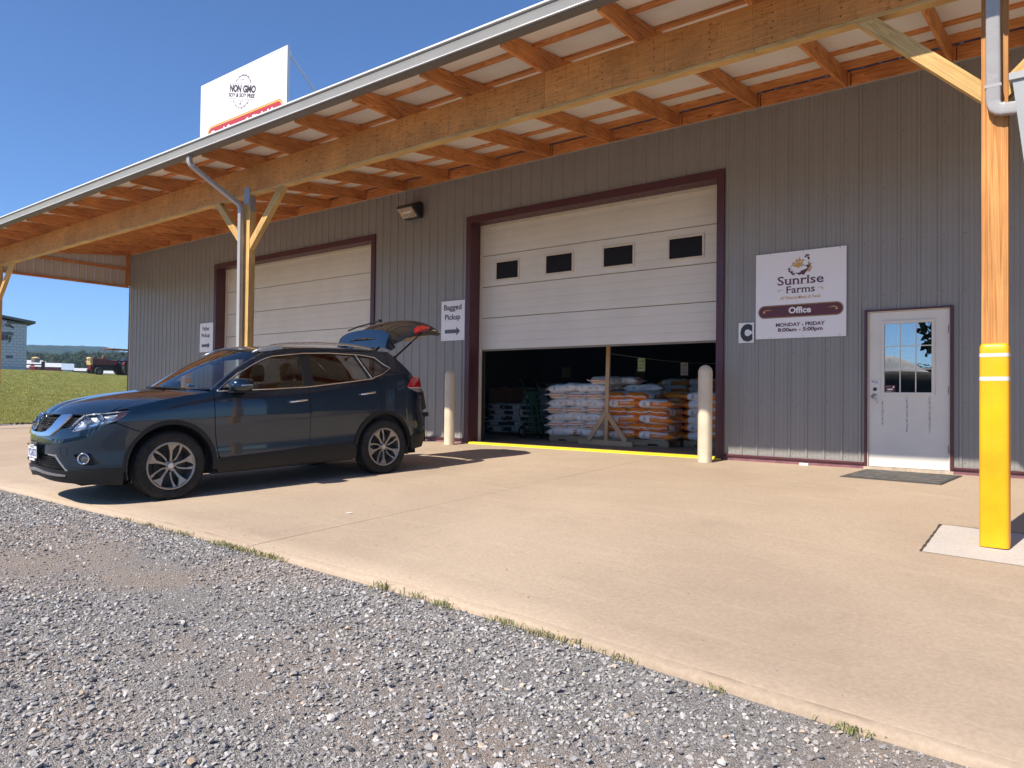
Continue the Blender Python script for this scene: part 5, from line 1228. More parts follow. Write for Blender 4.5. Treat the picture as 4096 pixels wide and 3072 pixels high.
def seat(u0,v0,w=.50,hr=True):
    s_=bpy.data.objects.new('front_seat',None); 
    mb=MB(); rg_=[]
    for t,(du,dw,th) in enumerate(((.00,.50,.10),(.02,.62,.13),(.06,.80,.12),(.11,1.00,.11),(.16,1.14,.085),(.175,1.17,.03))):
        for k in range(14):
            a=2*PI*k/14; e=.6; ca=math.copysign(abs(math.cos(a))**e,math.cos(a)); sa=math.copysign(abs(math.sin(a))**e,math.sin(a))
            rg_.append((u0+du+ca*th*.6,-(v0+sa*w*.5*(1 if t<4 else .86)),dw))
    n=14; mb.add(rg_,[(i*n+k,i*n+(k+1)%n,(i+1)*n+(k+1)%n,(i+1)*n+k) for i in range(5) for k in range(n)]+[tuple(range(5*n,6*n))])
    mb.box(u0-.52,u0+.05,-(v0+w*.5),-(v0-w*.5),.46,.62); se=cmb(mb,'front_seat',SEAT,auto=40)
    if hr:
        mb=MB(); rg_=[]
        for dw,sx,sy in ((1.215,.03,.085),(1.235,.052,.115),(1.33,.060,.128),(1.40,.055,.120),(1.435,.035,.09),(1.443,.01,.05)):
            for k in range(14):
                a=2*PI*k/14; rg_.append((u0+.185+math.cos(a)*sx,-(v0+math.copysign(abs(math.sin(a))**.7,math.sin(a))*sy),dw))
        mb.add(rg_,[(i*n+k,i*n+(k+1)%n,(i+1)*n+(k+1)%n,(i+1)*n+k) for i in range(5) for k in range(n)]+[tuple(range(n))[::-1],tuple(range(5*n,6*n))])
        cmb(mb,'headrest',SEAT,se,smooth=True)
        mb=MB()
        for d_ in (-.05,.05): mb.tube([(u0+.18,-(v0+d_),1.13),(u0+.185,-(v0+d_),1.24)],.007,6)
        cmb(mb,'headrest_post',CHROME,se)
    return se
for v_ in (.37,-.37): seat(1.43,v_)
mb=MB(); mb.box(2.28,2.42,-.62,.62,.55,1.16); mb.box(1.85,2.35,-.62,.62,.46,.62)
for v_ in (-.42,0,.42): mb.box(2.34,2.41,v_-.11,v_+.11,1.18,1.34)
cmb(mb,'rear_bench',SEAT,bev=.03)
# tail lamps
for sd in (1,-1):
    t_=Patch().add(side,[(3.159,1.124),(3.30,1.235),(3.375,1.262),(3.52,1.250),(3.64,1.235),(3.735,1.165),(3.735,1.135),(3.5,1.122)],.03,off=.008,side=sd,rim=.03).build('tail_lamp',REDL)
    Patch().add(side,[(3.166,1.121),(3.5,1.120),(3.735,1.132),(3.735,1.115),(3.5,1.104),(3.21,1.106)],.03,off=.007,side=sd,rim=.03).build('lamp_clear_band',PINKW,t_)
    Patch().add(side,[(3.215,1.104),(3.5,1.102),(3.735,1.112),(3.735,1.062),(3.60,1.048),(3.43,1.049),(3.293,1.081)],.03,off=.006,side=sd,rim=.03).build('lamp_lower_lens',M('grey_lens',(.35,.30,.29),.12,.2,.3,40,coat=1),t_)
    # body jamb behind the hatch opening, strut
    mb=MB(); J=[(2.93,1.60,.60),(3.08,1.50,.66),(3.24,1.36,.71),(3.36,1.22,.74),(3.50,1.05,.74),(3.56,.82,.72)]
    V=[];
    for (u_,w_,v_) in J: V+=[(u_,-v_*sd,w_),(u_-.10,-(v_-.07)*sd,w_-.07)]
    mb.add(V,[(2*i,2*i+1,2*i+3,2*i+2) for i in range(len(J)-1)]); 
    V=[]
    for (u_,w_,v_),(s_,ww) in zip(J,((3.0,1.58),(3.10,1.503),(3.28,1.345),(3.36,1.262),(3.70,1.05),(3.80,.83))): V+=[(u_,-v_*sd,w_),L(side(s_,ww),sd)]
    mb.add(V,[(2*i,2*i+1,2*i+3,2*i+2) for i in range(len(J)-1)]); cmb(mb,'hatch_jamb',BLACKP,auto=40)
mb=MB(); mb.box(3.42,3.66,-.66,.66,.70,.76); cmb(mb,'bumper_step',BLACKP,bev=.01)
# wheels ------------------------------------------------
def wheel_meshes():
    t=MB(); pr=[(.245,-.085),(.262,-.104),(.30,-.112),(.335,-.108),(.352,-.092),(.357,-.07),(.358,-.05),(.351,-.047),(.351,-.042),(.358,-.039),(.3585,-.01),(.351,-.006),(.351,.006),(.3585,.01),(.358,.039),(.351,.042),(.351,.047),(.358,.05),(.357,.07),(.352,.092),(.335,.108),(.318,.1125),(.31,.1105),(.30,.113),(.262,.106),(.248,.098),(.243,.092)]
    t.lathe(pr,64,caps=False)
    for k in range(72):     # shoulder tread blocks
        a=2*PI*k/72; ca,sa=math.cos(a),math.sin(a); mx=Matrix.Rotation(a,4,'Z')
        for s_ in (1,-1): t.box(.3515,.3605,-.006,.0055,*sorted((s_*.068,s_*.098)),mx)
    r=MB(); r.lathe([(.250,.100),(.245,.106),(.236,.107),(.226,.100),(.223,.08),(.221,-.08),(.240,-.09)],56,caps=False)
    sp=MB()
    Z1=.098
    def P2(rad,ang): return (rad*math.cos(R(ang)),rad*math.sin(R(ang)))
    def spoke(poly,zt_in,zt_out,th,a0):
        n=len(poly); V=[]
        for rad,ang in poly:
            x,y=P2(rad,ang+a0); z=zt_in+(zt_out-zt_in)*((rad-.04)/.19); V.append((x,y,z))
        V+=[(x,y,z-th) for x,y,z in V]
        sp.add(V,[tuple(range(n)),tuple(range(2*n-1,n-1,-1))]+[(i,n+i,n+(i+1)%n,(i+1)%n) for i in range(n)])
    for k in range(5):
        a0=72*k
        spoke([(.045,-16),(.10,-7.5),(.160,-6),(.205,-14),(.229,-19),(.229,9),(.150,4.5),(.10,4),(.05,14)],.080,.101,.03,a0)
        spoke([(.047,24),(.10,31),(.16,37),(.229,41.5),(.229,49),(.16,42.5),(.10,40),(.05,46)],.076,.100,.024,a0)
    sp.lathe([(.0,.088),(.034,.088),(.036,.084),(.060,.078),(.066,.050)],30,caps=False)
    cap=MB(); cap.lathe([(.0,.0925),(.026,.0925),(.029,.090),(.029,.086)],24,caps=False); 
    for k in range(24):
        a=2*PI*k/24;b=2*PI*(k+1)/24; cap.bar((.018*math.cos(a),.018*math.sin(a),.093),(.018*math.cos(b),.018*math.sin(b),.093),.003,.002)
    cap.box(-.023,.023,-.0035,.0035,.0925,.0945)
    nuts=MB()
    for k in range(5): nuts.lathe([(.0125,.05),(.0125,.088),(.010,.092),(.0,.092)],8,Matrix.Translation((.057*math.cos(R(72*k+36-12)),.057*math.sin(R(72*k+36-12)),0)))
    dk=MB(); dk.lathe([(.0,-.02),(.222,-.02),(.222,-.025)],32,caps=False); dk.lathe([(.07,.01),(.145,.01),(.145,-.005)],32,caps=False); 
    cal=MB(); cal.box(.06,.155,-.06,.06,-.01,.035); 
    return t,r,sp,cap,nuts,dk,cal
wm=wheel_meshes(); names=('tyre','rim','spokes','hub_cap','wheel_nuts','brake_disc','brake_caliper'); wmat=(RUB,ALLOY,ALLOY,SATIN,BLK,M('brake_iron',(.05,.048,.045),.6,.5,.2,20),M('caliper',(.10,.095,.09),.5,.5,.2,20))
WME=[]
for q,nm,mt in zip(wm,names,wmat):
    o=q.build(nm,mt,None,auto=(40 if nm!='spokes' else 25)); WME.append(o.data); bpy.data.objects.remove(o)
for cx,rot in ((0,17),(2.705,52)):
    for sd in (1,-1):
        w_=bpy.data.objects.new('wheel',WME[0]); COL.objects.link(w_); w_.parent=CAR; w_.location=(cx,-.795*sd,.352)
        w_.rotation_euler=(R(90) if sd==1 else R(-90),R(rot),0) ; w_.rotation_euler=Euler((R(90)*sd,0,0)).to_matrix().to_4x4().to_euler()
        w_.matrix_local=Matrix.Translation((cx,-.795*sd,.352))@Matrix.Rotation(R(90)*sd,4,'X')@Matrix.Rotation(R(rot),4,'Z')@(Matrix.Identity(4))
        w_.name='wheel'
        for me_,nm in list(zip(WME,names))[1:]:
            c_=link(nm,me_,w_)
# tailgate ------------------------------------------------
GE=[(0,3.02,1.690,.585),(.22,3.17,1.735,.600),(.5,3.36,1.83,.615),(.68,3.53,1.905,.625),(.80,3.70,1.945,.62),(.92,3.90,1.925,.60),(1,4.03,1.888,.56)]
GC=[(0,2.98,1.80),(.22,3.22,1.985),(.5,3.50,2.085),(.68,3.72,2.105),(.80,3.90,2.085),(.92,4.06,2.02),(1,4.17,1.955)]
def gate(t,b):
    eu,ew,ev=[lerp_tab(t,GE,k) for k in (1,2,3)]; cu_,cw_=[lerp_tab(t,GC,k) for k in (1,2)]; q=abs(b)**3.2
    return (cu_+(eu-cu_)*abs(b)**2.2,ev*b,cw_+(ew-cw_)*q)
def gnorm_patch(a0,a1,b0,b1,nu,nv,off,mat,name,parent,both=True,inn=False):
    mb=MB()
    for sd in ((1,-1) if both else (1,)): mb.grid(lambda a,b:(lambda g:(g[0],-g[1]*sd,g[2]+off))(gate(a0+(a1-a0)*a,b0+(b1-b0)*b)),nu,nv)
    return cmb(mb,name,mat,parent,smooth=True)
TG=gnorm_patch(.55,1,0,1,12,18,0,CARP,'tailgate',CAR)
def gsub(mb,name,mat,**k): return cmb(mb,name,mat,TG,**k)
mb=MB()
for sd in (1,-1): mb.grid(lambda a,b:(lambda g:(g[0],-g[1]*sd,g[2]))(gate(.0+.55*a,.93+.07*b)),12,3)
gsub(mb,'gate_side_frame',CARP,smooth=True)
mb=MB()
for sd in (1,-1): mb.grid(lambda a,b:(lambda g:(g[0],-g[1]*sd,g[2]-.001))(gate(.0+.55*a,.93*b)),12,12)
gsub(mb,'rear_window',GLD if False else M('dark_tinted_glass',(.015,.014,.013),.03,0,.05,3,spec=.9,rvar=.01),smooth=True)
# inner trim shell
def inner(a,b,sd):
    g=gate(.02+.96*a,b); z=-.035-.055*sstep(.35,.6,a)*(1-sstep(.93,1,a)); k=1-.06*sstep(.8,1,b)
    return (g[0]-.005,-g[1]*sd*k,min(g[2],gate(.02+.96*a,.80)[2])+z*(1 if b<.93 else (1-(b-.93)/.07)))
mb=MB()
for sd in (1,-1): mb.grid(lambda a,b:inner(a,b,sd),22,14)
gsub(mb,'inner_trim',INT,smooth=True)
mb=MB(); mb.grid(lambda a,b:(3.36+.50*a,.50*(2*b-1),1.835-.055*math.sin(PI*min(1,a*1.1))*(1-abs(2*b-1)**4)),10,14)
gsub(mb,'trim_panel',M('pale_trim',(.32,.27,.22),.6,0,.05,6),smooth=True)
# spoiler
def spo(a,b):
    x=2*b-1; v_=.600*x; return (2.975+.045*a+.03*a*a-.02*abs(x)**2,v_,1.655+.02*(1-abs(x)**2)*1.6+(.255-.035*abs(x)**2.5-.03*abs(x)**9)*a)
mb=MB(); mb.grid(lambda a,b:(lambda g:(g[0],-g[1],g[2]))(spo(a,b)),8,28); mb.grid(lambda a,b:(lambda g:(g[0]+.035*(1-a)+.02,-g[1],g[2]))(spo(a,b)),8,28)
for x_ in (0,1):
    s_=1 if x_ else -1; t_=spo(1,x_); b0_=spo(0,x_); mid=(3.045,s_*.615,1.622); rr_=(3.128,s_*.600,1.668); top2=(t_[0]+.03,s_*.585,t_[2]-.005)
    pts_=[t_,b0_,mid,rr_,top2]; mb.add([(p[0],-p[1],p[2]) for p in pts_],[(0,1,2),(0,2,3),(0,3,4)])
gsub(mb,'spoiler',CARP,auto=30)
mb=MB(); mb.grid(lambda a,b:(spo(1,b)[0]+.02*a,-spo(1,b)[1],spo(1,b)[2]+.0),1,28); gsub(mb,'spoiler_edge',BLACKP)
for sd in (1,-1):
    mb=MB(); Q=[(.60,.90),(.60,1.0),(.70,1.0),(.80,1.0),(.82,.93),(.74,.86),(.66,.86)]
    P=[]
    for t,b in Q: g=gate(t,b); P.append((g[0],-(g[1]+.006)*sd,g[2]+.008))
    mb.add(P,[tuple(range(len(P)))]); P2=[(x,y-.0,z-.03) for x,y,z in P]; o_=len(mb.v); mb.add(P2,[]); n_=len(P); mb.f+=[[i,(i+1)%n_,n_+(i+1)%n_,n_+i] for i in range(n_)]; mb.mi+=[0]*n_; gsub(mb,'gate_lamp',M('gate_red_lens',(.22,.006,.008),.15,0,.3,60,coat=1))
    mb=MB(); a=Vector((3.12,-.60*sd,1.535)); b=Vector((3.66,-.575*sd,1.925)); mb.tube([a,a.lerp(b,.55)],.013,10); mb.tube([a.lerp(b,.55),b],.008,8); mb.lathe([(.018,-.02),(.018,.02)],10,Matrix.Translation(a)); gsub(mb,'gas_strut',BLACKP)
    mb=MB(); mb.bar((2.90,-.42*sd,1.62),(3.03,-.42*sd,1.72),.05,.03); gsub(mb,'gate_hinge',BLK)
mb=MB(); mb.box(3.98,4.15,-.30,.30,1.955,1.985); gsub(mb,'gate_handle_trim',CHROME,bev=.01)
mb=MB(); mb.tube([(3.30,.05,2.075),(3.12,.30,2.00),(3.05,.42,1.95)],.012,6); mb.lathe([(.03,-.015),(.03,.02)],10,Matrix.Translation((3.33,.03,2.085))); gsub(mb,'rear_wiper',BLK)
mb=MB(); mb.add([(2.55,.0,1.665),(2.75,-.012,1.665),(2.75,.012,1.665),(2.76,0,1.725)],[(0,1,3),(0,3,2),(1,2,3)]); cmb(mb,'roof_aerial',CARP)
# ================================================================== YARD FURNITURE
def sleeve(name,label,xc,yc,z0,ztop):
    o=thing(name,label,'bollard cover',(xc,yc,z0)); H=ztop-z0
    def sq(r,n=40,e=.34):
        return [(math.copysign(abs(math.cos(2*PI*(k+.5)/n))**e,math.cos(2*PI*(k+.5)/n))*r,math.copysign(abs(math.sin(2*PI*(k+.5)/n))**e,math.sin(2*PI*(k+.5)/n))*r) for k in range(n)]
    mb=MB(); rings=[(.099,0),(.1005,.01),(.0995,H-.30),(.099,H-.26),(.0985,H-.06),(.097,H-.022),(.091,H-.007),(.080,H)]
    V=[];n=40
    for r_,z in rings: V+=[(x,y,z) for x,y in sq(r_)]
    mb.add(V,[(i*n+k,i*n+(k+1)%n,(i+1)*n+(k+1)%n,(i+1)*n+k) for i in range(len(rings)-1) for k in range(n)]+[tuple(range((len(rings)-1)*n,len(rings)*n))])
    mb.build('sleeve',YEL,o,auto=50)
    for a,b in ((H-.105,H-.077),(H-.291,H-.260)):
        mb=MB(); V=[]
        for z in (a,b): V+=[(x,y,z) for x,y in sq(.1006)]
        mb.add(V,[(k,(k+1)%n,n+(k+1)%n,n+k) for k in range(n)]); mb.build('reflective_band',BAND,o,smooth=True)
    return o
sleeve('post_sleeve','yellow plastic sleeve with two silver bands round the right canopy post',-.497,-3.60,gz(-.5,-3.6)+.005,1.345)
sleeve('post_sleeve','yellow post sleeve seen through the windscreen of the blue car',-10.91,-3.60,gz(-10.9,-3.6),1.345)
sleeve('yellow_bollard','yellow bollard with a silver band by the left door, seen through the car windscreen',-18.75,-.45,gz(-18.7,-.4),1.42)
BOL=None
for xc,yc,lab in ((-9.26,-.40,'cream fluted bollard left of the open overhead door'),(-4.215,-.46,'cream fluted bollard right of the open overhead door')):
    o=thing('bollard',lab,'bollard',(xc,yc,gz(xc,yc)),group='cream bollards beside the open door')
    mb=MB(); n=48; H=1.395-gz(xc,yc); V=[]; rings=[(0,1.0),(H-.115,1.0)]+[(H-.115+.105*math.sin(R(a)),math.cos(R(a))) for a in (15,30,45,60,72,83)]
    for z,k in rings:
        for i in range(n):
            a=2*PI*i/n; r_=.098*k*(1+.035*(1 if i%8 in (0,1,2,3) else 0)*(1 if z<H-.03 else .4)); V.append((r_*math.cos(a),r_*math.sin(a),z))
    mb.add(V,[(i*n+k,i*n+(k+1)%n,(i+1)*n+(k+1)%n,(i+1)*n+k) for i in range(len(rings)-1) for k in range(n)]+[tuple(range((len(rings)-1)*n,len(rings)*n))])
    mb.build('cover',CREAMB,o,auto=50)
# door mat
MATM=M('mat_fibre',(.085,.080,.075),.95,0,.25,9,1,500,.006,c2=(.14,.13,.12))
mt=thing('door_mat','flat grey doormat on the concrete before the office door','mat',(-1.68,-.50,gz(-1.7,-.5)))
mb=MB(); q=[(-2.285,-.935),(-1.195,-.955),(-1.075,-.135),(-2.16,-.085)]
def mp_(k,ins,dz):
    c=(sum(a for a,_ in q)/4,sum(b for _,b in q)/4); x,y=q[k]; x+=(c[0]-x)*ins; y+=(c[1]-y)*ins; return (x+1.68,y+.50,gz(x,y)+dz-gz(-1.7,-.5))
mb.add([mp_(k,.0,.002) for k in range(4)]+[mp_(k,.012,.009) for k in range(4)]+[mp_(k,.05,.009) for k in range(4)],[(i,(i+1)%4,4+(i+1)%4,4+i) for i in range(4)]+[(4+i,4+(i+1)%4,8+(i+1)%4,8+i) for i in range(4)]); mb.build('rubber_border',M('mat_rubber',(.06,.055,.05),.7),mt)
mb=MB(); mb.add([mp_(k,.05,.012) for k in range(4)],[(0,1,2,3)]); mb.build('pile',MATM,mt)
# flood lamp
WL=thing('wall_flood_light','black wedge-shaped flood light with clear lens high on the grey wall','lamp',(-10.62,-.02,4.55))
mb=MB(); x0,x1=-.23,.23
P=[(-.02,.24),(-.10,.26),(-.30,.175),(-.335,.13),(-.14,-.06),(-.02,-.06)]   # y,z side profile
V=[(x,y,z) for x in (x0,x1) for y,z in P]; n=len(P); mb.add(V,[tuple(range(n)),tuple(range(2*n-1,n-1,-1))]+[(i,n+i,n+(i+1)%n,(i+1)%n) for i in range(n)]); mb.build('housing',M('black_enamel',(.012,.012,.012),.35),WL,bev=.012)
def lens(a,b,o_): # on the sloping front face
    y=-.330+(-.145+.330)*b; z=.118+(-.055-.118)*b; return (x0+.03+(x1-x0-.06)*a,y-o_*.68,z-o_*.73)
mb=MB(); mb.add([lens(a,b,.004) for a,b in ((0,.06),(1,.06),(1,.94),(0,.94))],[(0,1,2,3)]); mb.build('reflector',M('lamp_reflector',(.55,.40,.26),.25,.7,.3,8,.5,30,.01),WL)
mb=MB(); mb.add([lens(a,b,.012) for a,b in ((0,.02),(1,.02),(1,.98),(0,.98))],[(0,1,2,3)]); mb.build('lens',GLH,WL)
mb=MB(); mb.bar(lens(.2,.45,.008),lens(.8,.45,.008),.03,.03); mb.build('lamp_tube',SIGNW,WL)
mb=MB(); mb.tube([(.05,-.02,.26),(.05,-.03,.33),(.045,-.01,.40)],.004,5); mb.build('cable',GUT,WL)
# ================================================================== SACKS, PALLETS, STAND, TRUCK
def sackmat(name,kind):
    m,nt,b=nodes(name); tc=nt.nodes.new('ShaderNodeTexCoord'); s=nt.nodes.new('ShaderNodeSeparateXYZ'); lk(nt,tc.outputs['Object'],s.inputs[0])
    ax=mth(nt,'ABSOLUTE',s.outputs[0]); ay=mth(nt,'ABSOLUTE',s.outputs[1]); az=mth(nt,'ABSOLUTE',s.outputs[2])
    if kind=='white':
        wh=(.84,.80,.75); orr=(.75,.24,.035)
        e=mth(nt,'GREATER_THAN',ax,.315); st=mth(nt,'MULTIPLY',mth(nt,'GREATER_THAN',az,.018),mth(nt,'LESS_THAN',az,.034)); f=mth(nt,'MULTIPLY',e,st)
        f=mth(nt,'MAXIMUM',f,mth(nt,'MULTIPLY',mth(nt,'GREATER_THAN',ax,.352),.55)); col=mixc(nt,f,wh,orr)
    elif kind=='orange':
        wh=(.84,.80,.76); orr=(.80,.23,.02)
        f=mth(nt,'GREATER_THAN',ax,.262); pan=mth(nt,'MULTIPLY',mth(nt,'MULTIPLY',mth(nt,'GREATER_THAN',s.outputs[0],-.06),mth(nt,'LESS_THAN',ax,.262)),mth(nt,'MULTIPLY',mth(nt,'LESS_THAN',s.outputs[2],.035),mth(nt,'GREATER_THAN',s.outputs[2],-.045)))
        f=mth(nt,'MAXIMUM',f,pan); col=mixc(nt,f,wh,orr)
    elif kind=='black':
        f=mth(nt,'MULTIPLY',mth(nt,'GREATER_THAN',ax,.12),1); f2=mth(nt,'LESS_THAN',az,.04); col=mixc(nt,mth(nt,'MULTIPLY',f,f2),(.55,.54,.53),(.02,.02,.022))
    n=noise(nt,tc.outputs['Object'],7,4,.6,.5); q=mapr(nt,n.outputs[0],.3,.7,.82,1.1); c2=mixc(nt,1.0,col.outputs[2],q.outputs[0],'MULTIPLY'); lk(nt,c2.outputs[2],b.inputs['Base Color'])
    b.inputs['Roughness'].default_value=.5; n2=noise(nt,tc.outputs['Object'],11,4,.6,1.2); bump(nt,b,n2.outputs[0],.6,.02); MATS[name]=m; return m
SW,SO,SB=sackmat('white_sack','white'),sackmat('orange_sack','orange'),sackmat('black_sack','black')
def sack_mesh(seed,lx=.76,ly=.44,lz=.172):
    r_=random.Random(seed); mb=MB(); NU,NV=18,20; V=[]
    o1,o2,o3=r_.uniform(0,9),r_.uniform(0,9),r_.uniform(0,9)
    for i in range(NU+1):
        t=-1+2*i/NU; at=abs(t); th=(1-at**4.2)**.55 if at<1 else 0; th=max(th,.03); wd=.86+.14*(1-at**6)
        for k in range(NV):
            a=2*PI*k/NV; ca,sa=math.cos(a),math.sin(a); e=.62
            y=math.copysign(abs(ca)**e,ca)*ly*.5*wd; z=math.copysign(abs(sa)**.8,sa)*lz*.5*th
            nz=mnoise.noise(Vector((t*2.2+o1,y*7+o2,z*8+o3)))*.020+mnoise.noise(Vector((t*7+o2,y*16,z*16+o1)))*.009
            z+=nz*(.35+.65*th); y+=nz*.7
            V.append((t*lx*.5*(1-.0*th),y,z))
    mb.add(V,[(i*NV+k,i*NV+(k+1)%NV,(i+1)*NV+(k+1)%NV,(i+1)*NV+k) for i in range(NU) for k in range(NV)]+[tuple(range(NV))[::-1],tuple(range(NU*NV,(NU+1)*NV))])
    o=mb.build('feed_sack',None,None,smooth=True); me=o.data; bpy.data.objects.remove(o); return me
SME={}
for knd,mt_ in (('white',SW),('orange',SO),('black',SB)):
    SME[knd]=[]
    for s_ in range(4):
        me=sack_mesh(s_*7+len(knd)); me.materials.append(mt_); SME[knd].append(me)
def seam_mesh(seed,lx=.74,ly=.43):
    r_=random.Random(seed); mb=MB()
    for s_ in (1,-1):
        n=12; P=[(s_*(lx*.5+.006+r_.uniform(-.004,.006)),-ly*.44+ly*.96*i/n,.010*math.sin(i*.9+seed)*.8+r_.uniform(-.003,.003)) for i in range(n+1)]
        P=[(P[0][0],P[0][1]-.03,P[0][2]-.015)]+P+[(P[-1][0],P[-1][1]+.025,P[-1][2]+.012)]
        mb.tube(P,.0095,5)
    o=mb.build('sewn_seam',SIGNW,None,smooth=True); me=o.data; bpy.data.objects.remove(o); return me
SEAMS=[seam_mesh(i) for i in range(3)]
PRT={}
def printm(text,knd):
    vs_,fs_,a_,b_,c_,d_=text_polys(text,.02,0); s_=.20/(b_-a_); 
    mb=MB(); mb.add([(-.015+(v[0]-a_)*s_,-.2195-.0*v[1],-.012+v[1]*.034/.7-.0) for v in vs_],fs_); o=mb.build('sack_print',SIGNR if False else (M('print_orange',(.60,.19,.03),.5) if knd=='white' else SIGNW),None); me=o.data; bpy.data.objects.remove(o); return me
def logom():
    mb=MB(); c=(-.165,.018)
    mb.add([(c[0]+.013*math.cos(2*PI*k/9)*1.0,-.2195,c[1]-.004+.012*math.sin(2*PI*k/9)) for k in range(9)],[tuple(range(9))]); mb.add([(c[0]-.002,-.2195,c[1]+.01),(c[0]+.008,-.2195,c[1]+.012),(c[0]+.016,-.2195,c[1]+.032)],[(0,1,2)])
    vs_,fs_,a_,b_,c_,d_=text_polys('Sunrise',.02,0); s_=.075/(b_-a_); mb.add([(c[0]-.037+(v[0]-a_)*s_,-.2195,c[1]-.030+v[1]*.013/.7) for v in vs_],fs_)
    vs_,fs_,a_,b_,c_,d_=text_polys('Farms',.02,0); s_=.05/(b_-a_); mb.add([(c[0]-.025+(v[0]-a_)*s_,-.2195,c[1]-.046+v[1]*.011/.7) for v in vs_],fs_)
    o=mb.build('sack_logo',LINEN,None); me=o.data; bpy.data.objects.remove(o); return me
PW,PO,LG_=printm('Non GMO Pellet','white'),printm('Non GMO Feed','orange'),logom()
rs=random.Random(21)
def sack(knd,x,y,z,rz,label,group,detail=True,tilt=0,mirror=False):
    me=rs.choice(SME[knd]); o=bpy.data.objects.new('feed_sack',me); COL.objects.link(o); o.location=(x,y,z); o.rotation_euler=(rs.uniform(-.05,.05),tilt+rs.uniform(-.035,.035),rz+rs.uniform(-.06,.06))
    tag(o,label,'sack',group)
    if detail:
        link('sewn_seam',rs.choice(SEAMS),o)
        if knd!='black': link('sack_print',PW if knd=='white' else PO,o); link('sack_logo',LG_,o)
    return o
ORD=['lowest','second','third','fourth','fifth','sixth','seventh','eighth','ninth','tenth']
def stack(knd,x0,y0,z0,layers,lab,group,cols='L',dz=.143,rows=1,first='long',skip=()):
    for l in range(layers):
        longl=(l%2==0)==(first=='long'); z=z0+.075+dz*l
        if longl:
            for k in range(2):
                if (l,k) in skip: continue
                sack(knd,x0+.33+.62*k,y0+.20+rs.uniform(-.02,.02),z+.03*(k==1 and l>0)*0,(-.10 if k==0 else .04),f'{lab[0]} sack lying lengthwise, {"left" if k==0 else "right"} in the {ORD[l] if l<layers-1 else "top"} layer',group,tilt=(-.05 if k==0 else .03))
            for r_ in range(1,rows):
                for k in range(2): sack(knd,x0+.33+.62*k,y0+.20+.42*r_,z,0,f'{lab[0]} sack behind the front row, {ORD[l] if l<layers-1 else "top"} layer, {["left","middle","right"][k]}',group,False)
        else:
            for k in range(3):
                if (l,k) in skip: continue
                sack(knd,x0+.20+.425*k,y0+.335+rs.uniform(-.02,.02),z,R(90)+rs.uniform(-.05,.05),f'{lab[0]} sack end-on, {["left","middle","right"][k]} in the {ORD[l] if l<layers-1 else "top"} layer',group)
            if rows>1:
                for k in range(3): sack(knd,x0+.20+.425*k,y0+1.03,z,R(90),f'{lab[0]} sack behind the front row, {ORD[l] if l<layers-1 else "top"} layer, {["left","middle","right"][k]}',group,False)
def pallet(x,y,z,lab,w=1.24,d=1.0):
    o=thing('pallet',lab,'pallet',(x,y,z),group='wooden pallets in the store')
    for i in range(6):
        b=box('top_board',.0,w,.0+.168*i,.14+.168*i,.105,.122,WOODPAL,o,.002)
    for yy in (.0,.48,.96):      # notched stringers
        mb=MB(); P=[(0,.018),(.20,.018),(.22,.055),(.40,.055),(.42,.018),(.82,.018),(.84,.055),(1.02,.055),(1.04,.018),(w,.018),(w,.104),(0,.104)]
        n=len(P); V=[(a,yy+b_,c) for b_ in (0,.038) for a,c in P]; mb.add(V,[tuple(range(n)),tuple(range(2*n-1,n-1,-1))]+[(i,n+i,n+(i+1)%n,(i+1)%n) for i in range(n)]); mb.build('stringer',WOODPAL,o)
    for yy in (.02,.44,.86): box('bottom_board',.0,w,yy,yy+.12,.0,.017,WOODPAL,o)
    return o
pallet(-8.21,1.37,.03,'pallet under the stack of white feed sacks'); pallet(-6.90,1.37,.03,'pallet under the stack of orange feed sacks')
stack('white',-8.23,1.33,.152,7,('white','white stack left of the post'),'white feed sacks with orange stripes',rows=2)
sack('white',-7.08,1.72,.152+.075+.143*7,R(90),'single white sack end-on on top of the white stack','white feed sacks with orange stripes')
stack('orange',-6.90,1.33,.152,6,('orange','orange stack right of the post'),'orange and white feed sacks',rows=2,skip=((5,2),))
sack('white',-6.55,2.15,.152+.075+.143*6,.3,'white sack thrown on top behind the orange stack','white feed sacks with orange stripes'); sack('white',-6.95,2.05,.152+.075+.143*7,.1,'white sack lying high behind the wooden post','white feed sacks with orange stripes')
# back rows
pallet(-5.55,1.75,.03,'pallet in the shade at the right of the doorway'); pallet(-6.9,3.2,.03,'pallet behind the orange stack'); pallet(-8.2,3.1,.03,'pallet behind the white stack')
for l in range(6):
    for k in range(2): sack('orange',-5.22+.62*k,1.98,.152+.075+.143*l,.0 if l%2 else .08,f'shaded orange sack at the far right, {ORD[l]} layer, {"left" if k==0 else "right"}','shaded sacks at the right of the doorway',l%2==1)
for bx_,by_,nl,knd in ((-6.8,3.55,8,'orange'),(-5.6,3.6,8,'orange'),(-8.1,3.5,7,'white'),(-4.35,3.0,7,'orange')):
    for l in range(nl):
        for k in range(2 if bx_>-4.5 or True else 3):
            sack(knd,bx_+.30+.60*k,by_,.152+.075+.143*l,rs.uniform(-.1,.1),'dim '+knd+' sack deep inside, '+{-6.8:'behind the orange stack',-5.6:'right of centre',-8.1:'behind the white stack',-4.35:'rearmost at the right'}[bx_]+f', {ORD[l]} layer, '+('left' if k==0 else 'right'),'dim sacks deep inside the store',False)
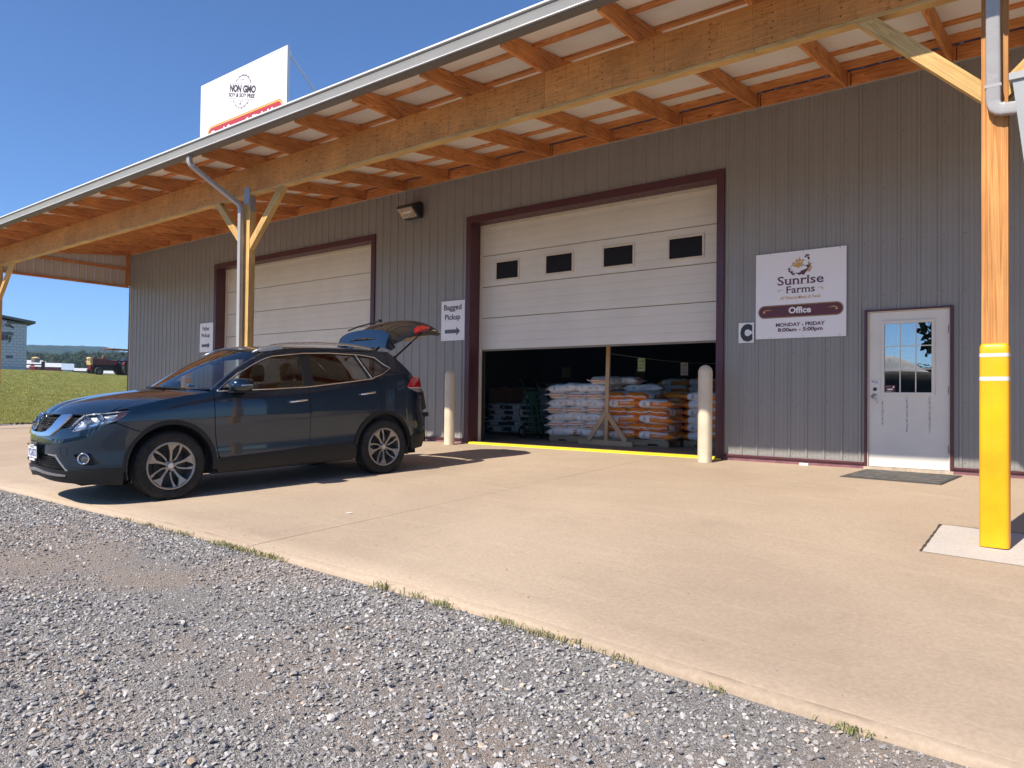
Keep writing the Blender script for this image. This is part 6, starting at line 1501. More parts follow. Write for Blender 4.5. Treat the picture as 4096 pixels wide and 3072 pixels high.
# dark sack stacks on the left
def dstack(x,y,nl,lab,nx=2,rz=0):
    for l in range(nl):
        for k in range(nx): sack('black',x+.60*k+rs.uniform(-.04,.04),y+rs.uniform(-.04,.04),.10+.075+.125*l,rz+rs.uniform(-.15,.15),lab+f', {ORD[l]} layer, '+['left','middle','right'][k],'black and white sacks at the left of the store',l%2==0)
dstack(-10.35,2.55,5,'dark sack by the left jamb'); dstack(-11.2,3.9,8,'dark sack behind the hand truck',3); dstack(-10.1,4.3,9,'dark sack in the rear left stack',3); dstack(-9.35,3.2,3,'dark sack behind the truck wheel',1)
tag(box('plywood_box',-11.25,-10.55,3.15,3.75,.03,1.12,M('brown_carton',(.20,.085,.06),.8),None,.01),'dark red-brown box standing among the black sacks','box')
# T-shaped timber stand
ST=thing('timber_stand','pale timber stand with braced foot holding up a string in the doorway','stand',(-6.80,1.16,.03))
def sb(name,p0,p1,w,h,**k): 
    o=bar(name,p0,p1,w,h,WOODL,ST,.002,**k); return o
sb('upright',(.0,.0,.09),(.04,0,2.05),.075,.04,up=(0,1,0)).rotation_mode
sb('foot',(-.60,.03,.045),(.58,-.06,.045),.038,.089); sb('brace',(-.36,-.02,.09),(.0,-.02,.60),.085,.036,up=(0,1,0)); sb('brace',(.42,-.03,.09),(.02,-.03,.60),.085,.036,up=(0,1,0))
STG=thing('hanging_string','thin white string running from the timber stand into the dark store','string',(-6.77,1.16,1.72))
mb=MB(); pts_=[(-6.77+.82*t+0*t,1.16+2.6*t,1.715-.10*t*(1)-.06*math.sin(PI*t)) for t in [i/12 for i in range(13)]]; pts_=[(-6.77+2.1*t,1.16+3.6*t,1.715-.12*math.sin(PI*t)+.0*t) for t in [i/16 for i in range(17)]]
mb.tube([(a+6.77,b-1.16,c-1.72) for a,b,c in pts_],.0022,4); mb.build('string',SIGNW,STG)
def sat(t): return (-6.77+2.1*t,1.16+3.6*t,1.715-.12*math.sin(PI*t))
for t,c_,lab,lines in ((.17,(.42,.50,.26),'greenish paper notice clipped to the string',('Non-GMO','Layer','Mash')),(.40,(.50,.46,.44),'white paper notice hanging second on the string',('Non-GMO','Grower','Pellet')),(.62,(.5,.22,.16),'dim reddish paper notice hanging third on the string',()),(.82,(.4,.36,.34),'dim notice hanging last on the string',())):
    p=sat(t); n_=thing('paper_notice',lab,'notice',(p[0],p[1],p[2]-.25),group='paper notices on the string'); box('sheet',-.075,.075,-.001,.001,.0,.245,M('paper_%d'%int(t*100),c_,.8),n_)
    for i,l_ in enumerate(lines): lettering(l_,-.055,.055,.175-.062*i,.026,-.0025,SIGNK,n_,bold=.01)
for x_,y_,z_,c_,lab in ((-12.3,5.0,1.36,(.45,.02,.05),'small red sign on the dark left wall of the store'),(-10.9,6.0,1.45,(.45,.42,.25),'pale yellow sheet deep in the dark store'),(-9.2,7.0,1.40,(.40,.25,.2),'dim framed sheet deep inside the store')):
    tag(box('wall_notice',x_-.13,x_+.13,y_,y_+.01,z_,z_+.28,M('nt%d'%int(-x_*10),c_,.7),None),lab,'notice')
# hand truck
HT=thing('hand_truck','green two-wheeled hand truck leaning beside the white sack stack','hand truck',(-8.86,1.98,.03)); HT.rotation_euler=(0,0,R(-24))
GRN=M('green_tube',(.035,.12,.06),.4,.2,.15,9)
def lean(x,s,o_=0): # s along the frame, leaning back to the left
    return (-.10-.40*s+o_,x,.10+1.12*s)
mb=MB()
for sd in (-.17,.17): mb.tube([lean(sd,-.02),lean(sd,.5),lean(sd,.92),(lean(sd,1.0)[0]-.05,sd,lean(0,1.0)[2]+.02),(lean(sd,1.0)[0]-.16,sd,lean(0,1.0)[2]+.03)],.013,8)
mb.build('frame',GRN,HT,smooth=True)
mb=MB()
for s_ in (.12,.35,.58,.80): mb.tube([lean(-.17,s_),lean(.17,s_)],.010,6)
for x_ in (-.07,.07): mb.bar(lean(x_,.0),lean(x_,.8),.05,.006)
mb.build('cross_bars',GRN,HT)
mb=MB(); mb.add([lean(-.10,.52,.01),lean(.10,.52,.01),lean(.10,.80,.01),lean(-.10,.80,.01)],[(0,1,2,3)]); mb.build('back_plate',GRN,HT)
mb=MB(); mb.box(-.10,.16,-.18,.18,.005,.015); mb.build('toe_plate',GRN,HT)
mb=MB()
for sd in (-.17,.17): mb.tube([lean(sd,.72),(-.60,sd,.62),(-.62,sd,.5),(-.40,sd*1.1,.15)],.011,6); mb.tube([lean(sd,.12),(-.38,sd,.15)],.011,6)
mb.build('side_loop',GRN,HT,smooth=True)
for sd in (-.23,.23):
    mb=MB(); mx=Matrix.Translation((-.36,sd,.13))@Matrix.Rotation(R(90),4,'X'); mb.lathe([(.06,-.03),(.10,-.042),(.13,-.03),(.133,0),(.13,.03),(.10,.042),(.06,.03)],28,mx,caps=False); w_=mb.build('wheel',RUB,HT,smooth=True)
    mb=MB(); mb.lathe([(.0,-.035),(.02,-.035),(.025,-.02),(.05,-.02),(.065,-.028),(.065,.028),(.05,.02),(.025,.02),(.02,.035),(0,.035)],24,mx,caps=False); mb.build('hub',M('grey_hub',(.4,.4,.41),.5,.3),w_,smooth=True)
# ================================================================== WEEDS
WG=[M('weed_green',(.17,.19,.06),.7,0,.25,9),M('weed_dry',(.38,.32,.16),.8,0,.25,9)]
def weed(x,y,z,n,h,sp,lab,dry=.3,leafy=False,seed=1):
    r_=random.Random(seed); o=thing('weed_tuft',lab,'weed',(x,y,z),group='weeds along the concrete edge' if not leafy else None)
    for mi in (0,1):
        mb=MB()
        for i in range(n):
            if (r_.random()<dry)!=(mi==1): continue
            bx_,by_=r_.gauss(0,sp),r_.gauss(0,.022); a=r_.uniform(0,6.28); l=h*.72*r_.uniform(.4,1); w=.0022 if not leafy else .012; le=r_.uniform(.3,1.1)
            dx,dy=math.cos(a),math.sin(a); p0=Vector((bx_,by_,0)); p1=p0+Vector((dx*l*le*.35,dy*l*le*.35,l*.6)); p2=p0+Vector((dx*l*le,dy*l*le,l*(.85 if le<.7 else .5))); s_=Vector((-dy,dx,0))*w
            mb.add([p0-s_,p0+s_,p1+s_,p1-s_,p2],[(0,1,2,3),(3,2,4)])
        if mb.v: mb.build('green_blades' if mi==0 else 'dry_blades',WG[mi],o)['kind']='stuff'
    return o
wl=[(-6.85,40,.05,.10,'left-most sparse tuft of grass on the slab edge by the car shadow',.4),(-6.35,70,.06,.12,'dry grass tuft second along the slab edge',.5),(-5.82,60,.07,.10,'small green tuft on the slab edge before the long clump',.3),(-5.05,190,.085,.17,'long green clump of grass where the slab joint meets the gravel',.2),(-4.62,110,.08,.10,'dry and green tuft just right of the slab joint',.45),(-3.42,40,.11,.05,'tall thin tuft in the middle of the slab edge',.3),(-3.12,46,.09,.07,'low spreading tuft beside the tall thin one',.5),(-2.90,60,.085,.05,'bright green tuft sticking up by the slab edge',.1),(-2.45,46,.08,.06,'small tuft before the straw-coloured patch',.4),(-2.12,150,.07,.16,'straw-coloured patch of dry grass on the slab edge',.65),(-1.72,30,.06,.04,'dark small weed right of the dry patch',.1),(-1.25,26,.07,.03,'single thin weed beside the gravel edge',.4),(-.70,50,.06,.045,'green weed in the bare soil near the lower right edge',.15)]
for i,(x,n,h,sp,lab,dry) in enumerate(wl): weed(x,EDGE-.035,yard_z(x,EDGE-.04)+.012,n,h,sp,lab,dry,seed=i+5)
o=weed(-.42,-.06,gz(-.4,-.06),14,.10,.02,'little leafy weed growing at the foot of the wall right of the yellow post',.0,True,seed=77)
# leaves on the slab at the far left
for x,y,rz,lab in ((-9.9,-5.3,.3,'dead brown leaf on the concrete left of the car'),(-9.6,-5.6,1.2,'small dead leaf near the brown one'),(-5.3,-6.05,.5,'flat pale scrap on the concrete right of the car shadow')):
    mb=MB(); mb.add([(-.035,0,.004),(0,-.014,.001),(.04,.0,.010),(.0,.016,.006)],[(0,1,2),(0,2,3)]); o=mb.build('dead_leaf',M('dry_leaf',(.16,.08,.035),.8) if 'pale' not in lab else M('pale_scrap',(.7,.66,.6),.8),None); o.location=(x,y,gz(x,y)+.004); o.rotation_euler=(0,0,rz); tag(o,lab,'leaf' if 'pale' not in lab else 'scrap')
mb=MB(); mb.box(-.06,.06,-.02,.02,0,.03); o=mb.build('plastic_scrap',SIGNW); o.location=(-2.95,-.06,gz(-3,-.06)+.001); tag(o,'white plastic scrap at the foot of the wall below the office sign','scrap')
# ================================================================== FAR LEFT: BLOCK BUILDING, FARM, TRACTOR, TREES
def polar(az,d,dz=0): x=d*math.sin(R(az)); y=-10.46+d*math.cos(R(az)); return Vector((x,y,land_z(x,y)+dz))
VR=lambda az:Vector((math.cos(R(az)),-math.sin(R(az)),0))     # to the right across the view direction az
BKW=M('peeling_white_block',(.50,.54,.58),.85,0,.10,.8); BKG=M('bare_grey_block',(.10,.085,.075),.95,0,.25,2); MOR=M('mortar_grey',(.17,.17,.175),.95,0,.1,3)
m,nt,b=nodes('painted_block'); v=coords(nt,'Object',(1,1,1)); n=noise(nt,v,.55,5,.7,.6); c=ramp(nt,n.outputs[0],[(.60,(.52,.57,.61)),(.615,(.11,.095,.085))]); lk(nt,c.outputs[0],b.inputs['Base Color']); b.inputs['Roughness'].default_value=.9; PBK=m
cor=polar(-71.55,62); az=-71.55; r_=(VR(az)*.985+Vector((math.sin(R(az)),math.cos(R(az)),0))*.17).normalized(); ang=math.atan2(r_.y,r_.x)
BK=thing('block_building','white painted concrete block building with peeling patches and a sloping roof','building',(cor.x,cor.y,cor.z-.3),ang)
mb=MB(); WB=14; HB=4.0
mb.box(-WB,-.02,.02,9,-.2,3.60); P=[(-WB,3.6),(-.02,3.6),(-.02,3.62),(-WB,3.62)]
mb.add([(-WB,.02,3.6),(-.02,.02,3.6),(-WB,.02,3.6+.155*WB),(-WB,9,3.6),(-.02,9,3.6),(-WB,9,3.6+.155*WB)],[(0,1,2),(3,5,4),(0,3,4,1),(1,4,5,2),(2,5,3,0)]); mb.build('wall_core',MOR,BK)
mb=MB(); mbg=MB(); rb=random.Random(9)
for row in range(30):
    z=.203*row-.1; x=-.0-(.2 if row%2 else 0)
    if row%2: pass
    xx=0
    k=0
    while xx>-9.5:
        w=.4 if not (row%2 and k==0) else .2
        if z+.2<3.66+.155*(-xx+w*0)+.0 or True:
            if z+.19>3.62+.155*(-xx): 
                xx-=w;k+=1;continue
            gone=(row in (3,4,5) and 2.6<-xx<3.6+(.4 if row==4 else 0)) or (rb.random()<.02)
            d_=rb.uniform(-.006,.006); 
            (mbg if gone else mb).box(xx-w+.008,xx-.008,-.0+d_+(.03 if gone else 0),.05,z+.008,z+.195)
        xx-=w;k+=1
o=mb.build('blocks',PBK,BK); o['kind']='stuff'; o=mbg.build('bare_blocks',BKG,BK); o['kind']='stuff'
mb=MB(); mb.add([(-WB-.4,-.35,3.70+.155*WB),(.45,-.35,3.64),(.45,9.3,3.64),(-WB-.4,9.3,3.70+.155*WB),(-WB-.4,-.35,3.86+.155*WB),(.45,-.35,3.80),(.45,9.3,3.80),(-WB-.4,9.3,3.86+.155*WB)],[(0,1,2,3),(4,5,6,7),(0,1,5,4),(1,2,6,5),(2,3,7,6),(3,0,4,7)]); mb.build('roof',M('dark_roof_edge',(.12,.13,.15),.6),BK)
# farm buildings in the distance
def shed(name,lab,az0,az1,d,h,zb,wallm,roofm,depth=10,pitch=.25,front=False):
    a=polar(az0,d);b=polar(az1,d); W_=(b-a).length; ang=math.atan2((b-a).y,(b-a).x); o=thing(name,lab,'barn' if 'barn' in name else 'shed',(a.x,a.y,zb),ang)
    mb=MB(); mb.box(0,W_,0,depth,0,h); rh=h+pitch*depth/2
    mb.add([(0,0,h),(0,depth,h),(0,depth/2,rh),(W_,0,h),(W_,depth,h),(W_,depth/2,rh)],[(0,1,2),(3,5,4)]); mb.build('wall',wallm,o)
    mb=MB(); mb.add([(-.4,-.5,h-.1),(W_+.4,-.5,h-.1),(W_+.4,depth/2,rh+.1),(-.4,depth/2,rh+.1),(W_+.4,depth+.5,h-.1),(-.4,depth+.5,h-.1)],[(0,1,2,3),(3,2,4,5)]); mb.build('roof',roofm,o); return o
FW=M('farm_white_roof',(.62,.62,.63),.5,0,.05,1); RD=M('barn_red',(.42,.035,.03),.7,0,.15,1); RDD=M('barn_dark_red',(.17,.035,.035),.8,0,.15,1); SG=M('silo_brown',(.13,.10,.09),.7,0,.2,2); BL=M('blue_grey_metal',(.36,.44,.52),.5,0,.1,1)
def zat(px_y,px_x,d): # height seen at image row (4096 px photo) at distance d from the camera
    dv=cf+cr*((px_x-2048)/2906.5)-cu*((px_y-1536)/2906.5); return CAM.z+d*dv.z/math.hypot(dv.x,dv.y)
def azat(px_x,px_y=1480):
    dv=cf+cr*((px_x-2048)/2906.5)-cu*((px_y-1536)/2906.5); return math.degrees(math.atan2(dv.x,dv.y))
zb=zat(1483,180,240)
bn=shed('red_barn','long low red barn with a pale roof behind the lawn',azat(119),azat(256),240,zat(1466,180,240)-zb+2,zb-2,RDD,FW,9,.24)
mb=MB(); g0=-.05
W_=(polar(azat(119),240)-polar(azat(140),240)).length; hh=zat(1466,180,240)-zb+2
mb.add([(0,-.25,0),(W_,-.25,0),(W_,-.25,hh),(W_/2,-.25,hh+.55*1.4),(0,-.25,hh)],[(0,1,2,3,4)]); mb.build('red_end_wall',RD,bn)
shed('white_shed','small white-roofed shed at the foot of the silo',azat(112),azat(166),262,zat(1470,150,262)-zb+2,zb-2,M('shed_grey',(.2,.2,.2),.8),FW,8,.55)
shed('blue_shed','small blue-grey shed right of the red barn',azat(252),azat(290),236,zat(1478,270,236)-zb+2,zb-2,BL,BL,6,.55)
shed('long_shed','long low white shed roof behind the tractor',azat(283),azat(360),246,zat(1482,310,246)-zb+2,zb-2,M('shed_grey',(.2,.2,.2),.8),FW,7,.2)
shed('far_long_shed','white low roof glimpsed under the tractor',azat(400),azat(452),246,zat(1490,430,246)-zb+2.2,zb-2.4,MATS['shed_grey'],FW,7,.2)
def silo(lab,pa,pb,d,ptop,pt2,capm):
    a=polar(azat(pa),d);b=polar(azat(pb),d); c=(a+b)/2; r_=(b-a).length/2; z1=zat(ptop,(pa+pb)/2,d); z2=zat(pt2,(pa+pb)/2,d); o=thing('grain_silo',lab,'silo',(c.x,c.y,zb-2)); h=z1-zb+2
    mb=MB(); mb.lathe([(r_,0),(r_,h)],24); 
    for k in range(6): mb.lathe([(r_,h*k/6),(r_*1.02,h*k/6+.05),(r_,h*k/6+.1)],24,caps=False)
    mb.build('cylinder',SG,o,smooth=False); mb=MB(); mb.lathe([(r_*1.05,h),(r_*.6,h+(z2-z1)*.75),(.01,h+z2-z1)],24); mb.build('cap',capm,o); return o
silo('brown silo with a straw-yellow domed cap',124,159,255,1433,1427,M('straw_cap',(.60,.42,.16),.8)); silo('short dark silo with a grey cap beside the tall one',168,189,258,1450,1445,M('cap_grey',(.4,.42,.36),.7))
p=polar(azat(172),95); o=thing('utility_post','dark square post standing at the edge of the lawn','post',p); box('post',-.17,.17,-.1,.1,-1,zat(1446,172,95)-p.z,M('dark_post',(.02,.02,.02),.8),o); b_=box('cross_rail',-2.3,.2,-.04,.04,zat(1458,140,95)-p.z-.06,zat(1458,140,95)-p.z+.06,MATS['dark_post'],o); o.rotation_euler=(0,0,math.atan2(VR(-70).y,VR(-70).x))
# trees: leaf-clump crowns
LEAFM=[]
for i,(c0,c1) in enumerate((((.022,.042,.012),(.055,.085,.022)),((.030,.050,.014),(.075,.10,.028)),((.040,.055,.020),(.095,.105,.035)))):
    m,nt,b=nodes('foliage_%d'%i); g=nt.nodes.new('ShaderNodeNewGeometry'); c=ramp(nt,g.outputs['Random Per Island'],[(0,c0),(1,c1)]); oi=nt.nodes.new('ShaderNodeObjectInfo'); q=mapr(nt,oi.outputs['Random'],0,1,.75,1.3); cc=mixc(nt,1.0,c.outputs[0],q.outputs[0],'MULTIPLY'); lk(nt,cc.outputs[2],b.inputs['Base Color']); b.inputs['Roughness'].default_value=.8; b.inputs['Specular IOR Level'].default_value=.15; LEAFM.append(m)
BARK=M('bark',(.10,.075,.055),.9,0,.2,4)
def tree_mesh(seed,nl,leaf,W_=1.0,H_=1.0):
    r_=random.Random(seed); lob=[]
    for i in range(15):
        a=r_.uniform(0,6.28); zz=r_.uniform(.25,.92); rr_=.36*W_*(1-((zz-.5)/.62)**2)**.5*r_.uniform(.2,1); lob.append((math.cos(a)*rr_,math.sin(a)*rr_,zz*H_,r_.uniform(.12,.22)))
    mb=MB()
    for i in range(nl):
        x,y,z,q=r_.choice(lob); d=Vector((r_.gauss(0,1),r_.gauss(0,1),r_.gauss(0,.8))).normalized()*q*(r_.random()**.4); p=Vector((x,y,z))+d
        n=(d.normalized()+Vector((r_.uniform(-.6,.6),r_.uniform(-.6,.6),r_.uniform(-.1,.9)))).normalized(); t=n.cross(Vector((r_.random(),r_.random(),r_.random()))).normalized(); b_=n.cross(t); s_=leaf*r_.uniform(.6,1.4)
        mb.add([p-t*s_,p-b_*s_*.7,p+t*s_,p+b_*s_*.7],[(0,1,2,3)])
    me=bpy.data.meshes.new('crown'); me.from_pydata(mb.v,[],mb.f)
    tb=MB(); tb.tube([(0,0,0),(.01,0,.2),(0,.01,.45),(.02,0,.75)],[.035,.028,.02,.008],8)
    for k in range(5):
        a=r_.uniform(0,6.28); z0=.25+.1*k; tb.tube([(0,0,z0),(math.cos(a)*.15,math.sin(a)*.15,z0+.14),(math.cos(a)*.26,math.sin(a)*.26,z0+.22)],[.015,.009,.004],5)
    o=tb.build('trunk',BARK,None,smooth=True); tm=o.data; bpy.data.objects.remove(o); return me,tm
TREES=[tree_mesh(s_,1500,.030) for s_ in range(4)]
def tree(x,y,z,h,w,k,mi,lab,group,rz=0):
    o=thing('tree',lab,'tree',(x,y,z),rz,group); cm,tm=TREES[k]
    me=cm
    key=(k,mi)
    if key not in MATS:
        me=cm.copy(); me.materials.append(LEAFM[mi]); MATS[key]=me
    c=link('crown',MATS[key],o); c.scale=(w,w,h); t=link('trunk',tm,o); t.scale=(w,w,h); return o
rt=random.Random(12)
tops=[(100,1417),(118,1421),(128,1425),(150,1425),(170,1422),(190,1424),(210,1424),(232,1428),(250,1424),(262,1423),(276,1424),(300,1423),(318,1416),(336,1414),(348,1425),(362,1437),(372,1426),(384,1424),(398,1421),(412,1424),(424,1420),(438,1424),(452,1428),(466,1424),(480,1424),(496,1420),(512,1420),(530,1424)]
desc=['dark rounded tree','bushy olive tree','brownish green tree','mid-green tree']
side_=['above the barn','right of the silos','behind the tractor bonnet','behind the tractor','above the white shed']
for i,(px_,py_) in enumerate(tops):
    for row,(dd,dp) in enumerate(((430,0),(400,14),(375,30))):
        d=dd+rt.uniform(-14,14); p=polar(azat(px_+rt.uniform(-6,6)+row*7),d); zt=zat(py_+dp*.9+rt.uniform(-3,3),px_,d); h=max(5,zt-p.z+1.5)
        where='above the silos' if px_<200 else 'above the red barn' if px_<265 else 'left of the tractor' if px_<345 else 'behind the tractor bonnet' if px_<420 else 'behind the tractor canopy'
        mi_=rt.randrange(3); tree(p.x,p.y,p.z-2,h+2,h*rt.uniform(.85,1.25),rt.randrange(4),mi_,f'{["dark","mid-green","olive"][mi_]} tree, {["rearmost","middle","front"][row]} row of the treeline, {where}','trees in the distant treeline',rt.uniform(0,6))
# trees and stone heap on the yard's far side, which the office door glass and the car reflect
HEAP=MB(); HEAP.grid(lambda a,b:(lambda x,y:(x,y,-.5+2.9*math.exp(-(x/4.2)**2-(y/3.6)**2)+.25*vn(x,y,.7,4)*math.exp(-(x/5)**2-(y/4)**2)+.1*vn(x,y,2.1,1)*math.exp(-(x/5)**2-(y/4)**2)))(-9+18*a,-8+16*b),48,44)
o=HEAP.build('stone_heap',M('pale_crushed_stone',(.80,.75,.67),.9,0,.15,3,.6,20,.05),None,smooth=True); o.location=(-12.6,-58,2.6); o.scale=(.85,1.2,.95); tag(o,'pale heap of crushed stone mirrored in the office door glass','stone heap')
for i,(x,y,h,w) in enumerate(((-2.9,-36,9.5,9),(3.5,-60,7,9),(10,-62,8,11),(-14,-92,6.2,12),(-24,-88,6.5,13),(-33,-84,7,14),(18,-60,8,11),(-44,-82,7,13),(-57,-78,8,14),(27,-56,9,13),(-70,-70,8,14),(38,-50,9,13),(-82,-58,8,14),(-6,-98,6,12),(2,-96,7,12))):
    tree(x,y,-.6,h,w,i%4,i%3,['tall leafy tree mirrored at the right of the office door glass','tree across the yard mirrored in the car paint','tree across the yard mirrored in the door glass'][0 if i==0 else 1 if i%2 else 2],'trees across the yard, seen in reflections',i*1.3)
mb=MB(); mb.grid(lambda a,b:(-26+30*a,-34-6*b,-.5+3.15*math.sin(PI*min(1,b*1.25+.0))**.7*(1-.35*sstep(.62,1,a))*sstep(0,.15,a)*sstep(0,.06,1-a)+.15*vn(a*30,b*8,.5,3)),60,14)
o=mb.build('dark_reflection_bank',M('dark_bank_tone',(.035,.030,.022),.95,0,.4,1),None,smooth=True,kind='structure')  # unseen bank, added to darken the lower part of the door glass reflection
_n={}
for _o in [q for q in bpy.data.objects if q.get('category')=='tree']:
    _l=_o['label']; _n.setdefault(_l,[]).append(_o)
_W=['first','second','third','fourth','fifth','sixth','seventh','eighth','ninth','tenth']
for _l,_q in _n.items():
    if len(_q)>1:
        _q.sort(key=lambda o:math.atan2(o.location.x,o.location.y+10.46))
        for _i,_o in enumerate(_q): _o['label']=_W[min(_i,9)]+' from the left, '+_l
# tractor --------------------------------------------------
TP=polar(-66.62,60); TR=thing('old_tractor','dark red old tractor with a sun canopy standing on the lawn crest','tractor',(TP.x,TP.y,TP.z-.03)); fw=(-VR(-67)+Vector((-math.sin(R(-67)),-math.cos(R(-67)),0))*.52).normalized(); TR.rotation_euler=(0,0,math.atan2(fw.y,fw.x)); TR.scale=(1.0,1.0,1.0)
TRD=M('tractor_red',(.13,.018,.018),.4,0,.2,4); TRK=M('tractor_black',(.015,.015,.017),.6,0,.2,8); TRY=M('tractor_yellowed',(.62,.45,.20),.5,0,.2,6); RUST=M('rust_brown',(.22,.08,.045),.8,0,.3,7)
def tb(nm,x0,x1,y0,y1,z0,z1,mt_,bev=.02): return box(nm,x0,x1,y0,y1,z0,z1,mt_,TR,bev)
mb=MB(); P=[(-.25,.78),(1.50,.74),(1.62,1.02),(1.60,1.24),(-.30,1.08)]
V=[(x,y,z) for y in (-.27,.27) for x,z in P]; mb.add(V,[(0,1,2,3,4),(9,8,7,6,5)]+[(i,5+i,5+(i+1)%5,(i+1)%5) for i in range(5)]); mb.build('bonnet',TRD,TR,bev=.03)
mb=MB(); P=[(1.48,.72),(1.62,.72),(1.70,1.05),(1.66,1.27),(1.48,1.27)]; V=[(x,y,z) for y in (-.28,.28) for x,z in P]; mb.add(V,[(0,1,2,3,4),(9,8,7,6,5)]+[(i,5+i,5+(i+1)%5,(i+1)%5) for i in range(5)]); gr=mb.build('grille_shell',TRY,TR,bev=.02)
for y_ in (-.15,.15): tb('headlamp',1.66,1.70,y_-.09,y_+.09,1.02,1.18,TRK,.01)
tb('engine',-.2,1.35,-.2,.2,.42,.80,TRK); tb('front_axle',1.10,1.28,-.62,.62,.28,.38,TRK); tb('transmission',-1.3,-.2,-.25,.25,.35,.72,TRK); tb('front_weight',1.35,1.60,-.2,.2,.38,.72,TRD)
def twheel(x,y,r_,w,nm,lug):
    mb=MB(); mx=Matrix.Translation((x,y,r_))@Matrix.Rotation(R(90),4,'X'); mb.lathe([(r_*.55,-w*.5),(r_*.85,-w*.55),(r_*.97,-w*.42),(r_*.985,0),(r_*.97,w*.42),(r_*.85,w*.55),(r_*.55,w*.5)],32,mx,caps=False)
    if lug:
        for k in range(22):
            a=2*PI*k/22
            for s_ in (-1,1): mb.box(r_*.93,r_*1.03,-.03,.03,*sorted((0,s_*w*.5)),mx@Matrix.Rotation(a+(.14 if s_>0 else 0),4,'Z')@Matrix.Rotation(.35*s_,4,'X'))
    o=mb.build(nm,M('dusty_tyre',(.045,.040,.035),.9,0,.3,6),TR,auto=40); mb=MB(); mb.lathe([(0,-w*.15),(r_*.2,-w*.3),(r_*.3,-w*.1),(r_*.56,-w*.45),(r_*.56,w*.45),(r_*.3,w*.1),(r_*.2,w*.3),(0,w*.15)],24,mx,caps=False); mb.build('wheel_disc',M('tractor_rim',(.30,.27,.24),.6,.3),o,smooth=True)
for y_ in (-.55,.55): twheel(1.19,y_,.29,.17,'front_wheel',False)
for y_ in (-.62,.62): twheel(-1.05,y_,.58,.34,'rear_wheel',True)
for y_ in (-.62,.62):
    mb=MB(); n=10; V=[]
    for i in range(n+1): a=R(20+140*i/n); V+=[(-1.05+.66*math.cos(a),y_-.18,.58+.66*math.sin(a)),(-1.05+.66*math.cos(a),y_+.18,.58+.66*math.sin(a))]
    mb.add(V,[(2*i,2*i+1,2*i+3,2*i+2) for i in range(n)]); o=mb.build('mudguard',TRD,TR); s_=o.modifiers.new('t','SOLIDIFY'); s_.thickness=.02
mb=MB(); mb.lathe([(.085,1.12),(.09,1.42),(.05,1.44)],12,Matrix.Translation((.62,.0,0))); mb.tube([(.62,0,1.42),(.60,0,1.8),(.55,0,2.02),(.50,0,2.06)],.022,8); mb.build('exhaust_stack',RUST,TR,smooth=True)
tb('canopy_post',-1.42,-1.34,-.40,-.32,.7,1.92,TRK,.005); tb('canopy_post',-1.42,-1.34,.32,.40,.7,1.92,TRK,.005)
mb=MB(); mb.box(-1.75,.35,-.62,.62,1.90,1.97); o=mb.build('canopy_roof',RUST,TR,bev=.03)
tb('seat',-1.05,-.70,-.22,.22,.82,.90,TRK); tb('seat_back',-1.12,-1.05,-.22,.22,.85,1.15,TRK)
mb=MB(); c=Vector((-.38,0,1.16)); mb.tube([c+Vector((.06*math.sin(a),.19*math.cos(a),.17*math.sin(a)*.5)) for a in [2*PI*k/20 for k in range(20)]],.016,6,close=True); mb.bar(c,(-.1,0,.95),.03,.03); mb.build('steering_wheel',TRK,TR)
tb('dash_panel',-.32,-.2,-.22,.22,.9,1.14,TRD)
# rider
TM=Matrix.LocRotScale(TR.location,TR.rotation_euler,(1,1,1))
PE=bpy.data.meshes.new('person'); J=[(-.86,0,.92),(-.86,0,1.12),(-.83,0,1.33),(-.80,0,1.40),(-.78,0,1.50),(-.77,0,1.58),   # pelvis..head
 (-.86,.10,.92),(-.52,.15,.95),(-.45,.15,.60),(-.36,.15,.56), (-.86,-.10,.92),(-.52,-.15,.95),(-.45,-.15,.60),(-.36,-.15,.56),
 (-.82,.18,1.34),(-.70,.24,1.14),(-.42,.16,1.17), (-.82,-.18,1.34),(-.70,-.24,1.14),(-.42,-.16,1.17)]
E_=[(0,1),(1,2),(2,3),(3,4),(4,5),(0,6),(6,7),(7,8),(8,9),(0,10),(10,11),(11,12),(12,13),(2,14),(14,15),(15,16),(2,17),(17,18),(18,19)]
RA=[.14,.135,.13,.06,.085,.075,.095,.075,.055,.05,.095,.075,.055,.05,.065,.048,.036,.065,.048,.036]
PE.from_pydata(J,E_,[]); po=bpy.data.objects.new('person',PE); COL.objects.link(po); po.matrix_world=TM
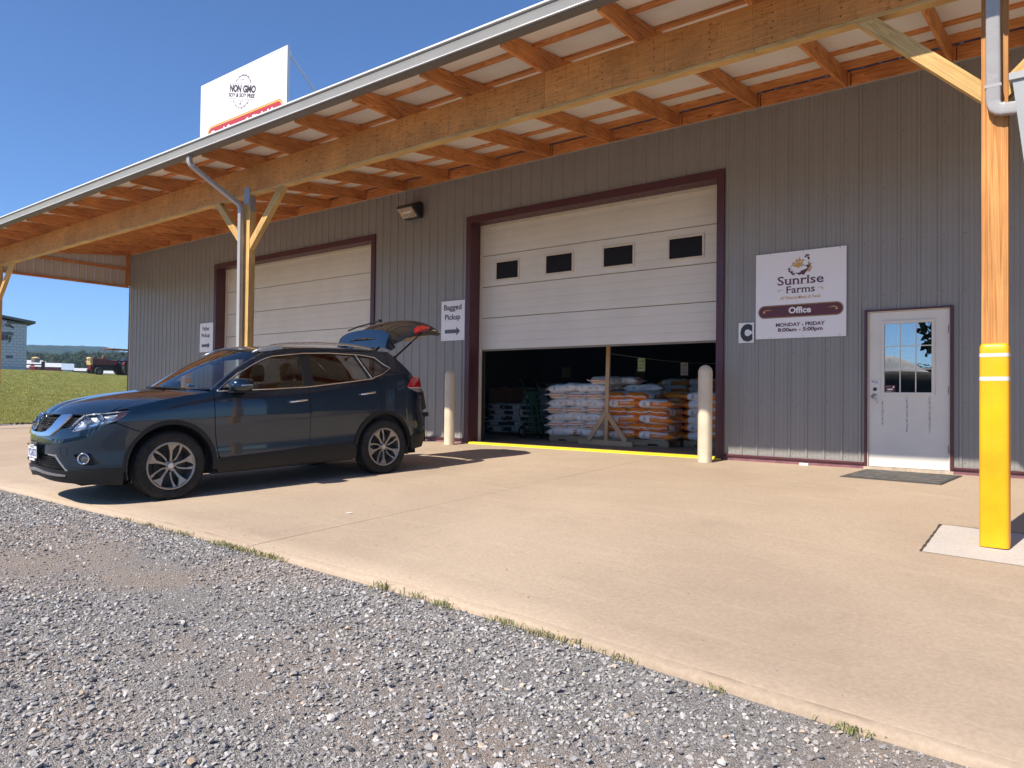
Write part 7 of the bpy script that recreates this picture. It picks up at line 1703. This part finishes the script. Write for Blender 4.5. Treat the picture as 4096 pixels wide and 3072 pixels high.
sk=po.modifiers.new('skin','SKIN'); 
for v_,r0 in zip(PE.skin_vertices[0].data if PE.skin_vertices else [],RA): v_.radius=(r0,r0)
if not PE.skin_vertices:
    bm=bmesh.new(); bm.from_mesh(PE); ly=bm.verts.layers.skin.verify()
    for v_,r0 in zip(bm.verts,RA): v_[ly].radius=(r0,r0); v_[ly].use_root=(v_.index==0)
    bm.to_mesh(PE); bm.free()
sb_=po.modifiers.new('sub','SUBSURF'); sb_.levels=1; sb_.render_levels=1
PE.materials.append(M('grey_tshirt',(.50,.50,.52),.9)); tag(po,'person in a grey shirt and dark cap sitting on the tractor, hands on the wheel','person')
mb=MB(); mb.lathe([(.090,1.60),(.088,1.645),(.06,1.685),(.01,1.695)],14,Matrix.Translation((-.77,0,0))); mb.box(-.70,-.58,-.07,.07,1.598,1.612); mb.build('cap',TRK,po,smooth=True)
mb=MB(); mb.tube([(-.86,.10,.92),(-.52,.15,.96),(-.45,.15,.60)],[.105,.085,.065],8); mb.tube([(-.86,-.10,.92),(-.52,-.15,.96),(-.45,-.15,.60)],[.105,.085,.065],8); mb.build('jeans',M('blue_jeans',(.10,.12,.17),.9),po,smooth=True)
mb=MB(); mb.lathe([(.07,1.45),(.082,1.50),(.088,1.56),(.085,1.60)],14,Matrix.Translation((-.772,0,0))); mb.box(-.70,-.675,-.012,.012,1.52,1.555); mb.build('face_and_hair',M('skin',(.35,.2,.14),.6),po,smooth=True)
# haze: one closed box of thin air
hb=MB(); hb.box(-1720,300,-330,850,-13,124); hz=hb.build('haze',None,kind='stuff')
m=bpy.data.materials.new('thin_haze'); m.use_nodes=True; nt=m.node_tree; nt.nodes.clear(); o_=nt.nodes.new('ShaderNodeOutputMaterial'); pv=nt.nodes.new('ShaderNodeVolumePrincipled'); pv.inputs['Color'].default_value=(.50,.72,1,1); pv.inputs['Density'].default_value=.0003; pv.inputs['Anisotropy'].default_value=.2; nt.links.new(pv.outputs[0],o_.inputs['Volume']); hz.data.materials.append(m)
